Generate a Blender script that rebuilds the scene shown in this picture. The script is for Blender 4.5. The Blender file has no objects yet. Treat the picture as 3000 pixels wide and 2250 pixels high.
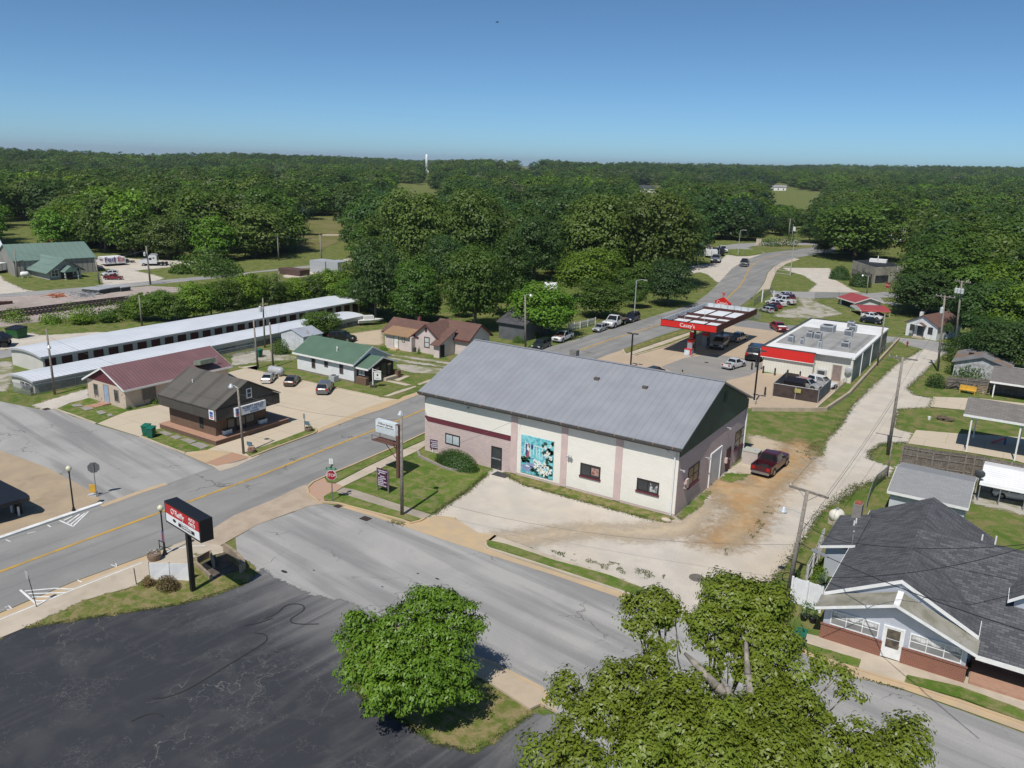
import bpy,bmesh,math,random
import numpy as np
from mathutils import Vector,Matrix,noise
sc=bpy.context.scene
COL=sc.collection
rad=math.radians
random.seed(7)

# ------------------------------------------------------------------ camera, light, exposure
FPX,CX,CY,CAMH=1749.954,1106.0,829.5,26.0      # focal length and centre in units of a 2212 px wide frame
PITCH,ROLL,YAW=0.26712,0.027584,-0.571872
def cam_axes(p,r,y):
    f0=np.array([math.sin(y),math.cos(y),0]); r0=np.array([math.cos(y),-math.sin(y),0]); u0=np.array([0,0,1.])
    f=f0*math.cos(p)-u0*math.sin(p); u=u0*math.cos(p)+f0*math.sin(p)
    return np.array([r0*math.cos(r)+u*math.sin(r),-(u*math.cos(r)-r0*math.sin(r)),f])
RC=cam_axes(PITCH,ROLL,YAW)
cam=bpy.data.cameras.new('camera'); camo=bpy.data.objects.new('camera',cam); COL.objects.link(camo)
cam.sensor_width=36; cam.lens=FPX/2212*36; cam.clip_end=20000; cam.clip_start=0.5
camo.matrix_world=Matrix(((RC[0][0],-RC[1][0],-RC[2][0],0),(RC[0][1],-RC[1][1],-RC[2][1],0),
                            (RC[0][2],-RC[1][2],-RC[2][2],CAMH),(0,0,0,1)))
sc.camera=camo
HAZE=.00008
SUN_EL,SUN_AZ=rad(56),math.atan2(0.14,-0.99)
sun_dir=Vector((math.sin(SUN_AZ)*math.cos(SUN_EL),math.cos(SUN_AZ)*math.cos(SUN_EL),math.sin(SUN_EL)))
w=bpy.data.worlds.new('World'); sc.world=w; w.use_nodes=True
nt=w.node_tree
sky=nt.nodes.new('ShaderNodeTexSky'); sky.sky_type='NISHITA'; sky.sun_disc=False
sky.sun_elevation=SUN_EL; sky.sun_rotation=SUN_AZ; sky.altitude=300; sky.air_density=0.5; sky.dust_density=0.6; sky.ozone_density=7.0
bg=nt.nodes['Background']; bg.inputs['Strength'].default_value=0.113
tint=nt.nodes.new('ShaderNodeMix'); tint.data_type='RGBA'; tint.blend_type='MULTIPLY'; tint.inputs[0].default_value=1; tint.inputs[7].default_value=(.9,1.06,.99,1)
nt.links.new(sky.outputs[0],tint.inputs[6]); nt.links.new(tint.outputs[2],bg.inputs[0])
sl=bpy.data.lights.new('sun','SUN'); sl.energy=4.4; sl.angle=rad(0.53); sl.color=(1,0.955,0.89)
so=bpy.data.objects.new('sun',sl); COL.objects.link(so); so.location=(0,0,80)
so.rotation_euler=sun_dir.to_track_quat('Z','Y').to_euler()
sc.view_settings.view_transform='Standard'; sc.view_settings.look='None'
sc.view_settings.exposure=0.0; sc.view_settings.gamma=1.0
sc.cycles.max_bounces=5; sc.cycles.diffuse_bounces=2; sc.cycles.transparent_max_bounces=12
sc.cycles.use_denoising=True

# ------------------------------------------------------------------ measuring: pixels of zoomed crops -> points of the place
S=1/1.35624
K={0:(0,0,S),1:(0,400,2.949),2:(700,400,2.949),3:(1400,400,2.949),4:(2100,400,2.458),5:(0,900,2.949),
     6:(700,900,2.949),7:(1400,800,2.949),8:(2100,800,2.458),9:(0,1300,2.949),10:(700,1200,2.949),
     11:(1400,1100,2.458),12:(2200,1200,2.765),13:(0,1650,2.765),14:(800,1650,2.765),15:(1500,1650,2.765),
     16:(2200,1650,2.765),'a':(1880,820,4.424),'b':(2600,1000,5.53),'c':(400,1050,4.424),'d':(1080,900,5.53),
     'e':(2550,1350,4.88),'f':(2250,1370,4.1475),'g':(2050,640,4.424),'h':(2640,820,6.144)}
def px(k,x,y):
    o=K[k]; return (o[0]+x/o[2])*S,(o[1]+y/o[2])*S
def ray(k,x,y):
    a,b=px(k,x,y); d=RC.T@np.array([a-CX,b-CY,FPX]); return d/np.linalg.norm(d)
def G(k,x,y,z=0.0):
    d=ray(k,x,y); t=(z-CAMH)/d[2]; return Vector((d[0]*t,d[1]*t,z))
def At(k,x,y,dist):
    d=ray(k,x,y)*dist; return Vector((d[0],d[1],d[2]+CAMH))
def proj(p):
    c=RC@(np.array(p,float)-[0,0,CAMH]); return c[0]/c[2]*FPX+CX,c[1]/c[2]*FPX+CY,c[2]
def Ht(base,k,x,y):
    ty=px(k,x,y)[1]; lo,hi=0.0,80.0
    for _ in range(40):
        m=(lo+hi)/2
        if proj((base[0],base[1],m))[1] > ty:lo=m
        else:hi=m
    return lo
def GL(*pts):
    out=[]; k=None
    for p in pts:
        if not isinstance(p,tuple):k=p; continue
        out.append(G(k,p[0],p[1]))
    return out

# ------------------------------------------------------------------ mesh and object helpers
class M:
    def __init__(s):s.v=[]; s.f=[]; s.m=[]; s.mi=0; s.T=None
    def add(s,vs,fs):
        b=len(s.v)
        s.v += [tuple(s.T@Vector(v)) if s.T is not None else tuple(v) for v in vs]
        for f in fs:s.f.append([b+i for i in f]); s.m.append(s.mi)
        return s
    def box(s,x0,y0,z0,x1,y1,z1):
        return s.add([(x0,y0,z0),(x1,y0,z0),(x1,y1,z0),(x0,y1,z0),(x0,y0,z1),(x1,y0,z1),(x1,y1,z1),(x0,y1,z1)],
                     [(0,3,2,1),(4,5,6,7),(0,1,5,4),(1,2,6,5),(2,3,7,6),(3,0,4,7)])
    def ext(s,poly,vec):
        n=len(poly); p=[Vector(q) for q in poly]; vv=Vector(vec)
        nn=Vector((0,0,0))
        for i in range(n):nn += p[i].cross(p[(i+1) % n])
        if nn.dot(vv) > 0:p=p[::-1]
        return s.add(p+[q+vv for q in p],[tuple(range(n)),tuple(range(2*n-1,n-1,-1))]+[(i,i+n,(i+1) % n+n,(i+1) % n) for i in range(n)])
    def tube(s,p,q,r,r2=None,n=8):
        p,q=Vector(p),Vector(q); r2=r if r2 is None else r2
        d=(q-p).normalized(); a=d.orthogonal().normalized(); b=d.cross(a)
        vs=[];
        for i in range(n):
            t=2*math.pi*i/n; u=a*math.cos(t)+b*math.sin(t); vs += [p+u*r,q+u*r2]
        fs=[(2*i,2*((i+1) % n),2*((i+1) % n)+1,2*i+1) for i in range(n)]
        fs += [tuple(2*i for i in range(n-1,-1,-1)),tuple(2*i+1 for i in range(n))]
        return s.add(vs,fs)
    def path(s,pts,r,n=5):
        for i in range(len(pts)-1):
            s.tube(pts[i],pts[i+1],r[i] if isinstance(r,(list,tuple)) else r,r[i+1] if isinstance(r,(list,tuple)) else None,n)
        return s
    def lathe(s,prof,c=(0,0,0),n=16):
        vs=[]; fs=[]
        for (r,z) in prof:
            for i in range(n):
                t=2*math.pi*i/n; vs.append((c[0]+r*math.cos(t),c[1]+r*math.sin(t),c[2]+z))
        for j in range(len(prof)-1):
            for i in range(n):fs.append((j*n+i,j*n+(i+1) % n,(j+1)*n+(i+1) % n,(j+1)*n+i))
        fs += [tuple(range(n-1,-1,-1)),tuple(range((len(prof)-1)*n,len(prof)*n))]
        return s.add(vs,fs)
    def ball(s,c,rx,ry,rz,n=12,k=8):
        vs=[(c[0],c[1],c[2]-rz)]; fs=[]
        for j in range(1,k):
            a=-math.pi/2+math.pi*j/k
            for i in range(n):
                t=2*math.pi*i/n; vs.append((c[0]+rx*math.cos(a)*math.cos(t),c[1]+ry*math.cos(a)*math.sin(t),c[2]+rz*math.sin(a)))
        vs.append((c[0],c[1],c[2]+rz))
        for i in range(n):
            fs.append((0,1+(i+1) % n,1+i)); fs.append((len(vs)-1,1+(k-2)*n+i,1+(k-2)*n+(i+1) % n))
            for j in range(k-2):fs.append((1+j*n+i,1+j*n+(i+1) % n,1+(j+1)*n+(i+1) % n,1+(j+1)*n+i))
        return s.add(vs,fs)
    def mesh(s,name,mats,smooth=False):
        me=bpy.data.meshes.new(name); me.from_pydata(s.v,[],s.f)
        for m in (mats if isinstance(mats,(list,tuple)) else [mats]):me.materials.append(m)
        me.polygons.foreach_set('material_index',s.m)
        if smooth:me.polygons.foreach_set('use_smooth',[True]*len(s.f))
        me.update(); return me
    def build(s,name,mats,parent=None,smooth=False):
        return obj(name,s.mesh(name,mats,smooth),parent)
def obj(name,data,parent=None):
    o=bpy.data.objects.new(name,data); COL.objects.link(o)
    if parent:o.parent=parent
    return o
def tag(o,label=None,cat=None,group=None,kind=None):
    if label:o['label']=label
    if cat:o['category']=cat
    if group:o['group']=group
    if kind:o['kind']=kind
    return o
def thing(name,label,cat,loc=(0,0,0),yaw=0.0,group=None,scale=1.0):
    o=obj(name,None); o.empty_display_size=0.3
    o.location=loc; o.rotation_euler=(0,0,yaw); o.scale=(scale,)*3
    return tag(o,label,cat,group)
def copy_tree(o,parent=None):
    c=o.copy(); COL.objects.link(c)
    if parent:c.parent=parent
    for ch in list(o.children):copy_tree(ch,c)
    return c
def struct(o):o['kind']='structure'; return o
SOFTM={}
def soft(name,pts,z,base,wd,res,lo=.38,hi=.62,am=1.35):
    """a ground sheet whose edge wears away raggedly into the ground below it"""
    if base.name not in SOFTM:
        m=base.copy(); nt=m.node_tree; bs=nt.nodes['Principled BSDF']; at=nt.nodes.new('ShaderNodeAttribute'); at.attribute_name='edge'
        tc=nd(nt,'TexCoord').outputs['Object']; n=math_(nt,'SUBTRACT',nz(nt,tc,1.6,7,.5,.7),.5)
        put(nt,bs.inputs['Alpha'],ramp(nt,math_(nt,'ADD',at.outputs['Fac'],math_(nt,'MULTIPLY',n,am)),lo,hi)); SOFTM[base.name]=m
    P=np.array([(p[0],p[1]) for p in pts]); x0,y0=P.min(0)-wd; x1,y1=P.max(0)+wd
    nx,ny=int((x1-x0)/res)+2,int((y1-y0)/res)+2; gx,gy=np.meshgrid(x0+np.arange(nx)*res,y0+np.arange(ny)*res); D=np.full(gx.shape,1e9); I=np.zeros(gx.shape,bool)
    for i in range(len(P)):
        a,b=P[i],P[(i+1) % len(P)]; e=b-a; t=np.clip(((gx-a[0])*e[0]+(gy-a[1])*e[1])/(e@e+1e-9),0,1); D=np.minimum(D,np.hypot(gx-a[0]-t*e[0],gy-a[1]-t*e[1]))
        if a[1] != b[1]:I ^= ((a[1] > gy) != (b[1] > gy)) & (gx < e[0]*(gy-a[1])/e[1]+a[0])
    A=np.clip(np.where(I,D,-D)/wd*.5+.5,0,1); q=(A[:-1,:-1]+A[1:,:-1]+A[:-1,1:]+A[1:,1:]) > 0; jj,ii=np.nonzero(q); k=jj*nx+ii
    F=np.stack([k,k+1,k+1+nx,k+nx],1); us,inv=np.unique(F,return_inverse=True); V=np.stack([gx.ravel()[us],gy.ravel()[us],np.full(len(us),z)],1)
    me=bpy.data.meshes.new(name); me.from_pydata(V.tolist(),[],inv.reshape(-1,4).tolist()); at=me.attributes.new('edge','FLOAT','POINT'); at.data.foreach_set('value',A.ravel()[us].astype(np.float32)); me.materials.append(SOFTM[base.name])
    return struct(obj(name,me))
def sheet(name,pts,z,m,fray=0.0,step=0.5,thick=0.0):
    if fray >= .1:return soft(name,pts,z,m,.35+fray*1.6,.35 if step < 1 else .8)
    P=[Vector((p[0],p[1])) for p in pts]; out=[]
    n=len(P)
    for i in range(n):
        a,b=P[i],P[(i+1) % n]; k=max(1,int((b-a).length/step)) if fray else 1
        for j in range(k):out.append(a.lerp(b,j/k))
    if fray:
        out=[q+fray*Vector((noise.noise((q.x*.9,q.y*.9,3.1))+.7*noise.noise((q.x*2.7,q.y*2.7,9.7)),
                              noise.noise((q.x*.9,q.y*.9,17.3))+.7*noise.noise((q.x*2.7,q.y*2.7,31.7)))) for q in out]
    bm=bmesh.new(); vs=[bm.verts.new((q.x,q.y,z)) for q in out]
    f=bm.faces.new(vs); f.normal_update()
    if f.normal.z < 0:f.normal_flip()
    if thick:
        r=bmesh.ops.extrude_face_region(bm,geom=[f]); bmesh.ops.translate(bm,verts=[v for v in r['geom'] if isinstance(v,bmesh.types.BMVert)],vec=(0,0,thick))
        bmesh.ops.recalc_face_normals(bm,faces=bm.faces)
    bmesh.ops.triangulate(bm,faces=[x for x in bm.faces if len(x.verts) > 4],ngon_method='EAR_CLIP')
    me=bpy.data.meshes.new(name); bm.to_mesh(me); bm.free(); me.materials.append(m)
    return struct(obj(name,me))
def strip(pts,wd,off=0.0):
    P=[Vector((p[0],p[1])) for p in pts]; L=[]; Rr=[]
    for i,p in enumerate(P):
        d=(P[min(i+1,len(P)-1)]-P[max(i-1,0)]).normalized(); nrm=Vector((-d.y,d.x))
        L.append(p+nrm*(off+wd/2)); Rr.append(p+nrm*(off-wd/2))
    return L+Rr[::-1]
def kerb(name,pts,m,wd=0.16,h=0.13):
    q=strip(pts,wd); n=len(pts); mm=M()
    for i in range(n-1):
        a,b,c,d=q[i],q[i+1],q[2*n-2-i],q[2*n-1-i]
        mm.ext([(a.x,a.y,0.0),(b.x,b.y,0.0),(c.x,c.y,0.0),(d.x,d.y,0.0)],(0,0,h))
    return struct(mm.build(name,m))
def text(name,body,size,parent,m,loc,face='S',depth=0.01,ax='CENTER',sx=1.0,rot=0.0):
    c=bpy.data.curves.new(name,'FONT'); c.body=body; c.size=size; c.align_x=ax; c.align_y='CENTER'; c.extrude=depth/2
    t=bpy.data.objects.new(name,c); COL.objects.link(t)
    me=bpy.data.meshes.new_from_object(t); bpy.data.objects.remove(t)
    yaw={'S':0,'E':90,'N':180,'W':270}[face] if isinstance(face,str) else face
    me.transform(Matrix.Translation(loc)@Matrix.Rotation(rad(yaw),4,'Z')@Matrix.Rotation(rad(90),4,'X')@Matrix.Rotation(rad(rot),4,'Z')@Matrix.Diagonal((sx,1,1,1)))
    me.materials.clear(); me.materials.append(m)
    return obj(name,me,parent)

# ------------------------------------------------------------------ materials
def nmat(name):
    m=bpy.data.materials.new(name); m.use_nodes=True
    return m,m.node_tree,m.node_tree.nodes['Principled BSDF']
def nd(nt,typ,ins=None,**kw):
    n=nt.nodes.new('ShaderNode'+typ)
    for k,v in kw.items():setattr(n,k,v)
    for k,v in (ins or {}).items():put(nt,n.inputs[k],v)
    return n
def put(nt,s,v):
    if isinstance(v,bpy.types.NodeSocket):nt.links.new(v,s)
    elif isinstance(v,(tuple,list)) and len(v) == 3 and s.type == 'RGBA':s.default_value=(*v,1)
    else:s.default_value=v
def math_(nt,op,a,b=0.0,c=None):
    n=nt.nodes.new('ShaderNodeMath'); n.operation=op; put(nt,n.inputs[0],a); put(nt,n.inputs[1],b)
    if c is not None:put(nt,n.inputs[2],c)
    return n.outputs[0]
def mix(nt,f,a,b,mode='MIX'):
    n=nt.nodes.new('ShaderNodeMix'); n.data_type='RGBA'; n.blend_type=mode
    put(nt,n.inputs[0],f); put(nt,n.inputs[6],a); put(nt,n.inputs[7],b); return n.outputs[2]
def ramp(nt,f,lo,hi):
    n=nt.nodes.new('ShaderNodeMapRange'); n.interpolation_type='SMOOTHSTEP'
    put(nt,n.inputs[0],f); n.inputs[1].default_value=lo; n.inputs[2].default_value=hi; return n.outputs[0]
def nz(nt,vec,scale,detail=4,dist=0.0,rough=0.55):
    n=nd(nt,'TexNoise',{'Scale':scale,'Detail':detail,'Distortion':dist,'Roughness':rough}); put(nt,n.inputs['Vector'],vec); return n.outputs[0]
def vscale(nt,vec,s,r=0.0):
    n=nd(nt,'Mapping'); put(nt,n.inputs[0],vec); n.inputs['Scale'].default_value=s; n.inputs['Rotation'].default_value=(0,0,r); return n.outputs[0]
def comb(nt,vec,u,v):
    sp=nd(nt,'SeparateXYZ',{0:vec}).outputs; g={'x':sp[0],'y':sp[1],'z':sp[2]}
    cu=math_(nt,'ADD',sp[0],sp[1]) if u == 'h' else g[u]
    n=nd(nt,'CombineXYZ'); put(nt,n.inputs[0],cu); put(nt,n.inputs[1],g[v]); return n.outputs[0],cu,g[v]
def surf(name,c1,c2=None,ns=2.0,rough=0.8,spec=0.3,metal=0.0,pat=None,bump=0.3,lo=.35,hi=.65,grain=0.0,coat=0.0,stain=None):
    m,nt,b=nmat(name)
    tc=nd(nt,'TexCoord').outputs['Object']
    col=c1
    if c2 is not None:col=mix(nt,ramp(nt,nz(nt,tc,ns,5),lo,hi),c1,c2)
    if stain:col=mix(nt,math_(nt,'MULTIPLY',ramp(nt,nz(nt,tc,stain[1],6,1.0),stain[2],stain[3]),stain[4] if len(stain) > 4 else .8),col,stain[0])
    h=None
    if pat:
        t=pat[0]
        if t in ('lap','rib'):
            _,u,v=comb(nt,tc,'h','z')
            q=v if t == 'lap' else comb(nt,tc,pat[2],'z')[1]
            fr=math_(nt,'FRACT',math_(nt,'DIVIDE',q,pat[1]))
            if t == 'lap':h=fr; g=ramp(nt,fr,.16,.02)
            else:h=ramp(nt,math_(nt,'ABSOLUTE',math_(nt,'SUBTRACT',fr,.5)),.3,.45); g=ramp(nt,h,.2,1.0)
            dk=pat[3] if len(pat) > 3 else .25
            col=mix(nt,math_(nt,'MULTIPLY',g,dk),col,(c1[0]*.3,c1[1]*.3,c1[2]*.3))
        elif t in ('brick','shingle'):
            vec,u,v=comb(nt,tc,pat[1],pat[2])
            bt=nd(nt,'TexBrick',{'Vector':vec,'Color1':pat[4],'Color2':pat[5],'Mortar':pat[6],'Scale':1.0,'Mortar Size':pat[7],'Brick Width':pat[3][0],'Row Height':pat[3][1],'Mortar Smooth':.2,'Bias':0.0})
            col=mix(nt,.72,col,bt.outputs[0]); h=math_(nt,'SUBTRACT',1.0,bt.outputs[1])
    if grain:
        gfac=nz(nt,tc,60 if grain < 1 else 25,2)
        col=mix(nt,min(grain,1.0)*.6,col,mix(nt,gfac,(0,0,0),(1,1,1)),'OVERLAY')
    put(nt,b.inputs['Base Color'],col)
    b.inputs['Roughness'].default_value=rough; b.inputs['Specular IOR Level'].default_value=spec; b.inputs['Metallic'].default_value=metal
    b.inputs['Coat Weight'].default_value=coat
    if h is not None and bump:
        bn=nd(nt,'Bump',{'Strength':bump,'Distance':.04}); put(nt,bn.inputs['Height'],h); nt.links.new(bn.outputs[0],b.inputs['Normal'])
    return m
def plain(name,c,rough=.6,spec=.4,metal=0.0,coat=0.0):return surf(name,c,tuple(x*.82 for x in c),3.0,rough,spec,metal,coat=coat)

WHITE=surf('white_paint',(.78,.78,.76),(.68,.68,.66),1.5,.6)
TRIM=surf('white_trim',(.8,.8,.79),(.72,.72,.7),3,.5)
BLACK=plain('black_metal',(.012,.012,.014),.45)
DGREY=plain('dark_grey_metal',(.06,.063,.068),.5)
GREY=plain('grey_metal',(.32,.33,.34),.5,metal=.3)
LGREY=plain('light_grey_metal',(.5,.51,.52),.45,metal=.2)
GLASS=surf('window_glass',(.03,.035,.04),(.055,.06,.07),.8,.06,.6)
GLASSL=surf('pale_window',(.38,.45,.48),(.5,.55,.56),.9,.15,.6)
CARGLASS=surf('car_glass',(.012,.014,.017),None,1,.05,.7)
TYRE=plain('tyre_rubber',(.018,.018,.018),.85)
RIM=plain('wheel_rim',(.4,.4,.42),.3,metal=.7)
HEADL=surf('headlight_glass',(.75,.76,.78),None,1,.1,.6)
TAILL=surf('taillight_plastic',(.35,.01,.012),None,1,.2,.6)
WOODP=surf('weathered_pole_wood',(.2,.175,.15),(.3,.27,.235),6,.9,pat=('rib',.03,'h',.35),bump=.2)
WOODF=surf('weathered_fence_wood',(.21,.185,.16),(.13,.115,.1),3,.9,pat=('rib',.14,'h',.6),bump=.5)
WOODN=surf('plain_weathered_wood',(.24,.21,.18),(.15,.13,.11),5,.9)
CONC=surf('concrete',(.5,.43,.34),(.43,.37,.29),.5,.9,stain=((.33,.27,.2),.35,.5,.75,.6),grain=.25)
REDB=surf('brick_paving',(.42,.24,.16),(.36,.2,.14),1.5,.9,pat=('brick','x','y',(.22,.11),(.44,.25,.17),(.36,.2,.14),(.35,.27,.2),.01),bump=.1)
TAN=surf('tan_stained_concrete',(.5,.37,.22),(.44,.34,.23),.8,.9,grain=.25)
GREENP=plain('green_plastic',(.012,.12,.075),.5)
INSUL=plain('porcelain',(.55,.55,.52),.3)
YEL=plain('yellow_paint',(.62,.36,.05),.6)
SILV=plain('galvanised',(.45,.46,.48),.4,metal=.5)

def win(root,o,face,wd,h,fm=None,gm=None,cols=1,rows=1,fw=.07,name='window',sill=None):
    """frame standing proud of the wall with its pane as a child; o = bottom centre on the wall"""
    T=Matrix.Translation(o)@Matrix.Rotation(rad({'S':0,'E':90,'N':180,'W':270}[face]),4,'Z')
    fm=fm or TRIM; gm=gm or GLASS
    a=M(); a.T=T; x0,x1=-wd/2,wd/2
    a.box(x0,-.05,0,x0+fw,.02,h); a.box(x1-fw,-.05,0,x1,.02,h); a.box(x0+fw,-.05,0,x1-fw,.02,fw); a.box(x0+fw,-.05,h-fw,x1-fw,.02,h)
    for i in range(1,cols):xx=x0+wd*i/cols; a.box(xx-fw/3,-.045,fw,xx+fw/3,.02,h-fw)
    for j in range(1,rows):zz=h*j/rows; a.box(x0+fw,-.042,zz-fw/3,x1-fw,.02,zz+fw/3)
    f=a.build(name,fm,root)
    p=M(); p.T=T; p.box(x0+fw,-.02,fw,x1-fw,.015,h-fw); p.build('pane',gm,f)
    if sill:
        q=M(); q.T=T; q.box(x0-.06,-.12,-.14,x1+.06,.02,-.005); q.build('sill',sill,f)
    return f
def door(root,o,face,wd,h,dm,tm=None,glass=False):
    T=Matrix.Translation(o)@Matrix.Rotation(rad({'S':0,'E':90,'N':180,'W':270}[face]),4,'Z')
    a=M(); a.T=T; a.box(-wd/2,-.03,.02,wd/2,.02,h)
    d=a.build('door',dm,root)
    if tm:
        b=M(); b.T=T; b.box(-wd/2-.09,-.05,0,-wd/2,.02,h+.09); b.box(wd/2,-.05,0,wd/2+.09,.02,h+.09); b.box(-wd/2,-.05,h,wd/2,.02,h+.09); b.build('door_frame',tm,d)
    if glass:
        b=M(); b.T=T; b.box(-wd/2+.1,-.045,h*.4,wd/2-.1,-.028,h-.1); b.build('pane',GLASS,d)
    b=M(); b.T=T; b.box(wd/2-.14,-.09,h*.46,wd/2-.08,-.03,h*.5); b.build('handle',SILV,d)
    return d
def prof(axis,a,lo):  # point of a cross-section: a across the ridge, lo height
    return (0,a,lo) if axis == 'x' else (a,0,lo)
def gable(root,x0,x1,y0,y1,h,rise,axis,wm,rm,tm=None,oh=.35,ohg=.35,t=.1,gm=None,base=None,off=None,z0=0.0,names=('wall','roof')):
    """pentagon wall block + roof slab with overhangs (+ fascia boards, gable cladding, plinth)"""
    if axis == 'x':a0,a1,l0,l1=y0,y1,x0,x1
    else:a0,a1,l0,l1=x0,x1,y0,y1
    am=(a0+a1)/2 if off is None else off
    V=Vector((1,0,0)) if axis == 'x' else Vector((0,1,0))
    P=lambda a,z,l:Vector(prof(axis,a,z))+V*l
    m=M(); m.ext([P(a0,z0,l0),P(a1,z0,l0),P(a1,h,l0),P(am,h+rise,l0),P(a0,h,l0)],V*(l1-l0)); wl=m.build(names[0],wm,root)
    s0=rise/(am-a0); s1=rise/(a1-am)
    e0,e1=(a0-oh,h-oh*s0),(a1+oh,h-oh*s1)
    r=M(); L0,L1=l0-ohg,l1+ohg
    for (ea,ez) in (e0,e1):
        r.ext([P(ea,ez+.01,L0),P(am,h+rise+.01,L0),P(am,h+rise+t+.01,L0),P(ea,ez+t+.01,L0)],V*(L1-L0))
    ro=r.build(names[1],rm,root)
    if tm:
        q=M()
        for l,dl in ((L0-.03,.028),(L1+.002,.028)):
            for (ea,ez) in (e0,e1):
                q.ext([P(ea,ez-.1,l),P(am,h+rise-.1,l),P(am,h+rise+t,l),P(ea,ez+t,l)],V*dl)
        for (ea,ez),sg in ((e0,-1),(e1,1)):
            q.ext([P(ea,ez-.12,L0),P(ea+sg*.03,ez-.12,L0),P(ea+sg*.03,ez+t+.005,L0),P(ea,ez+t+.005,L0)],V*(L1-L0))
        q.build('fascia',tm,ro)
    if gm:
        for l,dl in ((l0-.03,.028),(l1+.002,.028)):
            q=M(); q.ext([P(a0,h,l),P(a1,h,l),P(am,h+rise-.02,l)],V*dl); q.build('gable_cladding',gm,wl)
    if base:
        q=M(); e=.03; q.box(x0-e,y0-e,0,x1+e,y1+e,base[0]); q.build('plinth',base[1],root)
    return wl,ro
# ------------------------------------------------------------------ terrain
HOR=lambda x:319.9+(380.9-319.9)*x/2212.0
SKY=[(-200,327,1300),(0,329,1300),(300,341,1500),(500,342,1600),(700,345,1700),(900,353,1700),(1050,350,1900),
       (1150,353,2100),(1240,361,2300),(1400,363,2500),(1550,363,2500),(1900,367,2600),(2212,371,2600),(2500,375,2600)]
def ridge(ix):
    for (a,ya,ra),(b,yb,rb) in zip(SKY[:-1],SKY[1:]):
        if ix <= b or b == SKY[-1][0]:
            t=min(1,max(0,(ix-a)/(b-a))); y=ya+(yb-ya)*t; r=ra+(rb-ra)*t
            return r,CAMH-12.5-(y-HOR(ix))/FPX*r
    return 2600,20
def sstep(a,b,x):
    t=min(1,max(0,(x-a)/(b-a))); return t*t*(3-2*t)
def terr(x,y):
    r=math.hypot(x,y)
    if r < 380:return 0.0
    az=math.atan2(x,y)-YAW
    az=max(-.75,min(.75,(az+math.pi) % (2*math.pi)-math.pi))
    rr,hh=ridge(CX+FPX*math.tan(az)*1.04)
    n=noise.noise((x/380.,y/380.,.5))*10+noise.noise((x/150.,y/150.,4.5))*3.0
    up=sstep(420,rr,r)
    return (up**1.3)*hh+n*sstep(400,900,r)*(1-.35*sstep(.75*rr,rr,r))-sstep(rr,rr*2.2,r)*25-1.0*sstep(390,460,r)
radii=[0.5]+list(np.geomspace(12,380,14))+list(np.geomspace(400,9000,90))
NA=220
vs=[]; fs=[]
for r in radii:
    for i in range(NA):
        t=YAW+(-math.pi+2*math.pi*i/NA); x,y=r*math.sin(t),r*math.cos(t); vs.append((x,y,terr(x,y)))
for j in range(len(radii)-1):
    for i in range(NA):fs.append((j*NA+i,(j+1)*NA+i,(j+1)*NA+(i+1) % NA,j*NA+(i+1) % NA))
fs.append(tuple(range(NA)))
def grass(name,a,b,c,sc1=.35,dry=(.42,.62),fine=9):
    m,nt,bs=nmat(name); tc=nd(nt,'TexCoord').outputs['Object']
    col=mix(nt,ramp(nt,nz(nt,tc,sc1,6,.6),.38,.62),a,b)
    col=mix(nt,math_(nt,'MULTIPLY',ramp(nt,nz(nt,tc,sc1*2.3,7,.4,.65),dry[0],dry[1]),.75),col,c)
    col=mix(nt,.7,col,mix(nt,nz(nt,tc,fine,6,.4,.8),(.08,.08,.08),(.92,.92,.92)),'OVERLAY')
    col=mix(nt,.4,col,mix(nt,nz(nt,tc,fine*4,2,0,.6),(.1,.1,.1),(.9,.9,.9)),'OVERLAY')
    put(nt,bs.inputs['Base Color'],col); bs.inputs['Roughness'].default_value=.95; bs.inputs['Specular IOR Level'].default_value=.1
    bn=nd(nt,'Bump',{'Strength':.5,'Distance':.12}); put(nt,bn.inputs['Height'],nz(nt,tc,5,5)); nt.links.new(bn.outputs[0],bs.inputs['Normal'])
    return m
GRASS=grass('grass_ground',(.08,.132,.024),(.115,.158,.036),(.22,.18,.085))
LAWN=grass('lawn_grass',(.08,.138,.02),(.12,.17,.034),(.24,.2,.1),.45,(.43,.64))
DRYLAWN=grass('dry_lawn_grass',(.13,.145,.035),(.095,.135,.026),(.27,.21,.11),.6,(.4,.6))
me=bpy.data.meshes.new('ground'); me.from_pydata(vs,[],fs); me.materials.append(GRASS); me.polygons.foreach_set('use_smooth',[True]*len(fs)); me.update()
struct(obj('ground',me))

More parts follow.
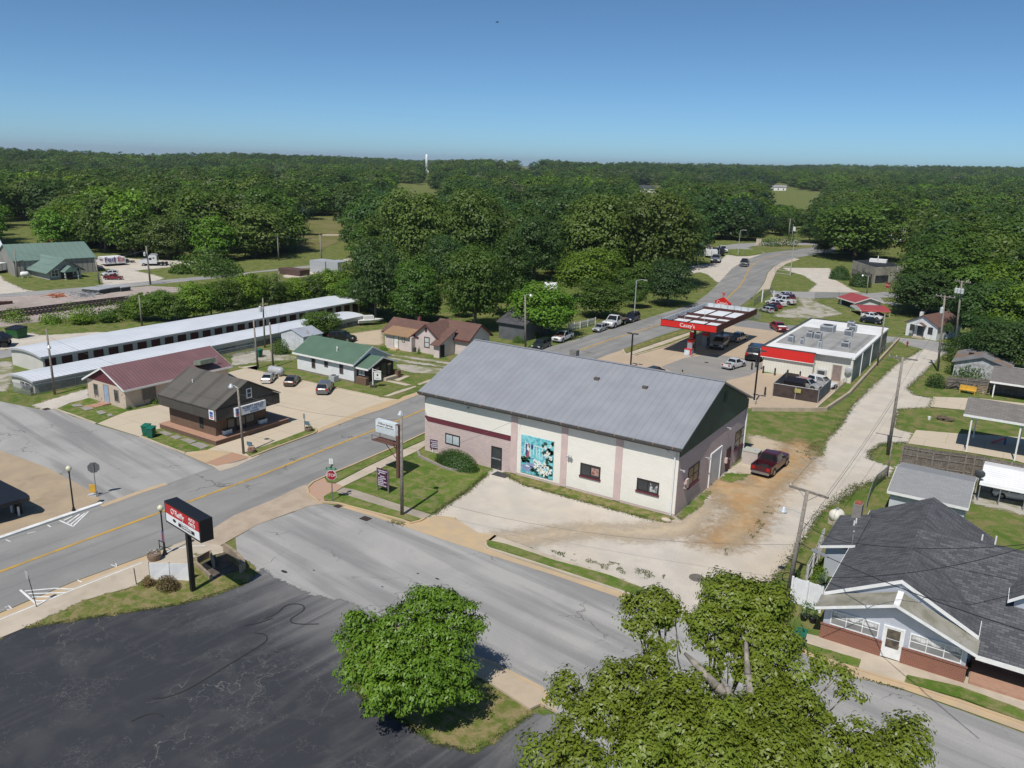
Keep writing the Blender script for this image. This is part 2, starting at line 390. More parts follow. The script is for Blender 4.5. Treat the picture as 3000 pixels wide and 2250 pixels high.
# ------------------------------------------------------------------ ground materials
def asphalt(name,c1,c2,c3,ang,streak=.5,crack=.5,crackc=(.02,.02,.02),cs=.35):
    """weathered asphalt: long streaks along the lane (angle), patches, thin cracks"""
    m,nt,bs=nmat(name); tc=nd(nt,'TexCoord').outputs['Object']
    al=vscale(nt,tc,(1,1,1),ang)
    st=nz(nt,vscale(nt,al,(.045,.7,1)),1.0,6,.5)
    col=mix(nt,ramp(nt,nz(nt,tc,.16,6,.8),.36,.64),c1,c2)
    col=mix(nt,math_(nt,'MULTIPLY',ramp(nt,st,.42,.66),streak),col,c3)
    vt=nd(nt,'TexVoronoi',{'Scale':cs},feature='DISTANCE_TO_EDGE')
    wob=nd(nt,'VectorMath',operation='ADD'); put(nt,wob.inputs[0],tc)
    nn=nd(nt,'TexNoise',{'Scale':1.1,'Detail':5.0}); put(nt,nn.inputs['Vector'],tc)
    sc_=nd(nt,'VectorMath',operation='SCALE'); put(nt,sc_.inputs[0],nn.outputs[1]); sc_.inputs['Scale'].default_value=1.6
    nt.links.new(sc_.outputs[0],wob.inputs[1]); nt.links.new(wob.outputs[0],vt.inputs['Vector'])
    ck=math_(nt,'MULTIPLY',ramp(nt,vt.outputs[0],.012,.002),ramp(nt,nz(nt,tc,.22,3),.5,.62))
    col=mix(nt,math_(nt,'MULTIPLY',ck,crack),col,crackc)
    col=mix(nt,.3,col,mix(nt,nz(nt,tc,14,4,0,.8),(.1,.1,.1),(.9,.9,.9)),'OVERLAY')
    put(nt,bs.inputs['Base Color'],col); bs.inputs['Roughness'].default_value=.9; bs.inputs['Specular IOR Level'].default_value=.25
    return m
ROAD=asphalt('road_asphalt',(.225,.222,.214),(.275,.268,.255),(.165,.165,.163),rad(-90),.55,.75,(.07,.07,.07),.13)
SIDE=asphalt('side_street_asphalt',(.315,.308,.298),(.37,.36,.342),(.19,.187,.185),rad(8),.7,.7,(.1,.1,.1),.22)
FARROAD=asphalt('far_road_asphalt',(.27,.265,.255),(.32,.31,.3),(.22,.22,.22),0,.3,0)
def lot():
    m,nt,bs=nmat('sealed_lot_asphalt'); tc=nd(nt,'TexCoord').outputs['Object']
    A,B=G(13,2080,90),G(14,560,480); d=(B-A).normalized(); n=Vector((-d.y,d.x,0))
    if (G(13,200,1500)-A).dot(n) < 0:n=-n
    dp=nd(nt,'VectorMath',operation='DOT_PRODUCT'); put(nt,dp.inputs[0],tc); dp.inputs[1].default_value=n
    dist=math_(nt,'SUBTRACT',dp.outputs['Value'],n.dot(A))
    d2=G(13,1960,760)-G(13,200,1600); th=math.atan2(d2.y,d2.x)
    stre=nz(nt,vscale(nt,vscale(nt,tc,(1,1,1),-th),(.08,.6,1)),1.0,7,.9,.62)
    wear=math_(nt,'ADD',math_(nt,'MULTIPLY',dist,-.12),math_(nt,'MULTIPLY',math_(nt,'SUBTRACT',stre,.5),1.7))
    wear=ramp(nt,math_(nt,'ADD',wear,.75),.0,1.45)
    blot=ramp(nt,nz(nt,tc,.5,6,.7),.45,.7)
    col=mix(nt,blot,(.036,.038,.045),(.052,.053,.058))
    col=mix(nt,math_(nt,'MULTIPLY',ramp(nt,nz(nt,vscale(nt,vscale(nt,tc,(1,1,1),-th),(.1,.8,1)),1.3,7,.6,.65),.5,.75),.4),col,(.1,.098,.094))
    col=mix(nt,wear,col,(.235,.23,.222))
    for sc1,w1,msk,amt in ((.3,.007,.25,.5),(1.0,.015,.5,.36),(2.6,.028,.9,.3)):
        nn=nd(nt,'TexNoise',{'Scale':sc1*2.2,'Detail':5.0}); put(nt,nn.inputs['Vector'],tc)
        s2=nd(nt,'VectorMath',operation='SCALE'); put(nt,s2.inputs[0],nn.outputs[1]); s2.inputs['Scale'].default_value=1.1/sc1**.8
        wob=nd(nt,'VectorMath',operation='ADD'); put(nt,wob.inputs[0],tc); nt.links.new(s2.outputs[0],wob.inputs[1])
        vt=nd(nt,'TexVoronoi',{'Scale':sc1},feature='DISTANCE_TO_EDGE'); nt.links.new(wob.outputs[0],vt.inputs['Vector'])
        ck=math_(nt,'MULTIPLY',ramp(nt,vt.outputs[0],w1,w1*.25),ramp(nt,nz(nt,tc,msk*.6,4,1.0),.5,.64))
        col=mix(nt,math_(nt,'MULTIPLY',ck,amt),col,(.24,.235,.21))
    col=mix(nt,.35,col,mix(nt,nz(nt,tc,22,4,0,.8),(.05,.05,.05),(.95,.95,.95)),'OVERLAY')
    put(nt,bs.inputs['Base Color'],col); bs.inputs['Roughness'].default_value=.8; bs.inputs['Specular IOR Level'].default_value=.3
    return m
LOT=lot()
def gravel(name,a,b,st,s1=.22,lo=.48,hi=.68,amt=.8):
    m,nt,bs=nmat(name); tc=nd(nt,'TexCoord').outputs['Object']
    col=mix(nt,ramp(nt,nz(nt,tc,.5,6),.35,.65),a,b)
    col=mix(nt,math_(nt,'MULTIPLY',ramp(nt,nz(nt,tc,s1,6,1.2),lo,hi),amt),col,st)
    col=mix(nt,.5,col,mix(nt,nz(nt,tc,20,4,0,.85),(.02,.02,.02),(.98,.98,.98)),'OVERLAY')
    put(nt,bs.inputs['Base Color'],col); bs.inputs['Roughness'].default_value=.95; bs.inputs['Specular IOR Level'].default_value=.15
    bn=nd(nt,'Bump',{'Strength':.4,'Distance':.05}); put(nt,bn.inputs['Height'],nz(nt,tc,16,4)); nt.links.new(bn.outputs[0],bs.inputs['Normal'])
    return m
GRAV=gravel('white_gravel',(.55,.5,.43),(.47,.435,.385),(.5,.41,.3),.06,.4,.85,.7)
GRAVG=gravel('grassy_gravel',(.42,.39,.34),(.36,.33,.28),(.16,.17,.06),.35,.46,.62,.75)
DIRT=gravel('orange_dirt',(.4,.25,.12),(.38,.29,.18),(.46,.33,.2),.6,.45,.65,.8)
SAND=gravel('tan_dirt',(.49,.395,.28),(.47,.39,.29),(.4,.33,.23),.3,.5,.75,.5)
BALLAST=gravel('rail_ballast',(.34,.285,.26),(.4,.34,.3),(.27,.23,.2),.12)
MARKY=surf('yellow_marking_paint',(.5,.3,.06),(.36,.25,.1),1.2,.85)
MARKW=surf('white_marking_paint',(.75,.75,.74),(.6,.6,.58),1.5,.8)

# ------------------------------------------------------------------ streets
far_edge=GL(9,(-260,940),(0,835),(430,690),(880,530),(1440,350),(1850,200),6,(100,1305),(650,1092),(1000,962),(1250,882),(1690,700),
              7,(250,760),(440,690),(830,580),(1000,525),(1280,450),(1400,410),'g',(-60,1100),(120,960),(320,760),(430,640),(620,530),(850,450),(1000,430),(1220,410),(1500,375),(1750,345))
near_edge=GL(9,(-260,1560),(0,1462),(640,1192),(1280,960),(1490,880),(1800,760),10,(0,900),(300,780),(480,700),(600,655),(770,575),(1000,485),(1400,310),(1690,172),
               7,(700,900),(1020,745),(1240,665),(1560,548),(1800,470),'g',(60,1350),(300,1240),(520,1140),(640,1060),(740,960),(830,830),(880,700),(960,620),(1060,570),(1230,515),(1480,470),(1750,440))
sheet('main_street',far_edge+near_edge[::-1],.03,ROAD)
sheet('side_street',GL(5,(-200,760),(0,815),(360,888),(470,888),(830,1014),(1210,1124),(1590,1274),(1850,1385),9,(1870,240),(1440,370),(1180,450),(885,545),(840,440),(600,310),(400,206),(0,60),(-250,-40)),.02,SIDE)
sheet('side_street',GL(10,(-30,1110),(150,1000),(480,885),(620,800),(740,815),(930,850),(1420,1008),(2210,1272),11,(560,1440),(1100,1625),16,(330,690),(700,872),(1160,1005),(1700,1195),(2400,1450),
                         (2400,1900),15,(900,1800),(360,1230),(0,905),14,(1780,830),(870,490),(560,480),13,(1980,760),10,(0,1400)),.02,SIDE)
sheet('parking_lot',GL(13,(-200,690),(0,615),(200,520),(830,425),(1480,325),(1740,262),(2000,160),(2095,70),(2140,40),10,(300,1450),14,(300,250),(640,330),(760,420),(590,720),(720,1090),(1060,1290),(1600,1530),(2080,1230),15,(360,1225),(700,1600),(700,1900),
                         13,(1000,2300),(-900,2300),(-600,1200)),.026,LOT,fray=.12)
sheet('crosswalk_paving',GL(10,(-40,915),(300,778),(480,690),(590,648),(590,712),(640,768),(735,818),(620,832),(450,892),(150,1002),(-40,1110),9,(1900,885),(1480,885),(1800,760)),.04,surf('aggregate_paving',(.42,.34,.26),(.36,.29,.22),1,.9,grain=1.2))
sheet('gutter',strip(GL(9,(880,545),(1200,430),(1440,352)),.55,.1),.042,TAN)
sheet('gutter',GL(9,(-260,1570),(0,1470),(640,1198),(1280,965),(1290,1000),(640,1250),(0,1520),(-260,1625)),.042,TAN)
# concrete forecourt at the left edge, office forecourt, sidewalk by the lot
sheet('forecourt',GL(9,(-300,-60),(0,60),(400,206),(600,310),(840,440),(880,510),(430,668),(0,812),(-300,920)),.036,surf('forecourt_concrete',(.4,.31,.21),(.34,.27,.19),.5,.9,stain=((.25,.2,.14),.4,.52,.75,.6),grain=.25))
sheet('sidewalk',GL(13,(-200,540),(0,448),(300,322),(600,196),(720,145),(1210,-40),9,(1290,968),(1490,888),(1640,835),(1900,882),(2000,930),(1690,1000),(1640,1180),(1280,1140),13,(1110,185),(700,300),(410,440),(0,610),(-200,690)),.044,CONC)
OFFC=surf('office_concrete',(.53,.45,.34),(.47,.4,.3),.4,.9,stain=((.4,.33,.24),.3,.5,.75,.5),grain=.2,pat=('brick','x','y',(3.4,3.4),(.53,.45,.34),(.49,.42,.32),(.33,.27,.2),.03),bump=0)
sheet('office_lot',GL(5,(840,1008),(1090,905),(1370,850),(1500,800),(1990,560),(2240,500),6,(0,520),(150,553),(550,640),(830,700),(1210,780),(1380,800),(1200,865),(1000,955),(680,1085),(570,1075),(60,1262),(100,1300),5,(1860,1388),(1590,1272),(1210,1122)),.04,OFFC)
sheet('driveway_apron',GL(6,(672,1092),(1000,962),(1250,882),(1690,702),(1690,688),(1420,775),(1380,798),(1300,806),(1100,872),(665,1066)),.05,TAN)
sheet('corner_paving',GL(5,(1770,1350),(2010,1258),(2165,1300),(1990,1350),(1870,1375)),.05,surf('red_corner_concrete',(.42,.24,.15),(.37,.24,.17),1.2,.9,grain=.3))
sheet('corner_paving',GL(5,(1600,1272),(1780,1232),(2010,1255),(1770,1348),(1700,1320)),.048,TAN)
sheet('gutter',GL(5,(1850,1385),(1870,1378),(2060,1340),(2240,1270),(2240,1285),(2040,1380),(1900,1420)),.046,CONC)
# gravel yard and alley around the warehouse
sheet('gravel_yard',GL(10,(1640,940),(1700,900),(1760,845),(1980,700),(2140,560),(2212,500),11,(60,640),(240,690),(1000,900),(1400,1020),(1560,880),(1760,700),(1990,560),8,(240,1160),(520,1230),(640,1310),(760,1330),(800,1200),(900,1110),(980,960),(1130,810),(1290,660),(1400,600),(1480,550),(1440,530),(1370,520),(1330,495),(1500,480),(1740,530),(1640,570),(1560,650),(1400,800),(1368,830),(1420,880),(1560,903),(1530,968),(1310,980),(1280,1060),(1290,1125),(1410,1155),(1370,1222),(1190,1230),(1100,1290),(1100,1345),(1270,1400),(1240,1460),(1010,1540),(870,1659),12,(700,720),(560,840),(420,1050),(330,1200),(160,1390),16,(100,480),(330,690),11,(1350,1690),(1120,1620),(1100,1560),(1240,1560),(960,1450),(500,1290),(120,1150),10,(2070,1120),(1860,940)),.015,GRAV,fray=.22)
soft('dirt_track',GL(11,(1640,800),(1730,735),(1860,765),(1960,800),8,(240,1400),(470,1370),(520,1240),(600,1220),(680,1290),(640,1390),(520,1490),(390,1580),11,(2010,1100),(1900,1200),(1780,1230),(1600,1200),(1800,1060),(1850,980),(1760,880)),.02,DIRT,2.4,.35,.1,.75,.9)
soft('dirt_track',GL(11,(100,1150),(800,1080),(1100,1085),(1420,1060),(1650,900),(1720,900),(1560,1140),(1200,1190),(800,1150),(300,1230)),.0195,SAND,1.8,.35,.15,.85,.8)
sheet('dirt_track',GL(8,(230,1170),(360,1190),(520,1235),(500,1300),(420,1290),(240,1290)),.018,SAND,fray=.25)
sheet('apron_drive',GL(10,(1590,955),(1700,915),(1860,935),(2070,1068),(2240,1085),(2130,1170),(2150,1240),(2240,1285),(1420,1010),(1400,985)),.03,TAN)
sheet('gutter',GL(11,(0,1215),(60,1190),(45,1245),(300,1330),(700,1460),(1120,1590),(1095,1630),(560,1445),(0,1268)),.034,TAN)
sheet('gutter',GL(10,(880,845),(940,830),(1420,985),(1590,955),(1500,990),(1430,1012),(1150,925)),.034,TAN)
sheet('sidewalk',GL(11,(120,1150),(500,1290),(960,1440),(1240,1550),(1190,1590),(950,1480),(500,1320),(70,1190)),.03,CONC)
sheet('verge_grass',GL(11,(62,1192),(200,1220),(560,1340),(960,1450),(1225,1555),(1150,1592),(700,1440),(300,1310),(75,1240)),.05,LAWN,fray=.06,thick=.05)
kerb('kerb',GL(11,(48,1222),(75,1250),(300,1320),(700,1450),(1150,1602)),CONC)
# corner lawn of the warehouse with its walks
sheet('corner_lawn',GL(10,(900,668),(1240,505),(1540,360),(1690,262),(1690,300),(2080,470),(2150,560),(1980,700),(1760,850),(1680,905),(1400,830),(1000,697)),.02,LAWN,fray=.12)
sheet('verge_grass',GL(10,(742,600),(830,562),(1100,442),(1400,312),(1690,178),(1690,228),(1420,348),(1100,500),(832,640),(762,630)),.05,LAWN,thick=.04)
sheet('verge_grass',GL(10,(732,760),(800,716),(880,732),(1400,892),(1575,950),(1500,972),(1400,950),(1000,848),(850,808),(742,790)),.05,LAWN,thick=.04)
sheet('sidewalk',GL(10,(832,642),(1100,502),(1420,350),(1690,230),(1690,264),(1540,360),(1240,503),(900,668)),.045,CONC)
sheet('sidewalk',GL(10,(838,714),(905,678),(1000,695),(1400,828),(1660,912),(1590,952),(1400,890),(880,730)),.045,surf('grey_walk_concrete',(.36,.31,.25),(.3,.26,.21),.8,.9,grain=.25))
sheet('corner_paving',GL(10,(600,655),(740,590),(762,632),(832,644),(900,668),(838,712),(732,760),(742,800),(640,768),(590,712)),.046,surf('pink_corner_concrete',(.44,.27,.19),(.4,.28,.21),1.2,.9,grain=.3))
kerb('kerb',GL(10,(1690,168),(1400,305),(1000,478),(770,572),(640,632),(590,680),(600,735),(680,800),(850,815),(1000,855),(1400,960),(1480,988),(1560,970),(1600,950)),TAN,.18,.13)
sheet('verge_grass',GL(11,(150,700),(240,695),(650,808),(1000,905),(1370,1010),(1420,1030),(1380,1060),(1280,1050),(1000,975),(650,880),(330,790)),.025,DRYLAWN,fray=.12)
sheet('verge_grass',GL(11,(1425,1010),(1640,825),(1680,845),(1600,950),(1450,1055)),.025,LAWN,fray=.1)
sheet('verge_grass',GL(11,(1740,750),(1800,700),(1960,715),(1900,750),(1790,775)),.026,LAWN,fray=.1)
# lot lawn, tree island
sheet('lot_lawn',GL(13,(195,530),(350,515),(640,460),(820,430),(1150,390),(1480,330),(1740,265),(2000,165),(2090,75),(2075,30),9,(2090,1000),(1690,960),(1640,1180),(1290,1140),13,(1110,185),(700,300)),.05,DRYLAWN,fray=.12)
sheet('island_grass',GL(14,(592,740),(590,880),(720,1095),(1060,1290),(1320,1470),(1620,1530),(1720,1500),(2080,1240),(2080,1180),(1700,950),(1200,750),(800,560),(700,560)),.05,DRYLAWN,fray=.1)
sheet('sidewalk',GL(14,(870,485),(1300,650),(1790,837),(2170,1032),15,(80,940),(300,1070),(375,1235),(230,1160),14,(2080,1200),(1690,945),(1200,745),(800,560)),.055,surf('low_wall_concrete',(.46,.37,.27),(.4,.33,.24),1,.9,grain=.3),thick=.12)
kerb('kerb',GL(14,(870,484),(1300,649),(1790,836),(2172,1034),(2215,1090),(2180,1165)),TAN,.18,.2)
# right side: sidewalk in front of the porch house
sheet('gutter',GL(16,(300,680),(500,770),(870,935),(1160,1000),(1700,1185),(2400,1440),(2400,1380),(1700,1130),(1250,980),(860,860),(480,740),(320,655)),.034,TAN)
sheet('sidewalk',GL(16,(280,560),(430,570),(560,600),(900,715),(1200,805),(1730,960),(1760,850),(2400,960),(2400,1260),(2212,1200),(1700,1010),(1260,915),(1240,975),(870,855),(890,790),(440,650),(300,680)),.045,CONC)
sheet('verge_grass',GL(16,(425,655),(890,790),(868,855),(640,790),(430,705)),.05,LAWN,fray=.05,thick=.04)
sheet('verge_grass',GL(16,(1262,915),(1700,1010),(2400,1270),(2400,1370),(1700,1100),(1240,975)),.05,LAWN,fray=.05,thick=.04)
kerb('kerb',GL(16,(320,665),(480,745),(870,870),(1240,985),(1700,1130),(2400,1375)),TAN,.16,.12)
# carport slabs, driveways on the right
for pts in (((1560,893),(1900,905),(2300,950),(2300,1060),(1800,990),(1535,965)),((1435,1133),(1760,1160),(2300,1190),(2300,1400),(2140,1350),(1790,1290),(1375,1230))):
    sheet('carport_slab',GL(8,*pts),.05,OFFC)
sheet('carport_yard',GL(12,(1780,700),(1815,590),(2212,640),(2400,660),(2400,900),(2212,860),(1800,760)),.02,GRAVG,fray=.2)
sheet('back_yard_dirt',GL(12,(1230,400),(1880,530),(1815,590),(1170,470)),.018,GRAVG,fray=.2)
# gas station
sheet('station_apron',GL(7,(700,1000),(1000,750),(1245,665),(1262,695),(1345,712),'a',(0,958),(640,735),(1125,600),(1300,575),(1520,600),(1900,660),8,(560,400),(335,540),(335,720),(690,745),(735,760),(960,785),(930,790),(705,985),(250,975),11,(1960,240),7,(2000,1060)),.03,surf('station_concrete',(.45,.35,.25),(.4,.31,.22),.25,.9,stain=((.33,.25,.17),.2,.5,.7,.6),grain=.2,pat=('brick','x','y',(4,4),(.45,.36,.26),(.42,.33,.24),(.3,.24,.18),.03),bump=0))
sheet('asphalt_patch',GL('a',(250,1130),(560,1012),(900,965),(1350,1020),(1560,1080),(1560,1150),(1400,1240),(1000,1330),(700,1285),(500,1240)),.036,asphalt('patch_asphalt',(.25,.24,.225),(.29,.275,.25),(.2,.19,.18),0,.4,0))
sheet('store_lane',GL('g',(380,1375),(600,1318),(900,1360),(1280,1395),(1400,1390),(1180,1470),(920,1455),(480,1400)),.036,asphalt('lane_asphalt',(.21,.21,.21),(.25,.24,.23),(.19,.19,.19),0,.4,0))
sheet('verge_grass',GL(7,(1258,662),(1560,560),(1830,478),(1845,505),(1560,600),(1275,697)),.05,DRYLAWN,thick=.04)
sheet('sidewalk',GL(7,(1280,697),(1560,602),(1845,507),(1935,500),(1600,620),(1345,703)),.045,CONC)
sheet('verge_grass',GL(7,(1350,703),(1600,622),(1930,500),(1950,512),(1640,630),(1370,712)),.05,DRYLAWN,thick=.04)
kerb('kerb',GL(7,(1250,665),(1268,698),(1350,714),(1640,632),(1950,515)),CONC,.25,.14)
kerb('lot_kerb',GL(8,(700,988),(930,785)),CONC,.2,.14)
# behind the station: cross road, car lot, wedge, drives
sheet('cross_road',GL('g',(900,925),(1000,945),(1500,955),(2212,970),4,(1200,1120),(1320,1130),(1330,1160),(1180,1160),(1200,1185),(1310,1200),(1290,1220),(1180,1195),(1060,1150),(700,1165),'g',(1500,1045),(1230,1015),(950,1005)),.02,FARROAD)
sheet('car_lot_dirt',GL('g',(1250,1012),(1450,1042),(1500,1085),(1690,1150),(1850,1240),(1500,1300),(1100,1285),(960,1265),(1060,1200),(1250,1160),(1330,1110)),.018,GRAVG,fray=.5,step=1)
sheet('back_road',GL(8,(1222,455),(1360,470),(1560,490),(1730,520),(1900,560),(1900,620),(1640,582),(1490,548),(1370,522),(1320,492),(1222,505)),.02,FARROAD)
sheet('gravel_drive',GL('g',(1060,638),(1200,640),(1690,645),(1720,780),(1860,850),(1960,915),(2100,962),(1400,952),(1520,850),(1350,740),(1200,700)),.018,GRAV,fray=.4,step=1)
sheet('sidewalk',GL('g',(520,1145),(690,1020),(800,925),(905,920),(930,830),(1000,670),(1120,590),(1300,530),(1230,515),(1060,572),(965,625),(885,705),(838,835),(745,965),(640,1062)),.04,CONC)
sheet('gravel_drive',GL('g',(-300,640),(0,600),(130,590),(250,560),(350,470),(490,492),(640,490),(800,462),(850,450),(620,532),(430,642),(320,762),(250,850),(100,725),(0,695),(-300,760)),.025,GRAV,fray=.3,step=1)
sheet('far_road',GL('g',(0,388),(150,378),(460,330),(1000,300),(1300,300),(1500,325),(1750,335),(1500,380),(1260,395),(1100,397),(900,375),(680,362),(620,385),(830,432),(850,455),(350,395)),.022,FARROAD)
# left: storage drives, tracks, rail yard, far industrial yard
sheet('gravel_drive',GL(5,(-300,330),(0,300),(100,240),(290,222),(330,245),(600,232),(880,212),(960,226),(600,290),(100,358),(0,372),(-300,420)),.018,GRAV,fray=.3,step=1)
sheet('storage_road',GL(5,(-300,420),(0,374),(100,368),(110,425),(0,445),(-300,500)),.02,FARROAD)
sheet('gravel_drive',GL(5,(-300,540),(0,470),(105,470),(120,600),(60,720),(-300,780)),.018,GRAVG,fray=.3)
sheet('gravel_drive',GL(5,(270,850),(430,800),(755,705),(775,785),(610,830),(480,885),(360,885)),.018,GRAV,fray=.15)
sheet('gravel_drive',GL(6,(-60,420),(0,390),(250,368),(490,430),(490,455),(200,470),(0,500),(-60,500)),.018,GRAVG,fray=.15)
sheet('gravel_drive',GL(6,(1350,492),(1500,500),(1800,538),(1740,582),(1480,562),(1395,540)),.018,GRAVG,fray=.12)
sheet('gravel_drive',GL(6,(1300,408),(1500,430),(1870,485),(1860,500),(1480,445),(1300,420)),.018,GRAVG,fray=.1)
sheet('gravel_drive',GL(6,(1290,428),(1480,465),(1830,515),(1810,528),(1470,485),(1290,440)),.018,GRAVG,fray=.1)
sheet('dirt_yard',GL(6,(920,235),(1240,190),(1250,310),(1220,330),(1000,318),(960,270)),.018,SAND,fray=.3)
for pts in (((1250,625),(1400,650),(1490,672),(1440,680),(1255,640)),((1250,770),(1400,715),(1530,680),(1530,690),(1410,735),(1290,772)),((1340,628),(1440,592),(1478,596),(1380,640)),((1540,665),(1680,615),(1700,625),(1560,675))):
    sheet('garden_path',GL(6,*pts),.03,CONC,fray=.05)
for pts in (((615,850),(690,840),(720,858),(640,866)),((690,875),(760,862),(812,884),(740,900)),((830,905),(880,898),(925,920),(860,936)),((920,930),(960,926),(980,942),(940,952)),((1370,1085),(1420,1075),(1500,1105),(1440,1118)),((1470,1125),(1530,1110),(1580,1130),(1520,1150)),((1560,1150),(1620,1140),(1700,1165),(1640,1185)),((1640,1190),(1720,1172),(1815,1205),(1740,1232))):
    sheet('stepping_slab',GL(5,*pts),.06,surf('slab_stone',(.3,.28,.25),(.25,.23,.2),2,.9),thick=.04)
sheet('yard_lawn',GL(5,(480,882),(600,830),(770,785),(1085,890),(1085,908),(960,968),(830,1005),(640,950)),.03,LAWN,fray=.06)
sheet('yard_lawn',GL(5,(1212,1115),(1350,1060),(1400,1050),(1870,1200),(1780,1238),(1600,1258),(1400,1190)),.055,LAWN,fray=.06)
kerb('kerb',GL(5,(470,882),(640,940),(830,1010)),CONC); kerb('kerb',GL(5,(1210,1120),(1400,1195),(1600,1268)),CONC)
sheet('verge_grass',GL(6,(60,1262),(330,1165),(570,1075),(660,1052),(668,1078),(640,1095),(330,1205),(110,1300)),.055,LAWN,thick=.04)
kerb('kerb',GL(6,(100,1302),(330,1212),(640,1100),(672,1080),(662,1050)),TAN,.18,.14)
kerb('kerb',GL(6,(0,520),(150,553),(550,640),(830,700),(1210,780)),CONC,.16,.12)
sheet('ballast_bed',GL(1,(-300,1440),(0,1390),(800,1335),(1300,1290),(1560,1305),(1560,1340),(1100,1400),(1060,1470),(900,1540),(500,1582),(300,1605),(0,1648),(-300,1700)),.018,BALLAST,fray=.4,step=1)
sheet('far_road',GL(1,(-300,1390),(0,1362),(900,1288),(1300,1250),(2130,1175),2,(150,1165),(600,1115),(970,1088),(970,1100),(600,1135),(100,1180),1,(2130,1200),(1300,1282),(800,1332),(0,1392),(-300,1420)),.024,FARROAD)
sheet('gravel_drive',GL(1,(820,1060),(880,1035),(1200,1060),(1480,1068),(1710,1075),(1680,1110),(1400,1135),(1160,1160),(1330,1195),(1420,1225),(1300,1262),(900,1300),(880,1240),(870,1205),(1010,1190),(1020,1160),(850,1130)),.018,GRAV,fray=.5,step=1)
sheet('gravel_drive',GL(1,(-300,1190),(0,1200),(30,1240),(200,1320),(300,1335),(0,1362),(-300,1390)),.018,GRAV,fray=.4,step=1)
sheet('gravel_drive',GL(2,(380,1200),(560,1170),(740,1155),(740,1180),(500,1220),(390,1220)),.018,GRAV,fray=.4,step=1)
sheet('gravel_drive',GL(2,(890,1085),(900,1060),(1010,1045),(1010,1075)),.018,GRAV,fray=.4,step=1)
sheet('park_lawn',GL(2,(480,1000),(520,760),(590,700),(800,700),(990,740),(1000,860),(650,1000)),.02,grass('park_grass',(.125,.14,.035),(.15,.15,.05),(.2,.17,.09),.06,(.4,.6),2),fray=1,step=3)
sheet('garden_path',GL(2,(720,845),(980,848),(980,856),(720,856)),.03,CONC)
# rails
def rails(name,k,a,b):
    A,B=G(k,*a),G(k,*b); d=(B-A).normalized(); n=Vector((-d.y,d.x,0)); m=M(); L=(B-A).length
    for sg in (-1,1):
        m.mi=0; c=A+n*.72*sg; m.ext([c+n*.05+Vector((0,0,.2)),c-n*.05+Vector((0,0,.2)),c-n*.05+Vector((0,0,.36)),c+n*.05+Vector((0,0,.36))],d*L)
    m.mi=1
    for i in range(int(L/.65)):
        c=A+d*(i*.65); m.ext([c+n*1.3+Vector((0,0,.03)),c-n*1.3+Vector((0,0,.03)),c-n*1.3+Vector((0,0,.19)),c+n*1.3+Vector((0,0,.19))],d*.24)
    return struct(m.build(name,[plain('rail_steel',(.06,.045,.04),.6),plain('sleeper_wood',(.045,.033,.028),.9)]))
rails('railway_track',1,(-250,1562),(1135,1395)); rails('railway_track',1,(-250,1602),(1120,1428))
# painted markings
yl=GL(9,(-260,1205),(0,1110),(700,850),(1400,590),(2212,290),6,(0,1530),(700,1250),(1180,1060),(1690,850),7,(400,850),(750,715),(1100,590),(1560,450),'g',(120,1280),(350,1040),(520,880),(590,760),(640,650),(710,580),(850,510),(1000,480),(1250,450))
sheet('centre_line',strip(yl,.3),.045,MARKY)
kerb('painted_kerb',GL(9,(-260,905),(0,822),(430,675),(880,520)),MARKW,.38,.14)
sheet('edge_line',strip(GL(13,(-260,568),(0,462),(300,340),(620,208),(1150,0)),.09),.05,MARKW)
sheet('edge_line',strip(GL(9,(1390,965),(1500,915),(1650,890),(1770,884)),.1),.05,MARKW)
for k,a,b in ((9,(515,668),(640,722)),(9,(550,668),(625,632)),(9,(580,690),(690,612)),(9,(608,705),(735,602)),(9,(632,718),(765,590)),
                (9,(175,1268),(320,1395)),(9,(215,1278),(470,1255)),(9,(470,1255),(650,1262)),(9,(245,1302),(580,1290)),(9,(275,1330),(480,1325)),(9,(300,1364),(400,1360))):
    sheet('hatch_marking',strip([G(k,*a),G(k,*b)],.13),.048,MARKW)
for k,pts in ((9,((235,780),(310,765))),(9,((410,705),(440,725))),(9,((960,1050),(1010,1070),(1000,1040))),(9,((670,1182),(705,1202))),(9,((45,1420),(75,1405),(100,1430),(60,1440))),(9,((50,835),(90,850)))):
    sheet('stall_mark',strip([G(k,*p) for p in pts],.09),.048,MARKW)
for a,b in (((480,735),(560,645)),((785,820),(860,705)),((970,850),(1030,750)),((640,780),(660,745))):
    sheet('stall_line',strip([G(6,*a),G(6,*b)],.1),.05,surf('faded_stall_paint',(.55,.45,.25),(.5,.42,.3),1,.9))
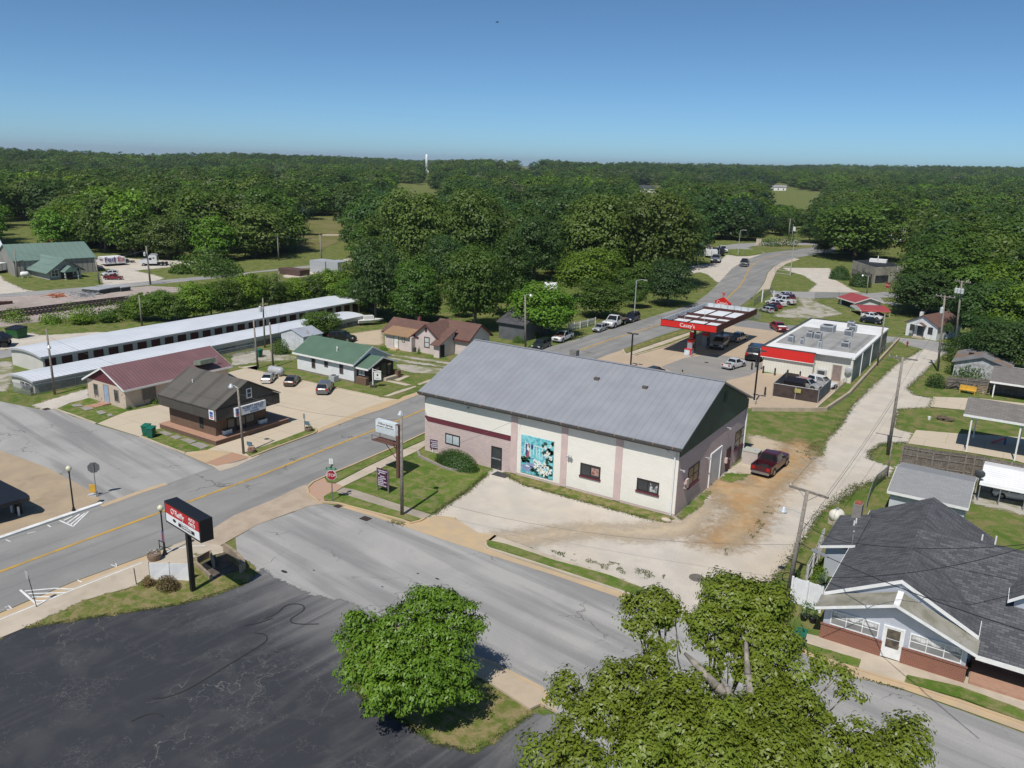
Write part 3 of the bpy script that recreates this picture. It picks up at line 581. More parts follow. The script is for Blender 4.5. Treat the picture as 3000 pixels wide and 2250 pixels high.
# tar snakes and patches on the lot and streets
TAR=plain('tar_seal',(.03,.03,.03),.7)
tar=[GL(14,(-80,460),(40,410),(90,350),(180,330),(250,345),(255,385),(190,425),(135,460),(150,490),(230,500),(370,497)),GL(13,(1240,1100),(1360,1095),(1560,1010),(1960,760),(2150,650),(2170,600),(2130,575),(2060,570)),
       GL(13,(1980,510),(2100,490),(2212,450)),GL(13,(1060,1290),(1180,1230),(1290,1220),(1320,1250))]
def smooth(P,it=2):
    for _ in range(it):
        q=[P[0]]
        for a,b in zip(P[:-1],P[1:]):q += [a.lerp(b,.25),a.lerp(b,.75)]
        P=q+[P[-1]]
    return P
for t in tar:sheet('tar_seal',strip(smooth(t),.08),.046,TAR)
for k,x,y,a,b in ((14,90,72,.28,.12),(14,330,62,.08,.05),(14,885,195,.1,.04),(14,1330,130,.17,.07),(7,1975,775,.3,.3),(7,955,687,1.2,.06),(7,1475,432,1.2,.06),(10,1545,1420,.1,.05)):
    c=G(k,x,y); sheet('tar_patch',[(c.x+a*math.cos(t*.7),c.y+b*math.sin(t*.7)) for t in range(9)],.047,TAR)
for k,x,y,a in ((10,1095,945,.38),(10,855,838,.28),(5,400,882,.35)):
    c=G(k,x,y); m=M(); m.box(c.x-a,c.y-a*.8,.02,c.x+a,c.y+a*.8,.05)
    for i in range(5):m.box(c.x-a+.1,c.y-a*.8+.1+i*a*.3,.051,c.x+a-.1,c.y-a*.8+.14+i*a*.3,.06)
    tag(m.build('drain_grate',plain('rusty_iron',(.05,.035,.028),.8)),{1095:'square rusty drain grate in the side street beside the corner lawn',855:'small drain grate in the kerb below the stop sign',400:'drain grate at the mouth of the gravel drive by the tall pole'}[x],'drain')
c=G(11,1575,1460); m=M(); m.lathe([(.5,.015),(.5,.06),(.42,.065)],(c.x,c.y,0),20); tag(m.build('manhole_cover',plain('worn_iron',(.16,.14,.12),.7)),'round manhole cover in the white gravel yard','manhole')
# ------------------------------------------------------------------ buildings
MAROON=surf('maroon_paint',(.14,.03,.045),(.11,.03,.04),1.5,.7)
PINKB=surf('pink_block',(.56,.44,.41),(.47,.38,.36),.9,.9,pat=('brick','h','z',(.42,.2),(.58,.46,.43),(.5,.4,.375),(.38,.31,.29),.012),bump=.4,stain=((.4,.34,.32),1.2,.5,.7,.5))
CREAMB=surf('cream_painted_block',(.78,.75,.68),(.7,.67,.6),.8,.85,pat=('brick','h','z',(.42,.2),(.79,.76,.69),(.75,.72,.65),(.64,.61,.55),.007),bump=.25,stain=((.58,.53,.45),.7,.56,.75,.35))
ROOFM=surf('weathered_metal_roof',(.29,.3,.325),(.26,.27,.295),.5,.55,.35,.1,pat=('rib',.62,'x',.12),bump=.2,stain=((.36,.3,.27),.5,.6,.8,.5))
GRNM=surf('dark_green_metal',(.022,.055,.04),(.03,.07,.05),1,.6,pat=('rib',.3,'y',.3),bump=.5,stain=((.06,.1,.08),2,.58,.75,.5))

# --- the warehouse with the mural
b=thing('warehouse','large cream block hall with grey metal roof, green gable and painted mural','building',(-45.0,55.3,0))
L_,D_,H_=24.6,16.4,5.75
m=M(); m.box(0,0,0,L_,D_,H_); wall=m.build('wall',PINKB,b)
r_,_y=None,D_/2
m=M()
for ea,ez in ((-.5,H_-.12),(D_+.5,H_-.12)):
    m.ext([(-.35,ea,ez+.02),(-.35,_y,9.0),(-.35,_y,9.12),(-.35,ea,ez+.16)],(L_+.7,0,0))
roof=m.build('roof',ROOFM,b)
m=M(); m.box(-.36,_y-.16,9.115,L_+.36,_y+.16,9.15); m.build('ridge_cap',ROOFM,roof)
m=M(); m.box(-.36,-.66,H_-.17,L_+.36,-.51,H_+.0); m.box(-.36,-.49,H_-.3,L_+.36,-.3,H_-.19); gut=m.build('gutter',plain('gutter_metal',(.07,.065,.06),.6),roof)
BKT=plain('rusty_bracket',(.33,.2,.13),.7)
for i in range(16):m=M(); m.box(.2+i*1.6,-.68,H_-.08,.28+i*1.6,-.5,H_+.02); m.build('gutter_bracket',BKT,gut)
m=M(); m.ext([(L_+.02,-.05,H_-.85),(L_+.02,D_+.05,H_-.85),(L_+.02,D_+.05,H_-.05),(L_+.02,_y,8.98),(L_+.02,-.05,H_-.05)],(.06,0,0))
gc=m.build('gable_cladding',GRNM,wall); m=M(); m.ext([(-.08,-.05,H_),(-.08,D_+.05,H_),(-.08,_y,8.98)],(.06,0,0)); m.build('gable_cladding',GRNM,wall)
m=M(); m.box(L_+.08,_y+1.0,7.05,L_+.12,_y+1.75,7.9)
for i in range(6):m.box(L_+.12,_y+1.03,7.1+i*.13,L_+.14,_y+1.72,7.15+i*.13)
m.build('gable_vent',GRNM,gc)
# painted front: cream panels and pink pilasters standing a little proud of the block wall
fx=lambda k,x,y:(G(k,x,y,0),None)
def wx(k,x,y):   # position along the front wall and height of a pixel on the plane y = 55.3
    d=ray(k,x,y); t=55.3/d[1]; return d[0]*t+45.0,d[2]*t+CAMH
def wy(k,x,y):   # position along the right gable wall (plane x = -20.4)
    d=ray(k,x,y); t=-20.4/d[0]; return d[1]*t-55.3,d[2]*t+CAMH
pil=[wx(11,240,450)[0],wx(11,285,460)[0],wx(11,600,540)[0],wx(11,645,550)[0],wx(11,988,640)[0],wx(11,1038,650)[0]]
zb=wx(6,1690,965)[1]
def rr(x0,z0,x1,z1,r,corners):
    P=[]
    for cx,cz,a0,c in ((x0+r,z0+r,180,0),(x1-r,z0+r,270,1),(x1-r,z1-r,0,2),(x0+r,z1-r,90,3)):
        if c in corners:P += [(cx+r*math.cos(rad(a0+t)),-.012,cz+r*math.sin(rad(a0+t))) for t in range(0,91,15)]
        else:P.append(((x0,x1,x1,x0)[c],-.012,(z0,z0,z1,z1)[c]))
    return P
m=M(); zt=H_-.42
m.ext(rr(.05,zb,pil[0],zt,.75,(3,0)),(0,.012-.001,0))
for a,c in ((pil[1],pil[2]),(pil[3],pil[4]),(pil[5],L_-.02)):m.ext([(a,-.012,.22),(c,-.012,.22),(c,-.012,zt),(a,-.012,zt)],(0,.011,0))
m.build('painted_panel',CREAMB,wall)
PKP=surf('pink_plaster',(.6,.46,.43),(.52,.41,.39),1,.9)
for i in (0,2,4):m=M(); m.box(pil[i],-.06,.1,pil[i+1],0,zt+.1); m.build('pilaster',PKP,wall)
zs0=wx(11,0,440)[1]; zs1=wx(11,0,397)[1]
m=M(); m.ext([(0.35,-.02,zb-.36),(pil[0],-.02,zb-.36),(pil[0],-.02,zb+.12),(0.02,-.02,zb+.12),(.02,-.02,zb+.0)],(0,.018,0)); m.build('maroon_band',MAROON,wall)
m=M(); m.box(0,-.035,H_-.42,L_,0,H_-.12); m.build('eave_board',plain('eave_grey',(.2,.21,.21),.7),wall)
def W_(k,x0,y0,x1,y1):
    a,z1_=wx(k,x0,y0); c,z0_=wx(k,x1,y1); return a,c,z0_,z1_
DK=plain('dark_window_frame',(.03,.022,.02),.5)
for (q,gm_,lab) in (((6,1785,1100,1910,1190),GLASSL,0),((11,740,650,882,725),GLASS,1),((11,1147,757,1303,838),GLASS,2)):
    a,c,z0_,z1_=W_(*q); wd_=c-a; hh={0:1.0,1:1.05,2:1.0}[lab]; zc=(z0_+z1_)/2
    win(b,Vector(((a+c)/2,0,zc-hh/2)),'S',wd_,hh,DK,gm_,2,1,.09,sill=(MAROON if lab else None))
    if lab == 1:
        m=M(); m.box((a+c)/2+.1,-.03,zc-.3,c-.15,-.021,zc+.3); m.build('curtain',surf('red_curtain',(.2,.07,.05),(.45,.3,.26),4,.8),b)
    if lab == 2:
        m=M(); m.ext([((a+c)/2+.15,-.024,zc-.42),(c-.15,-.024,zc-.4),(c-.12,-.024,zc+.3),(c-.3,-.024,zc+.1),((a+c)/2+.5,-.024,zc-.2),((a+c)/2+.2,-.024,zc+.35)],(0,.003,0)); m.build('torn_blind',surf('pale_plastic_sheet',(.5,.52,.52),(.12,.13,.14),5,.4),b)
a,c,z0_,z1_=W_(11,100,520,170,672); dm=door(b,Vector(((a+c)/2,-.001,0)),'S',c-a-.15,z1_+.1,GLASS,DK)
m=M(); m.box(a+.05,-.06,.95,c-.05,-.035,1.05); m.build('push_bar',SILV,dm)
m=M(); q=wx(11,670,575); m.tube((q[0],-.02,q[1]),(q[0],-.25,q[1]-.05),.05,n=6); m.ball((q[0]-.12,-.3,q[1]),.13,.13,.13); m.ball((q[0]+.12,-.3,q[1]),.13,.13,.13); m.build('flood_light',LGREY,wall)
for x,y in ((1365,540),(1990-1990+290,0)):
    if x > 1000:
        q=wx(11,x,y); m=M(); m.box(q[0]-.08,-.2,q[1]-.1,q[0]+.08,0,q[1]+.08); m.build('camera_box',TRIM,wall)
q=wx(6,1990,865); m=M(); m.tube((q[0],0,q[1]),(q[0],-.25,q[1]),.04); m.tube((q[0],-.25,q[1]+.08),(q[0],-.25,q[1]-.12),.07); m.build('lamp',GREY,wall)
m=M(); m.tube((L_-.3,-.12,.1),(L_-.3,-.12,H_-.2),.06); m.build('downpipe',TRIM,b)
# the mural board: a garden scene with a blue porch and big white flowers, a plain stand-in of the same colours
x0,z1_=wx(11,318,428); x1,_z=wx(11,552,480); z0_=wx(11,316,690)[1]; z1_=(z1_+wx(11,552,480)[1])/2+.05; z0_=(z0_+wx(11,546,745)[1])/2-.05
mt,nt,bs=nmat('mural_teal'); tc=nd(nt,'TexCoord').outputs['Object']
colm=mix(nt,ramp(nt,nz(nt,tc,1.6,6,1.2),.35,.65),(.08,.38,.45),(.25,.62,.66)); colm=mix(nt,ramp(nt,nz(nt,tc,3.5,5,2),.52,.66),colm,(.03,.2,.3)); put(nt,bs.inputs['Base Color'],colm); bs.inputs['Roughness'].default_value=.6
MUR=[mt,plain('mural_white',(.8,.8,.75)),plain('mural_leaf',(.015,.075,.05)),plain('mural_navy',(.03,.06,.16)),plain('mural_red',(.45,.07,.14)),plain('mural_skin',(.6,.42,.36)),plain('mural_path',(.25,.3,.48)),plain('mural_yellow',(.6,.48,.12))]
rng=random.Random(5); m=M(); mw,mh=x1-x0,z1_-z0_
m.box(x0,-.075,z0_,x1,-.015,z1_)
def blot(mi,cx,cz,rx,rz,lay,n=9,rot=0.0):
    m.mi=mi; P=[]
    for i in range(n):
        t=2*math.pi*i/n; k=rng.uniform(.75,1.15); u,v=rx*k*math.cos(t),rz*k*math.sin(t)
        uu=cx+u*math.cos(rot)-v*math.sin(rot); vv=cz+u*math.sin(rot)+v*math.cos(rot)
        P.append((x0+mw*min(.995,max(.005,uu)),-.076-lay*.0012,z0_+mh*min(.995,max(.005,vv))))
    m.ext(P,(0,.001,0))
for i in range(7):blot(1,.3+.09*i,.62,.008,.19,1)
blot(1,.55,.78,.3,.012,1); blot(3,.2,.72,.06,.12,1); blot(1,.2,.72,.012,.1,2); blot(3,.34,.74,.05,.08,1); blot(1,.12,.7,.012,.2,2)
blot(6,.2,.15,.22,.09,1); blot(6,.33,.25,.16,.06,1); blot(1,.22,.2,.07,.025,2)
for i in range(26):blot(2,rng.uniform(.66,.98),rng.uniform(.2,.95),.06,.05,2)
for i in range(14):blot(2,rng.uniform(.03,.28),rng.uniform(.3,.48),.05,.04,2)
for i in range(12):blot(2,rng.uniform(.35,.98),rng.uniform(.02,.2),.07,.05,2)
for i in range(8):blot(7,rng.uniform(.03,.25),rng.uniform(.38,.5),.012,.012,4)
blot(1,.22,.66,.045,.07,4); blot(5,.22,.745,.025,.03,5); blot(4,.2,.52,.06,.1,4); blot(3,.17,.56,.03,.1,5); blot(1,.19,.8,.05,.015,5)
for cx,cz,s in ((.5,.27,.1),(.62,.17,.11),(.76,.12,.1),(.88,.22,.1),(.72,.32,.09),(.45,.38,.07),(.84,.68,.06),(.78,.6,.06),(.92,.55,.06),(.75,.8,.05),(.9,.85,.05),(.58,.36,.06)):
    for i in range(6):
        t=i*math.pi/3+rng.random(); blot(1,cx+s*.6*math.cos(t),cz+s*.6*math.sin(t),s*.55,s*.28,5+rng.randint(0,3),7,t)
    blot(7,cx,cz,s*.16,s*.16,10,6)
mur=m.build('mural',MUR); mur.location=(-45.0,55.3,0); tag(mur,'blue painted mural panel of a porch and white flowers on the cream hall wall','mural')
# right gable wall: windows, roll door, side door, boxes, lights
def WG(k,x0,y0,x1,y1):
    a,z1q=wy(k,x0,y0); c,z0q=wy(k,x1,y1); return (a+c)/2,abs(c-a),z0q,z1q
for q,hh in (((11,1520,650,1580,775),1.55),((11,1858,400,1912,500),1.7)):
    ym,wd_,z0q,z1q=WG(*q); zc=(z0q+z1q)/2+.05; win(b,Vector((L_,ym,zc-hh/2)),'E',max(wd_,1.3),hh,DK,GLASS,2,2,.08,sill=MAROON)
ym,wd_,z0q,z1q=WG(11,1663,560,1750,700)
T_=Matrix.Translation((L_,ym,0)); m=M(); m.T=T_; m.box(0,-1.25,.02,.03,1.25,2.9); rd_=m.build('roll_door',surf('white_roll_door',(.68,.69,.7),(.6,.61,.62),2,.5,pat=('lap',.22)),b)
m=M(); m.T=T_; m.box(0,-1.4,0,.09,-1.25,3.02); m.box(0,1.25,0,.09,1.4,3.02); m.box(0,-1.25,2.9,.09,1.25,3.02); m.build('door_frame',TRIM,rd_)
ym2,wd_,z0q,z1q=WG(11,1780,560,1815,690); door(b,Vector((L_,ym2,.05)),'E',.95,2.05,MAROON,DK)
for k,x,y,w2,h2 in ((11,1492,775,.5,.75),(11,1780,610,.3,.45)):
    q=wy(k,x,y); m=M(); m.box(L_,q[0]-w2/2,q[1]-h2/2,L_+.22,q[0]+w2/2,q[1]+h2/2); m.build('meter_box',surf('pink_box',(.55,.43,.4),None,1,.7),b)
for k,x,y in ((11,1640,590),(11,1793,375),(11,1456,680)):
    q=wy(k,x,y); m=M(); m.tube((L_,q[0],q[1]),(L_+.35,q[0],q[1]),.04); m.box(L_+.25,q[0]-.07,q[1]-.1,L_+.42,q[0]+.07,q[1]+.05); m.build('wall_lamp',LGREY,b)
m=M(); m.tube((L_+.1,D_-.25,.1),(L_+.1,D_-.25,H_-.9),.07); m.build('downpipe',TRIM,b)
def roofpt(k,x,y):  # a pixel on the front roof slope -> local point
    for z in np.linspace(5.7,9.2,200):
        p=G(k,x,y,float(z))
        if H_+.03+(p.y-55.3+.5)/(_y+.5)*(9.12-H_-.03) <= z:return (p.x+45,p.y-55.3,float(z))
for x,y in ((1028,917),(1445,992)):
    q=roofpt(7,x,y); m=M(); m.box(q[0]-.22,q[1]-.15,q[2]-.2,q[0]+.22,q[1]+.15,q[2]+.16); m.build('roof_vent',plain('brown_vent',(.12,.1,.09),.7),roof)
p=G(7,778,725,9.2); m=M(); m.box(p.x+45-.35,_y-.1,8.8,p.x+45+.35,_y+.5,9.65); m.build('ridge_vent',plain('vent_block',(.2,.19,.18),.8),roof)
tag(M().ext([(a,0,0) for a in ()] or [(-36.6,54.0,.03),(-35.2,54.0,.03),(-35.2,54.9,.03),(-36.6,54.9,.03)],(0,0,.025)).build('door_mat',DGREY),'dark grey door mat on the gravel outside the glass hall door','mat')

# --- insurance office with the big brown roof
BRN=surf('brown_metal_roof',(.115,.105,.092),(.1,.092,.08),.6,.6,.3,pat=('rib',2.6,'x',.35),bump=.2)
BRNF=surf('brown_ribbed_fascia',(.085,.076,.064),(.07,.063,.054),1.5,.6,pat=('rib',.3,'h',.45),bump=.6)
BRICK=surf('dark_brown_brick',(.13,.08,.055),(.17,.11,.075),1,.9,pat=('brick','h','z',(.22,.075),(.15,.09,.06),(.19,.12,.08),(.1,.075,.06),.008),bump=.2)
b=thing('office_building','small brown brick office with overhanging dark brown roof and white sign','building',(-69.4,44.5,0))
m=M(); m.box(0,0,0,8.5,8.7,.46); m.build('platform',BRICK,b)
m=M(); m.box(-.04,-.04,.46,8.54,8.74,.52); m.build('platform_paving',REDB,b)
m=M(); m.box(.5,.85,.52,7.45,6.8,2.6); m.build('wall',BRICK,b)
m=M(); m.box(0,.1,2.42,8.6,7.6,3.42); m.build('fascia',BRNF,b)
m=M()
for a,e in ((.05,-.05),(.05,1)):pass
for ya,yb in ((.02,3.85),(7.68,3.85)):m.ext([(-.08,ya,3.42),(-.08,yb,5.42),(-.08,yb,5.52),(-.08,ya,3.52)],(8.78,0,0))
rf=m.build('roof',BRN,b)
m=M(); m.ext([(.1,.2,3.42),(.1,7.5,3.42),(.1,3.85,5.38)],(8.42,0,0)); gw=m.build('gable_siding',surf('brown_lap_siding',(.1,.09,.078),(.085,.077,.066),2,.7,pat=('lap',.24,'h',.6),bump=.8),b)
m=M(); m.box(8.54,4.0,3.0,8.62,4.05,3.01); win(b,Vector((8.53,4.0,3.75)),'E',.62,.95,TRIM,GLASS,1,2,.09)
p=Vector((2.6,2.2,4.6)); m=M(); m.tube(p-Vector((0,0,.3)),p+Vector((0,0,.35)),.05); m.build('vent_pipe',TRIM,rf)
m=M(); m.box(8.61,2.1,2.35,8.83,5.7,3.2); sg=m.build('sign_board',surf('sign_white',(.7,.72,.74),None,1,.4),b)
NAVY=plain('navy_lettering',(.02,.04,.13)); BLUE=plain('sign_blue',(.03,.1,.35)); RED=surf('sign_red',(.55,.025,.025),(.48,.025,.025),1,.45); BLK=plain('black_lettering',(.01,.01,.01))
text('lettering','ROBERT HOLLIS',.36,sg,NAVY,Vector((8.836,4.15,3.02)),'E',.012,sx=.95)
text('lettering','AUTO - HOME - LIFE',.25,sg,BLUE,Vector((8.836,4.2,2.76)),'E',.012,sx=.95); text('lettering','BUSINESS',.25,sg,BLUE,Vector((8.836,4.3,2.5)),'E',.012,sx=.95)
m=M(); m.box(8.832,2.2,2.62,8.845,2.72,2.85); m.box(8.832,2.2,2.9,8.845,2.72,3.1); m.mi=1; m.box(8.832,2.2,2.45,8.845,2.72,2.58); m.build('emblem',[BLUE,RED],sg)
m=M(); m.box(7.75,.02,2.5,8.45,.098,3.4); s2=m.build('sign_panel',surf('panel_white',(.75,.75,.75),None,1,.4),b)
m=M(); m.box(7.88,.005,2.98,8.32,.018,3.25); m.box(7.88,.005,2.78,8.32,.018,2.93); m.mi=1; m.box(7.88,.005,2.62,8.32,.018,2.72); m.build('emblem',[BLUE,RED],s2)
door(b,Vector((7.45,3.7,.52)),'E',.95,2.0,GLASS,DK); win(b,Vector((7.45,4.8,.9)),'E',1.1,1.4,DK,GLASS,1,1); win(b,Vector((7.45,2.6,.9)),'E',.9,1.4,DK,GLASS,1,1)
win(b,Vector((5.4,.85,.95)),'S',.5,1.5,DK,GLASS,1,1)
m=M(); m.box(8.6,.05,2.4,8.64,.12,3.45); m.build('corner_trim',plain('cream_trim',(.5,.45,.3)),b)

# --- the maroon roofed house
TYV=surf('tan_house_wrap',(.55,.45,.36),(.5,.41,.33),.8,.85,stain=((.12,.05,.04),1.3,.66,.7,.9))
MROOF=surf('maroon_metal_roof',(.215,.115,.12),(.185,.1,.105),.4,.55,.35,.1,pat=('rib',.38,'y',.3),bump=.6,stain=((.28,.16,.16),.35,.5,.7,.4))
b=thing('shop_house','tan house with ribbed maroon metal roof and unfinished walls','building',(-84.4,46.1,0))
gable(b,0,6.9,0,12.9,2.3,1.65,'y',TYV,MROOF,TRIM,.4,.35,.09,gm=surf('maroon_gable_siding',(.15,.04,.05),(.13,.035,.045),1,.7,pat=('rib',.25,'h',.4)))
STN=plain('grey_surround',(.36,.31,.28))
win(b,Vector((1.55,0,.55)),'S',.85,1.35,STN,GLASS); win(b,Vector((5.35,0,.55)),'S',.85,1.35,STN,GLASS)
door(b,Vector((3.5,0,.1)),'S',.8,1.95,plain('pale_blue_door',(.3,.4,.52)),STN)
win(b,Vector((6.9,2.7,.5)),'E',1.7,1.35,STN,GLASS); win(b,Vector((6.9,11.3,.5)),'E',.7,1.0,STN,GLASS)
m=M(); m.box(2.9,-.9,0,4.1,-.02,.18); m.box(2.7,-1.6,0,4.0,-.92,.1); m.box(2.5,-2.2,0,3.8,-1.62,.06); m.build('brick_step',REDB,b)
m=M(); m.tube((6.6,11.6,2.7),(6.6,11.6,3.5),.05); m.tube((6.6,11.6,3.5),(6.8,11.6,3.55),.05); m.build('vent_pipe',SILV,b)
m=M(); m.ext([(6.0,9.0,2.85),(7.3,9.0,3.1),(7.3,11.0,3.1),(6.0,11.0,2.85)],(0,0,.5)); m.build('roof_hatch',plain('sage_metal',(.2,.24,.18),.6),b)
m=M(); m.box(6.95,9.4,3.6,7.0,9.45,3.6)

# --- two storage buildings
SROOF=surf('galvanised_roof',(.66,.69,.73),(.6,.63,.67),.3,.5,.4,.05,pat=('rib',.55,'y',.18),bump=.4)
SWALL=surf('cream_steel_wall',(.6,.58,.53),(.55,.53,.49),.6,.6,pat=('rib',.3,'h',.12),bump=.4)
SDOOR=surf('maroon_roll_door',(.085,.022,.024),(.07,.02,.022),1,.6,pat=('lap',.14,'h',.3),bump=.5)
def storage(nm,lab,x0,x1,y0,y1,h,rise,doors):
    b=thing(nm,lab,'storage building',(x0,y0,0)); wd_,ln=x1-x0,y1-y0
    arc=[(wd_*t,h+rise*(1-(2*t-1)**2)) for t in [i/10 for i in range(11)]]
    m=M(); m.ext([(0,0,0),(wd_,0,0)]+[(a,0,z) for a,z in arc[::-1]],(0,ln,0)); m.build('wall',SWALL,b)
    m=M()
    ex=[(-.15,h+.01)]+[(a,z+.01) for a,z in arc]+[(wd_+.15,h+.01)]
    for (a,z),(c,e) in zip(ex[:-1],ex[1:]):m.ext([(a,-.25,z),(c,-.25,e),(c,-.25,e+.07),(a,-.25,z+.07)],(0,ln+.5,0))
    rf=m.build('roof',SROOF,b,False)
    m=M()
    for (a,z),(c,e) in zip(ex[:-1],ex[1:]):m.ext([(a,-.29,z-.14),(c,-.29,e-.14),(c,-.29,e+.09),(a,-.29,z+.09)],(0,.035,0))
    m.box(wd_+.15,-.26,h-.13,wd_+.19,ln+.25,h+.09); m.build('fascia',plain('grey_trim',(.42,.42,.42)),rf)
    n=doors; pitch=ln/max(n,1)
    for i in range(n):
        m=M(); m.box(wd_,pitch*i+.25,.02,wd_+.03,pitch*(i+1)-.45,h-.28); m.build('roll_door',SDOOR,b)
    return b
storage('storage_units','long row of storage units with maroon doors and pale arched roof',-105.2,-97.9,48.4,102.5,2.05,.35,27)
b=storage('storage_shed','low long storage shed with pale roof beside the maroon roofed house',-95.3,-90.4,43.5,95.5,1.36,.22,0)
m=M(); m.box(4.9,.4,.05,4.94,51.5,.8); m.build('plinth',surf('stained_concrete',(.12,.12,.12),(.3,.3,.29),.8,.9),b)
m=M(); m.ext([(1.9,-.03,.05),(4.5,-.03,.05),(4.5,-.03,.85),(1.9,-.03,.95)],(0,.028,0)); m.build('painted_panel',surf('graffiti_black',(.03,.03,.03),(.4,.4,.4),1.6,.7,lo=.5,hi=.6),b)

# --- white house with the green roof
WSID=surf('white_lap_siding',(.78,.79,.8),(.72,.73,.75),1,.6,pat=('lap',.2,'h',.22),bump=.5)
GROOF=surf('green_metal_roof',(.085,.145,.1),(.1,.165,.115),.6,.55,.3,pat=('rib',.45,'x',.2),bump=.3)
b=thing('cottage','white sided cottage with green metal roof and dark porch','house',(-76.2,68.4,0))
gable(b,0,9.7,0,5.9,2.5,1.45,'x',WSID,GROOF,TRIM,.45,.35,.1,base=(.22,plain('stone_plinth',(.25,.21,.18))))
for x,h,z in ((2.9,1.35,.75),(5.1,.9,1.25),(7.65,1.35,.8)):win(b,Vector((x,0,z)),'S',.62,h,plain('brown_frame',(.13,.09,.07)) if x < 3 else bpy.data.materials['brown_frame'],GLASS,1,2,.09)
m=M(); m.tube((5.9,1.1,2.9),(5.9,1.1,3.75),.06); m.tube((5.9,1.1,3.6),(6.05,1.1,3.6),.05); m.build('vent_pipe',TRIM,b)
m=M(); m.box(9.68,.5,0,11.6,4.9,.3); m.build('porch_floor',CONC,b)
PD=surf('dark_brown_boards',(.035,.026,.022),(.05,.036,.03),2,.8,pat=('rib',.16,'h',.5))
gable(b,9.71,11.6,.5,4.9,2.15,.85,'x',PD,GROOF,TRIM,.5,.35,.08,names=('porch_wall','porch_roof'),z0=.3)
win(b,Vector((10.5,.5,.95)),'S',1.1,1.05,DK,GLASSL,2,1,.05)
door(b,Vector((11.6,3.1,.3)),'E',.8,1.8,GLASS,DK); win(b,Vector((11.6,2.0,.8)),'E',.9,1.1,DK,GLASS); win(b,Vector((11.6,4.1,.6)),'E',.7,1.4,DK,GLASS)
m=M(); m.box(11.64,3.8,1.75,11.68,4.4,2.0); m.build('door_sign',plain('old_gold',(.5,.42,.25)),b)
m=M(); m.box(10.0,-.1,0,11.7,.4,.85); m.build('brick_pier',BRICK,b); m=M(); m.box(11.5,4.95,0,12.3,5.5,.9); m.build('brick_pier',BRICK,b)
m=M(); m.box(11.7,2.9,0,12.2,5.0,.38); m.build('planter_wall',CONC,b)

# --- pink house with brown roofs
PSID=surf('pink_lap_siding',(.68,.58,.55),(.6,.52,.49),1,.75,pat=('lap',.28,'h',.3),bump=.6)
BSH=surf('brown_shingles',(.155,.088,.07),(.125,.073,.06),.8,.95,pat=('shingle','x','y',(.9,.3),(.165,.093,.073),(.13,.075,.062),(.1,.06,.05),.02),bump=.2,grain=.4)
TSH=surf('tan_shingles',(.3,.19,.105),(.25,.16,.1),1,.95,pat=('shingle','x','y',(.9,.3),(.31,.2,.11),(.26,.165,.1),(.2,.13,.08),.02),bump=.2,grain=.4)
MTR=plain('maroon_trim',(.12,.03,.03))
b=thing('bungalow','pink sided bungalow with brown shingle roofs and a tan lean-to','house',(-77.6,84.6,0))
gable(b,7.0,13.6,3.6,8.6,2.4,1.65,'x',PSID,BSH,MTR,.4,.35,.1)
gable(b,6.0,10.2,1.3,6.2,2.5,1.62,'y',PSID,BSH,MTR,.4,.35,.1,names=('front_wall','front_roof'))
gable(b,0.1,6.3,1.6,6.2,2.25,1.45,'x',PSID,BSH,MTR,.35,.3,.1,names=('rear_wall','rear_roof'))
m=M(); m.box(1.3,.5,0,5.98,1.8,2.12); m.build('lean_to_wall',PSID,b)
m=M(); m.ext([(1.0,.1,2.06),(1.0,2.4,2.8),(1.0,2.4,2.9),(1.0,.1,2.16)],(4.75,0,0)); m.build('lean_to_roof',TSH,b)
m=M(); m.ext([(10.2,.15,0),(10.2,3.6,0),(10.2,3.6,3.05),(10.2,.15,1.85)],(.95,0,0)); m.build('entry_wall',PSID,b)
m=M(); m.ext([(9.9,-.3,1.72),(9.9,3.8,3.4),(9.9,3.8,3.5),(9.9,-.3,1.82)],(1.55,0,0)); m.build('entry_roof',BSH,b)
m=M(); m.box(11.14,.35,.05,11.18,1.3,1.75); m.build('entry_arch',plain('dark_opening',(.03,.025,.022),.9),b)
f=win(b,Vector((8.1,1.3,.85)),'S',.95,1.5,MTR,GLASSL,1,2,.11); win(b,Vector((7.95,1.3,3.05)),'S',.36,.55,MTR,plain('dark_vent',(.08,.03,.03)),1,1,.08,'gable_vent')
win(b,Vector((4.55,.5,1.25)),'S',.5,.75,plain('brown_trim',(.14,.07,.05)),GLASSL,1,1); door(b,Vector((3.2,.5,.25)),'S',.72,1.8,WHITE,plain('olive_trim',(.22,.2,.16)))
m=M(); m.box(2.7,-.3,0,3.8,.45,.22); m.build('door_step',TAN,b)
win(b,Vector((13.6,6.6,.9)),'E',1.5,.9,MTR,GLASS,2,1)
m=M(); m.box(4.2,4.0,3.2,4.6,4.4,4.3); m.build('chimney',plain('red_chimney',(.2,.07,.05),.9),b)
m=M(); m.box(5.6,.85,0,6.2,1.28,.6); m.build('air_conditioner',DGREY,b)

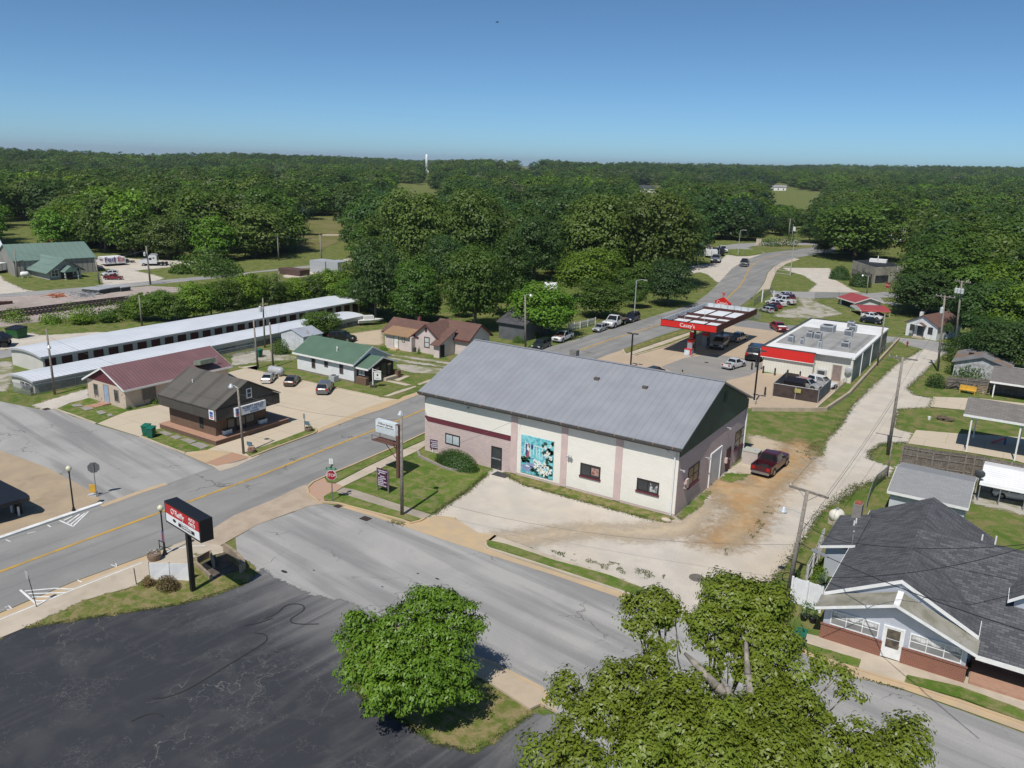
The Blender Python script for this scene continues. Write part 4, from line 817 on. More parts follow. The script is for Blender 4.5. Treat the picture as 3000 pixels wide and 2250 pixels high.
# --- white tin shed, grey house in the trees
b=thing('tin_shed','white tin shed with streaked grey metal roof beside the green bush','shed',G(6,370,350),rad(-2))
RUST=surf('streaked_tin_roof',(.42,.45,.5),(.36,.38,.42),.6,.6,.4,.2,pat=('rib',.4,'x',.2),stain=((.3,.2,.16),1.4,.6,.68,.7))
gable(b,0,4.6,0,3.4,2.2,.75,'y',surf('peeling_white_wall',(.62,.64,.66),(.5,.52,.54),1.2,.8,pat=('rib',.3,'h',.2)),RUST,None,.15,.15,.06)
b=thing('grey_house','grey sided house with a dark roof half hidden under the trees','house',G(7,180,560),rad(0))
gable(b,0,4.6,0,9,2.6,1.5,'x',surf('shaded_grey_siding',(.13,.135,.145),(.1,.105,.115),1,.8,pat=('lap',.25)),surf('dark_shingles',(.06,.06,.065),(.08,.08,.085),1,.95,grain=.4),None,.4,.3)  # wall colour darkened to carry the shade of the trees around it
# --- gas station canopy
b=thing('fuel_canopy','red edged petrol station canopy with white roof panels on black columns','canopy',(-44.1,107.3,0))
RUSTB=plain('maroon_beam',(.07,.025,.022),.7); CR=8.2; CD=18.6
RPAN=surf('canopy_red',(.6,.025,.02),(.55,.025,.02),.5,.4)
m=M(); m.box(0,0,4.1,CR,.1,5.0); fr=m.build('fascia',RPAN,b)
m=M(); m.box(-.02,-.02,4.02,CR+.02,.12,4.1); m.box(-.02,-.02,5.0,CR+.02,.12,5.06); m.build('fascia_trim',BLACK,fr)
m=M(); m.box(CR-.1,.1,4.1,CR,CD,5.0); m.build('fascia',surf('dark_red_fascia',(.12,.03,.027),(.1,.027,.025),.5,.5),b)
m=M(); m.box(0,.1,4.1,.1,CD,5.0); m.box(.1,CD-.1,4.1,CR-.1,CD,5.0); m.build('fascia',surf('canopy_back_panel',(.55,.58,.6),(.45,.48,.5),.8,.5,pat=('rib',1.1,'h',.4)),b)
m=M(); m.box(.1,.1,4.3,CR-.1,CD-.1,4.36); m.build('roof_deck',surf('white_deck',(.72,.74,.76),(.66,.68,.7),.6,.5),b)
m=M()
for y in (.35,5.7,9.3,16.2):m.box(.3,y,4.36,CR-.4,y+.14,4.75)
for x in (.35,2.75,5.3,CR-.55):m.box(x,.4,4.36,x+.09,CD-.5,4.5)
m.build('roof_beam',RUSTB,b)
m=M(); m.box(.1,.1,4.06,CR-.1,CD-.1,4.12); m.build('ceiling',surf('canopy_soffit',(.55,.56,.56),None,1,.5),b)
for y in (3.1,9.0,15.3):
    m=M(); m.box(CR/2-.15,y-.15,0,CR/2+.15,y+.15,4.08); m.build('column',BLACK,b)
text('lettering',"Casey's",.75,fr,WHITE,Vector((4.0,-.012,4.53)),'S',.02)
for i,(x,y) in enumerate(((1.9,4.3),(4.4,5.6))):
    m=M(); m.tube((x,y,4.3),(x,y,5.9),.03); m.build('vent_pipe',LGREY,b)
def pump(x,y,lab):
    t=thing('fuel_pump',lab,'fuel pump',(-44.1+x,107.3+y,0),0,'petrol pumps under the canopy')
    m=M(); m.box(-.6,-1.2,0,.6,1.2,.16); m.build('island',CONC,t)
    m=M(); m.box(-.35,-.55,.16,.35,.55,1.95); m.build('cabinet',plain('pump_grey',(.3,.31,.33),.4),t)
    m=M(); m.box(-.38,-.6,1.95,.38,.6,2.3); m.build('header',RPAN,t)
    for sx in (-1,1):
        m=M(); m.box(sx*.355-.01,-.3,1.1,sx*.355+.01,.3,1.6); m.build('display',BLACK,t)
        m=M(); m.path([(sx*.4,.45,1.5),(sx*.55,.5,.7),(sx*.45,.4,.5),(sx*.4,.35,1.2)],.025); m.build('hose',BLACK,t)
pump(CR/2,1.9,'grey petrol pump nearest the road end, in front of the first column'); pump(CR/2,7.8,'grey petrol pump in the middle under the canopy'); pump(CR/2,14.1,'grey petrol pump at the back under the canopy')
# --- convenience store
b=thing('store','flat roofed cream shop with a red front band and rooftop machines','building',(-28.8,106.3,0))
CST=surf('cream_ribbed_wall',(.7,.68,.6),(.66,.64,.56),.5,.7,pat=('rib',.35,'h',.12),bump=.4)
m=M(); m.box(0,0,0,6.4,25.8,3.3); m.box(6.4,.9,0,11.0,25.8,3.1); m.build('wall',CST,b)
m=M(); m.box(11.0,1.0,0,11.06,25.8,3.08); m.build('side_cladding',surf('grey_green_wall',(.2,.24,.22),(.17,.2,.185),.6,.8,pat=('rib',.35,'h',.3)),b)
m=M(); m.box(-.1,-.1,3.3,6.5,25.9,3.36); m.box(6.5,.8,3.1,11.15,25.9,3.36); m.build('roof_edge',WHITE,b)
m=M(); m.box(.4,3.6,3.362,10.7,18.3,3.375); m.build('roof_membrane',surf('grey_membrane',(.33,.325,.31),(.27,.265,.255),.4,.8,stain=((.42,.41,.4),.6,.55,.75,.6),pat=('rib',2.5,'x',.3),bump=0),b)
m=M(); m.box(.3,.2,3.362,10.8,3.58,3.37); m.box(.4,18.32,3.362,10.8,25.7,3.372); m.build('roof_membrane',surf('white_membrane',(.74,.74,.73),(.66,.66,.65),.4,.7,pat=('rib',1.0,'y',.12),bump=0),b)
m=M(); m.box(-.35,-.1,3.3,-.1,25.9,3.55); m.box(-.1,25.9,3.3,11.1,26.0,3.5); m.box(-.35,-.3,3.42,6.6,-.1,3.52); m.build('roof_coping',DGREY,b)
m=M(); m.box(-.35,-.28,2.1,6.45,0,3.42); m.build('red_band',surf('shop_red',(.62,.03,.025),(.57,.03,.025),.5,.4),b)
m=M(); m.box(-.35,-.3,2.02,6.5,.0,2.1); m.build('band_trim',WHITE,b)
BRD=plain('brown_door',(.26,.2,.18),.6); door(b,Vector((9.2,.9,.05)),'S',1.0,2.0,BRD,plain('door_surround',(.4,.36,.33)))
m=M(); m.box(6.85,.25,.05,8.0,.88,1.3); m.build('wall_unit',LGREY,b); m=M(); m.box(7.0,.2,.7,7.85,.26,1.2); m.build('unit_grille',DGREY,b)
m=M(); m.ball((10.6,.5,1.75),.45,.12,.45); m.build('satellite_dish',LGREY,b); m=M(); m.tube((10.6,.85,1.6),(10.6,.6,1.7),.04); m.build('dish_arm',LGREY,b)
for i in range(3):m=M(); m.tube((11.15,6+i*7,0),(11.15,6+i*7,3.1),.06); m.build('downpipe',TRIM,b)
def rooftop(k,x,y,wd_,dp,h,lab,n=1):
    p=G(k,x,y,3.4); t=thing('rooftop_unit',lab,'air conditioner',(p.x,p.y,3.385),0,'air units on the shop roof')
    m=M(); m.box(-wd_/2,-dp/2,0,wd_/2,dp/2,.12); m.box(-wd_/2+.03,-dp/2+.03,.12,wd_/2-.03,dp/2-.03,h); m.build('casing',surf('unit_casing',(.4,.42,.44),(.34,.36,.38),2,.5) if 'unit_casing' not in bpy.data.materials else bpy.data.materials['unit_casing'],t)
    m=M(); m.lathe([(.36*min(wd_,dp),0),(.36*min(wd_,dp),.06),(.1,.08)],(0,0,h),14); m.build('fan',DGREY,t)
    m=M()
    for i in range(5):m.box(-wd_/2+.1,-dp/2+.0,.2+i*(h-.3)/5,wd_/2-.1,-dp/2+.035,.24+i*(h-.3)/5)
    m.build('louvre',DGREY,t)
for a in ((8,532,497,.85,1.0,.95,'tall square air unit nearest the red band of the shop'),(8,668,465,.9,1.2,.9,'grey air unit left of the double fan units on the shop roof'),(8,727,475,.95,1.1,.9,'grey air unit beside the centre of the shop roof'),
          (8,740,540,.5,.6,1.0,'narrow vent housing near the front edge of the shop roof'),(8,612,515,.55,.55,.9,'slim ventilator between two air units on the shop roof'),(8,798,420,1.9,2.2,.95,'wide low grey air unit near the white far roof strip'),
          (8,965,390,1.0,1.3,.9,'rearmost of the three clustered air units on the shop roof'),(8,978,420,1.0,1.2,.9,'middle one of the three clustered air units on the shop roof'),(8,947,452,1.1,1.3,.9,'foremost of the three clustered air units on the shop roof'),(8,925,535,1.1,1.0,.8,'squat air unit at the right front of the shop roof')):rooftop(*a)
# --- casey sign by the road
p=G('g',292,1180); b=thing('petrol_sign','red house shaped petrol station sign with a weather vane on top','sign',p,rad(-24))
zt=Ht(p,'g',292,1020); ze=Ht(p,'g',292,1085); hw=2.0
m=M(); m.tube((-.9,0,0),(-.9,0,ze),.1); m.tube((.9,0,0),(.9,0,ze),.1); m.build('post',BLACK,b)
m=M(); m.ext([(-hw,-.15,ze-.0),(-hw*.82,-.15,ze-.9),(hw*.82,-.15,ze-.9),(hw,-.15,ze),(0,-.15,zt)],(0,.3,0)); pn=m.build('panel',RPAN,b)
text('lettering',"Casey's",.95,pn,WHITE,Vector((0,-.17,ze-.18)),'S',.02)
m=M(); m.tube((0,0,zt-.05),(0,0,zt+.7),.04); m.box(-.3,-.02,zt+.3,.3,.02,zt+.36); m.ext([(-.32,-.03,zt+.95),(-.2,-.03,zt+.45),(.2,-.03,zt+.45),(.32,-.03,zt+.95),(.1,-.03,zt+.75),(-.1,-.03,zt+.75)],(0,.06,0)); m.build('weather_vane',RPAN,b)
# --- abandoned concrete building, red roofed building, carport, white house, old house
C0,L0,R0=Vector((-33.2,211,0)),Vector((-40.6,223,0)),Vector((-28.0,219,0))
b=thing('concrete_building','abandoned grey concrete building with dark flat roof behind the round bushes','building',C0,0)
l,r_=L0-C0,R0-C0
GCON=surf('streaked_concrete',(.36,.34,.29),(.28,.265,.23),.5,.9,stain=((.16,.15,.13),.3,.45,.65,.7))
m=M(); m.ext([(0,0,0),tuple(r_),tuple(r_+l),tuple(l)],(0,0,4.0)); m.build('wall',GCON,b)
m=M(); m.ext([tuple(l*.02+r_*.02+Vector((0,0,4.0))),tuple(r_*.98+l*.02+Vector((0,0,4.0))),tuple((r_+l)*.98+Vector((0,0,4))),tuple(l*.98+r_*.02+Vector((0,0,4)))],(0,0,.12)); rf=m.build('roof',plain('tar_roof',(.02,.022,.026),.7),b)
c=(l+r_)*.6; m=M(); m.box(c.x-2,c.y-1,4.12,c.x+2,c.y+1,4.9); m.box(c.x-.1,c.y-1.1,4.9,c.x+.1,c.y-.9,5.8); m.build('roof_box',WHITE,rf)
def wallwin(a,f0,f1,z0,z1,mt_,nm='window'):
    nrm=Vector((a.y,-a.x,0)).normalized(); nrm=nrm if nrm.dot(Vector((-33,211,0))) < 0 else -nrm
    p0,p1=a*f0+nrm*.02,a*f1+nrm*.02; m=M(); m.ext([(p0.x,p0.y,z0),(p1.x,p1.y,z0),(p1.x,p1.y,z1),(p0.x,p0.y,z1)],tuple(nrm*.05))
    f=m.build(nm,DK,b); m=M(); q0,q1=a*(f0+.02)+nrm*.07,a*(f1-.02)+nrm*.07; m.ext([(q0.x,q0.y,z0+.1),(q1.x,q1.y,z0+.1),(q1.x,q1.y,z1-.1),(q0.x,q0.y,z1-.1)],tuple(nrm*.02)); m.build('pane',mt_,f)
wallwin(r_,.06,.5,.3,2.0,GLASS); wallwin(l,.08,.3,.2,2.2,GLASS); wallwin(l,.34,.5,.2,2.2,GLASS); wallwin(l,.62,.95,.2,1.9,GLASS)
b=thing('red_roofed_garage','white garage with a red metal roof beside the red carport','building',(-28.7,172.0,0),rad(41))
REDM=surf('red_metal_roof',(.38,.07,.07),(.33,.065,.065),.6,.5,.3,.1,pat=('rib',.5,'y',.25),bump=.4)
gable(b,-2.6,2.6,-2.6,3.4,1.5,.8,'y',WSID,REDM,TRIM,.5,.4,.08)
m=M(); m.box(-2.64,-1.6,.1,-2.6,2.6,1.35); m.build('open_bay',plain('bay_dark',(.03,.03,.032),.9),b)
b=thing('red_carport','red metal carport standing above the white and the black car','carport',(-25.7,164.4,0),rad(30))
m=M(); arc=[(-2.8,1.05),(-2.7,1.25),(-1.4,1.75),(0,1.95),(1.4,1.75),(2.7,1.25),(2.8,1.05)]
arc=[(-2.9,.95),(-2.8,1.15),(-1.5,1.5),(0,1.65),(1.5,1.5),(2.8,1.15),(2.9,.95)]
for (a,z),(c_,e) in zip(arc[:-1],arc[1:]):m.ext([(-2.7,a,z),(-2.7,c_,e),(-2.7,c_,e+.05),(-2.7,a,z+.05)],(5.4,0,0))
m.build('roof',REDM,b)
for x in (-2.6,0,2.6):
    for y in (-2.8,2.8):m=M(); m.box(x-.05,y-.05,0,x+.05,y+.05,1.15); m.build('post',LGREY,b)
m=M(); m.ext([(-2.74,a,z) for a,z in arc],(.04,0,0)); m.build('end_panel',WHITE,b)
b=thing('small_house','small white house with brown roof and a porch hood across the road','house',(-17.0,146.8,0),rad(-20))
gable(b,0,5.1,0,8.0,2.35,1.35,'y',WSID,BSH,None,.35,.3,.1)
win(b,Vector((1.0,0,.85)),'S',.75,1.15,DK,GLASS,1,2); win(b,Vector((4.0,0,.85)),'S',.75,1.15,DK,GLASS,1,2); door(b,Vector((2.45,-.0,.3)),'S',.9,1.75,plain('slate_door',(.09,.1,.12)),DK)
m=M(); m.ext([(1.55,-1.0,2.15),(3.35,-1.0,2.15),(2.45,-1.0,2.6)],(0,.97,0)); m.build('porch_hood',BSH,b)
m=M(); m.ext([(1.65,-1.03,2.16),(3.25,-1.03,2.16),(2.45,-1.03,2.54)],(0,.025,0)); m.build('hood_front',WHITE,b)
m=M(); m.box(1.6,-.95,0,3.3,-.03,.28); m.build('porch_step',CONC,b); m=M(); m.box(1.62,-.9,.28,1.7,-.8,2.15); m.box(3.2,-.9,.28,3.28,-.8,2.15); m.build('porch_post',DGREY,b)
win(b,Vector((5.1,3.5,.85)),'E',.75,1.1,DK,GLASS,1,2); win(b,Vector((5.1,6.2,.85)),'E',.75,1.1,DK,GLASS,1,2)
m=M(); m.box(.3,3.2,2.6,.75,3.7,3.7); m.build('chimney',WHITE,b); m=M(); m.box(.75,-.35,.55,1.3,-.03,.95); m.build('window_unit',LGREY,b)
b=thing('old_house','derelict white house with sagging grey roof swallowed by vines','house',(-7.5,120.6,0))
OSH=surf('old_grey_shingles',(.2,.2,.2),(.155,.155,.16),.8,.95,stain=((.22,.13,.08),.35,.52,.62,.8),grain=.5)
gable(b,0,6.4,0,7.9,1.95,1.05,'y',surf('peeling_siding',(.5,.51,.52),(.3,.3,.3),2,.9,pat=('lap',.2)),OSH,None,.35,.35,.09)
m=M(); m.box(1.3,3.1,2.62,1.9,3.7,2.75); m.build('roof_hole',plain('hole_dark',(.02,.02,.02),.9),b)
# --- carports on the right
CSH=surf('grey_brown_shingles',(.2,.185,.17),(.15,.14,.13),.9,.95,pat=('shingle','x','y',(.6,.22),(.21,.195,.18),(.15,.14,.13),(.1,.095,.09),.02),bump=.2,grain=.6)
def carport(lab,x0,x1,y0,ym,y1,ze,zr,posts,mt_):
    b=thing('carport',lab,'carport',(x0,y0,0)); L=x1-x0; m=M()
    m.ext([(0,0,ze),(0,ym-y0,zr),(0,ym-y0,zr+.12),(0,0,ze+.12)],(L,0,0)); m.ext([(0,y1-y0,ze),(0,ym-y0,zr),(0,ym-y0,zr+.12),(0,y1-y0,ze+.12)],(L,0,0)); r=m.build('roof',mt_,b)
    m=M(); m.box(0,-.04,ze-.08,L,0,ze+.14); m.box(0,y1-y0,ze-.08,L,y1-y0+.04,ze+.14); m.build('fascia',TRIM,r)
    m=M(); m.ext([(.06,.1,ze-.02),(.06,y1-y0-.1,ze-.02),(.06,ym-y0,zr-.04)],(.05,0,0)); m.build('gable_panel',WHITE,b)
    for x,y in posts:m=M(); m.box(x-x0-.07,y-y0-.07,0,x-x0+.07,y-y0+.07,ze+.02); m.build('post',WHITE,b)
carport('carport with brown shingle roof nearest the plank fence, tall white posts',-3.85,5.5,86.5,89.3,92.3,3.65,4.75,((-3.1,86.75),(.95,86.75),(-2.9,92.1),(1.1,92.1),(5.2,86.75)),CSH)
carport('farther shingled carport beside the derelict house and the yellow chairs',-2.85,5.5,111.4,116.6,121.8,1.85,2.75,((-2.3,111.6),(2.5,111.6),(-2.3,121.5)),CSH)
b=thing('metal_carport','white metal carport sheltering a white car behind the grey garage','carport',(-1.25,73.4,0))
arc=[(-.08,1.45),(0,1.62),(3.1,2.25),(6.1,1.62),(6.2,1.45)]; m=M()
for (a,z),(c_,e) in zip(arc[:-1],arc[1:]):m.ext([(0,a,z),(0,c_,e),(0,c_,e+.05),(0,a,z+.05)],(6,0,0))
m.build('roof',surf('white_ribbed_roof',(.8,.8,.8),(.75,.75,.75),.7,.4,pat=('rib',.33,'y',.15),bump=.5),b)
for x in (.08,1.55,3.3,5.2):
    for y in (.02,6.05):m=M(); m.box(x-.04,y-.04,0,x+.04,y+.04,1.5); m.build('post',GREY,b)
m=M(); m.tube((-.25,.2,0),(-.25,.2,2.2),.03); m.ball((-.1,.05,2.35),.4,.13,.36); m.build('satellite_dish',DGREY,b)
b=thing('garage','grey sided garage with pale grey shingle roof behind the porch house','garage',(-6.85,65.4,0))
GSH=surf('pale_grey_shingles',(.27,.275,.28),(.235,.24,.245),.7,.95,pat=('shingle','x','y',(.45,.17),(.28,.285,.29),(.23,.235,.24),(.19,.19,.19),.015),bump=.15,grain=.5)
gable(b,0,5.15,0,6.9,2.25,.75,'x',surf('blue_grey_siding',(.62,.65,.69),(.56,.59,.63),1,.7,pat=('lap',.18,'h',.3),bump=.5),GSH,TRIM,.35,.2,.09)
# --- the porch house (bottom right)
PSD=surf('pale_blue_siding',(.6,.63,.7),(.54,.57,.64),.8,.65,pat=('lap',.12,'h',.35),bump=.6)
DSH=surf('charcoal_shingles',(.09,.092,.1),(.065,.067,.074),.5,.95,pat=('shingle','x','y',(.4,.17),(.14,.142,.15),(.06,.061,.068),(.035,.035,.04),.014),bump=.25,grain=.6)
RBR=surf('red_brick',(.25,.085,.06),(.2,.07,.05),1,.9,pat=('brick','h','z',(.22,.075),(.27,.09,.06),(.2,.07,.05),(.34,.25,.17),.011),bump=.3)
b=thing('porch_house','pale blue house with charcoal shingle roof and glazed brick based porch','house',(-7.15,44.6,0))
gable(b,.1,7.35,1.0,14.8,2.55,1.85,'y',PSD,DSH,TRIM,.3,.15,.12,off=3.65)
gable(b,3.66,16,2.4,14.2,2.3,2.3,'x',PSD,DSH,None,2.0,.2,.12,names=('wing_wall','wing_roof'),off=8.2)
m=M(); m.box(-1.65,8.0,0,.1,13.2,2.2); m.build('lean_to_wall',PSD,b)
m=M(); m.ext([(-1.95,7.6,2.1),(.15,7.6,2.72),(.15,7.6,2.82),(-1.95,7.6,2.2)],(0,5.9,0)); lr=m.build('lean_to_roof',DSH,b)
m=M(); m.ext([(-1.95,7.57,2.02),(.15,7.57,2.66),(.15,7.57,2.84),(-1.95,7.57,2.2)],(0,.03,0)); m.build('fascia',TRIM,lr)
# porch front: brick base, siding, windows, door, awning of corrugated panels
a0,a1=0.0,7.4
m=M(); m.box(a0,0,0,3.25,1.0,.95); m.box(4.25,0,0,a1,1.0,.95); bw=m.build('brick_base',RBR,b)
m=M(); m.box(a0-.04,-.05,.95,3.25,.0,1.03); m.box(4.25,-.05,.95,a1+.04,.0,1.03); m.build('brick_cap',RBR,bw)
m=M(); m.ext([(a0+.08,.08,.95),(a1-.08,.08,.95),(a1-.08,.08,2.0),(3.7,.08,3.3),(a0+.08,.08,2.0)],(0,.85,0)); m.build('porch_wall',PSD,b)
PGL=surf('porch_glass',(.2,.2,.2),(.28,.28,.27),.9,.25,.5)
for xa,xb in ((.45,3.0),(4.55,7.1)):
    f=win(b,Vector(((xa+xb)/2,.08,1.04)),'S',xb-xa,.92,TRIM,PGL,3,2,.06)
    m=M(); P=[]
    n=14
    for i in range(n):u=xa+.1+(xb-xa-.2)*i/(n-1); P.append((u,.058,1.62+.06*math.sin(i*1.7)))
    m.ext(P+[(xb-.1,.058,1.9),(xa+.1,.058,1.9)],(0,.003,0)); m.build('curtain',surf('white_curtain',(.7,.7,.68),(.5,.5,.49),5,.9,pat=('rib',.13,'x',.3),bump=0) if 'white_curtain' not in bpy.data.materials else bpy.data.materials['white_curtain'],f)
dd=door(b,Vector((3.75,.07,.08)),'S',.92,1.85,WHITE,TRIM)
m=M(); m.box(3.41,.02,1.3,4.09,.042,1.85); m.box(3.41,.02,.75,4.09,.042,1.24); m.build('pane',surf('screen_glass',(.06,.055,.05),(.16,.13,.09),2,.3),dd)
AWN=surf('weathered_corrugated',(.37,.35,.3),(.28,.265,.21),.9,.7,pat=('rib',.13,'y',.5),bump=.9,stain=((.2,.19,.13),1.0,.5,.65,.6))
m=M(); zA,zE=3.62,2.1
for xe in (-.35,a1+.35):m.ext([(xe,-.55,zE),(3.7,-.55,zA),(3.7,-.55,zA+.05),(xe,-.55,zE+.05)],(0,1.45,0.12))
aw=m.build('awning',AWN,b)
m=M()
for xe,dx in ((-.35,1),(a1+.35,-1)):m.ext([(xe,-.58,zE-.1),(3.7,-.58,zA-.1),(3.7,-.58,zA+.07),(xe,-.58,zE+.07)],(0,.03,0))
m.ext([(3.55,-.56,zA+.03),(3.85,-.56,zA+.03),(3.85,.9,zA+.15),(3.55,.9,zA+.15)],(0,0,.05)); m.build('fascia',TRIM,aw)
# porch recess on the right
m=M(); m.box(7.6,.1,0,16,2.38,.2); m.build('porch_floor',REDB,b); m=M(); m.box(7.5,2.3,0,16,2.41,.7); m.build('brick_base',RBR,b)
door(b,Vector((10.1,2.38,.2)),'S',.9,1.95,WHITE,TRIM,True)
for x in (12.2,):m=M(); m.box(x-.06,.5,.2,x+.06,.62,2.2); m.build('porch_post',WHITE,b)
ez=2.3-2.0*2.3/5.8; m=M(); m.box(7.7,.36,ez-.12,16.2,.4,ez+.14); m.build('fascia',TRIM,b)
# dormer
d0=G(16,2100,230,3.3)-Vector((-7.15,44.6,0))
gable(b,9.0,11.2,4.2,8.2,3.75,.85,'y',PSD,DSH,TRIM,.3,.35,.1,names=('dormer_wall','dormer_roof'),z0=2.9); win(b,Vector((10.1,4.2,2.95)),'S',1.0,.75,TRIM,GLASSL,2,2)
for k,x,y,z in ((12,853,905,2.75),(12,836,925,2.7),(12,1985,1050,4.0),(12,1878,1018,3.9)):
    p=G(k,x,y,z)-Vector((-7.15,44.6,0)); m=M(); m.tube(p-Vector((0,0,.35)),p+Vector((0,0,.22 if y > 1040 or x < 860 else .04)),.05); m.build('vent_pipe',WHITE,b)
p=G(12,855,860,0)-Vector((-7.15,44.6,0)); m=M(); m.box(-1.1,12.9,0,-.5,13.6,3.5); ch=m.build('chimney',surf('grey_block',(.25,.23,.21),(.2,.19,.175),2,.9),b); m=M(); m.box(-1.02,13.0,3.5,-.58,13.5,3.62); m.build('chimney_cap',plain('terracotta',(.35,.1,.06),.9),ch)
m=M(); m.tube((-.1,7.9,2.3),(-.1,7.9,3.6),.035); m.ball((-.1,7.9,3.6),.09,.09,.1); m.build('service_mast',GREY,b)

# --- far left: green roofed steel building and its office, other far buildings
STEEL=surf('grey_steel_wall',(.3,.285,.26),(.26,.25,.23),.5,.7,pat=('rib',1.0,'h',.45),bump=.4)
GR2=surf('faded_green_roof',(.14,.205,.175),(.155,.225,.19),.1,.55,pat=('rib',1.2,'x',.12),bump=.2)
def far_gable(nm,lab,cat,pL,pR,depth,h,rise,wm,rm,axis='x',gm=None,oh=.3):
    A,B=Vector(pL),Vector(pR); d=B-A; b=thing(nm,lab,cat,A,math.atan2(d.y,d.x)); L=d.length
    gable(b,0,L,0,depth,h,rise,axis,wm,rm,None,oh,oh,.12,gm=gm); return b,L
A,B=G(1,135,1212),G(1,830,1170); h=Ht(A,1,120,1075); hB=Ht(B,1,815,1045)
b,L=far_gable('steel_shed','big grey steel shed with a faded green roof by the railway','building',A,B,17,(h+hB)/2,2.6,STEEL,GR2)
m=M(); m.box(L*.62,-.06,0,L*.64+1.2,-.0,2.4); m.build('door',DK,b)
m=M(); m.box(L*.22,-.06,0,L*.22+.9,-.0,2.2); m.build('door',DK,b)
A2,B2=G(1,430,1240),G(1,705,1215); h2=Ht(A2,1,425,1160)
b,L=far_gable('site_office','small grey office with green gabled roof in front of the steel shed','building',A2,B2,11,h2,2.2,surf('grey_office_wall',(.4,.38,.35),(.36,.345,.32),.5,.7),GR2,'y',oh=.8)
for x in (.18,.86):win(b,Vector((L*x,0,h2*.3)),'S',1.5,1.5,TRIM,GLASS,2,2,.12)
m=M(); m.box(L*.36,-.08,0,L*.72,-.02,h2*.8); m.build('porch_opening',plain('porch_dark',(.05,.05,.05),.9),b)
m=M(); m.ext([(L*.3,-2.4,h2*.85),(L*.78,-2.4,h2*.85),(L*.54,-2.4,h2*.85+1.2)],(0,2.35,0)); m.build('porch_roof',GR2,b)
for x in (.34,.74):m=M(); m.box(L*x-.1,-2.3,0,L*x+.1,-2.1,h2*.85); m.build('porch_post',WHITE,b)
m=M(); m.box(L*.3,-2.3,.3,L*.78,-2.2,.5); m.box(L*.3,-2.3,.9,L*.78,-2.2,1.05); m.build('porch_rail',DK,b)
A,B=G(1,-260,1130),G(1,45,1115); far_gable('white_shed','long white shed cut by the left edge beside the steel shed','building',A,B,12,4.0,1.5,WSID,SROOF)
def far_house(nm,lab,k,x0,x1,yb,yt,depth,wm,rm,rise=.35,axis='x',zof=0.0):
    A,B=G(k,x0,yb),G(k,x1,yb); zt=terr(A.x,A.y)
    # march along the ray to the terrain
    def hit(x):
        d=ray(k,x,yb); t=20.0
        while d[2]*t+CAMH > terr(d[0]*t,d[1]*t) and t < 5000:t += 4
        return Vector((d[0]*t,d[1]*t,terr(d[0]*t,d[1]*t)))
    A,B=hit(x0),hit(x1); dist=(A.length+B.length)/2
    if abs(A.length-B.length) > .1*dist:B=A+(B-A).normalized()*((px(k,x1,yb)[0]-px(k,x0,yb)[0])/FPX*A.length)
    H=(px(k,x0,yb)[1]-px(k,x0,yt)[1])/FPX*A.length
    d=B-A; d.z=0; L=(px(k,x1,yb)[0]-px(k,x0,yb)[0])/FPX*A.length; nrm=math.atan2(A.x,A.y)
    b=thing(nm,lab,'house',A-Vector((0,0,.3)),-nrm); gable(b,0,L,0,depth,H*(1-rise),H*rise+.01,axis,wm,rm,None,.5,.4,.2)
    for i in range(max(2,int(L/5))):
        n_=max(2,int(L/5)); win(b,Vector((L*(i+.5)/n_,0,H*.2)),'S',min(1.6,L/n_*.5),H*.3,TRIM,GLASS,1,2,.12)
    return b
far_house('hill_house','white house with dark gabled roof on the wooded hill, middle distance',3,1400,1530,483,425,9,WHITE,surf('dark_far_roof',(.06,.065,.075),None,1,.9))
far_house('field_house','white two storey house at the top of the far green field',4,385,485,390,352,9,WHITE,surf('grey_far_roof',(.25,.25,.26),None,1,.9),.3)
b=far_house('brick_shop','flat topped shop with white, tan and dark bands among the right trees',4,1222,1375,740,628,10,WHITE,plain('dark_flat_roof',(.05,.05,.05),.8),.04)
p=b.location; m=M(); m.box(.1,-.12,2.2,12,-.01,3.4); m.build('tan_band',surf('tan_brick_band',(.45,.28,.17),None,1,.9),b)
far_house('far_cottage','tiny white gabled cottage peeping out between trees beyond the road',4,790,850,665,625,6,WHITE,WHITE,.4,'y')
b=far_house('brown_roofed_shed','white shed with a slanting brown roof beside the parked trailers',3,1905,1990,1040,930,8,WHITE,plain('brown_tin',(.1,.07,.055),.7),.3,'y')
far_house('hidden_house','white house glimpsed through dark trees above the truck yard',1,1690,1900,885,800,8,WHITE,surf('white_tin_roof',(.6,.6,.6),None,1,.6),.4)
far_house('barn','dark red barn half hidden by trees behind the green roofed shed',1,440,540,960,900,8,plain('barn_red',(.16,.03,.03),.9),plain('barn_roof',(.2,.06,.05),.8),.4)
far_house('lone_house','speck of a white house on the far ridge left of centre',3,998,1012,303,290,8,WHITE,WHITE,.3)
far_house('yard_cottage','white cottage behind the bright green trees above the street',7,590,670,160,95,6,WHITE,surf('white_roof',(.65,.65,.66),None,1,.7),.4)
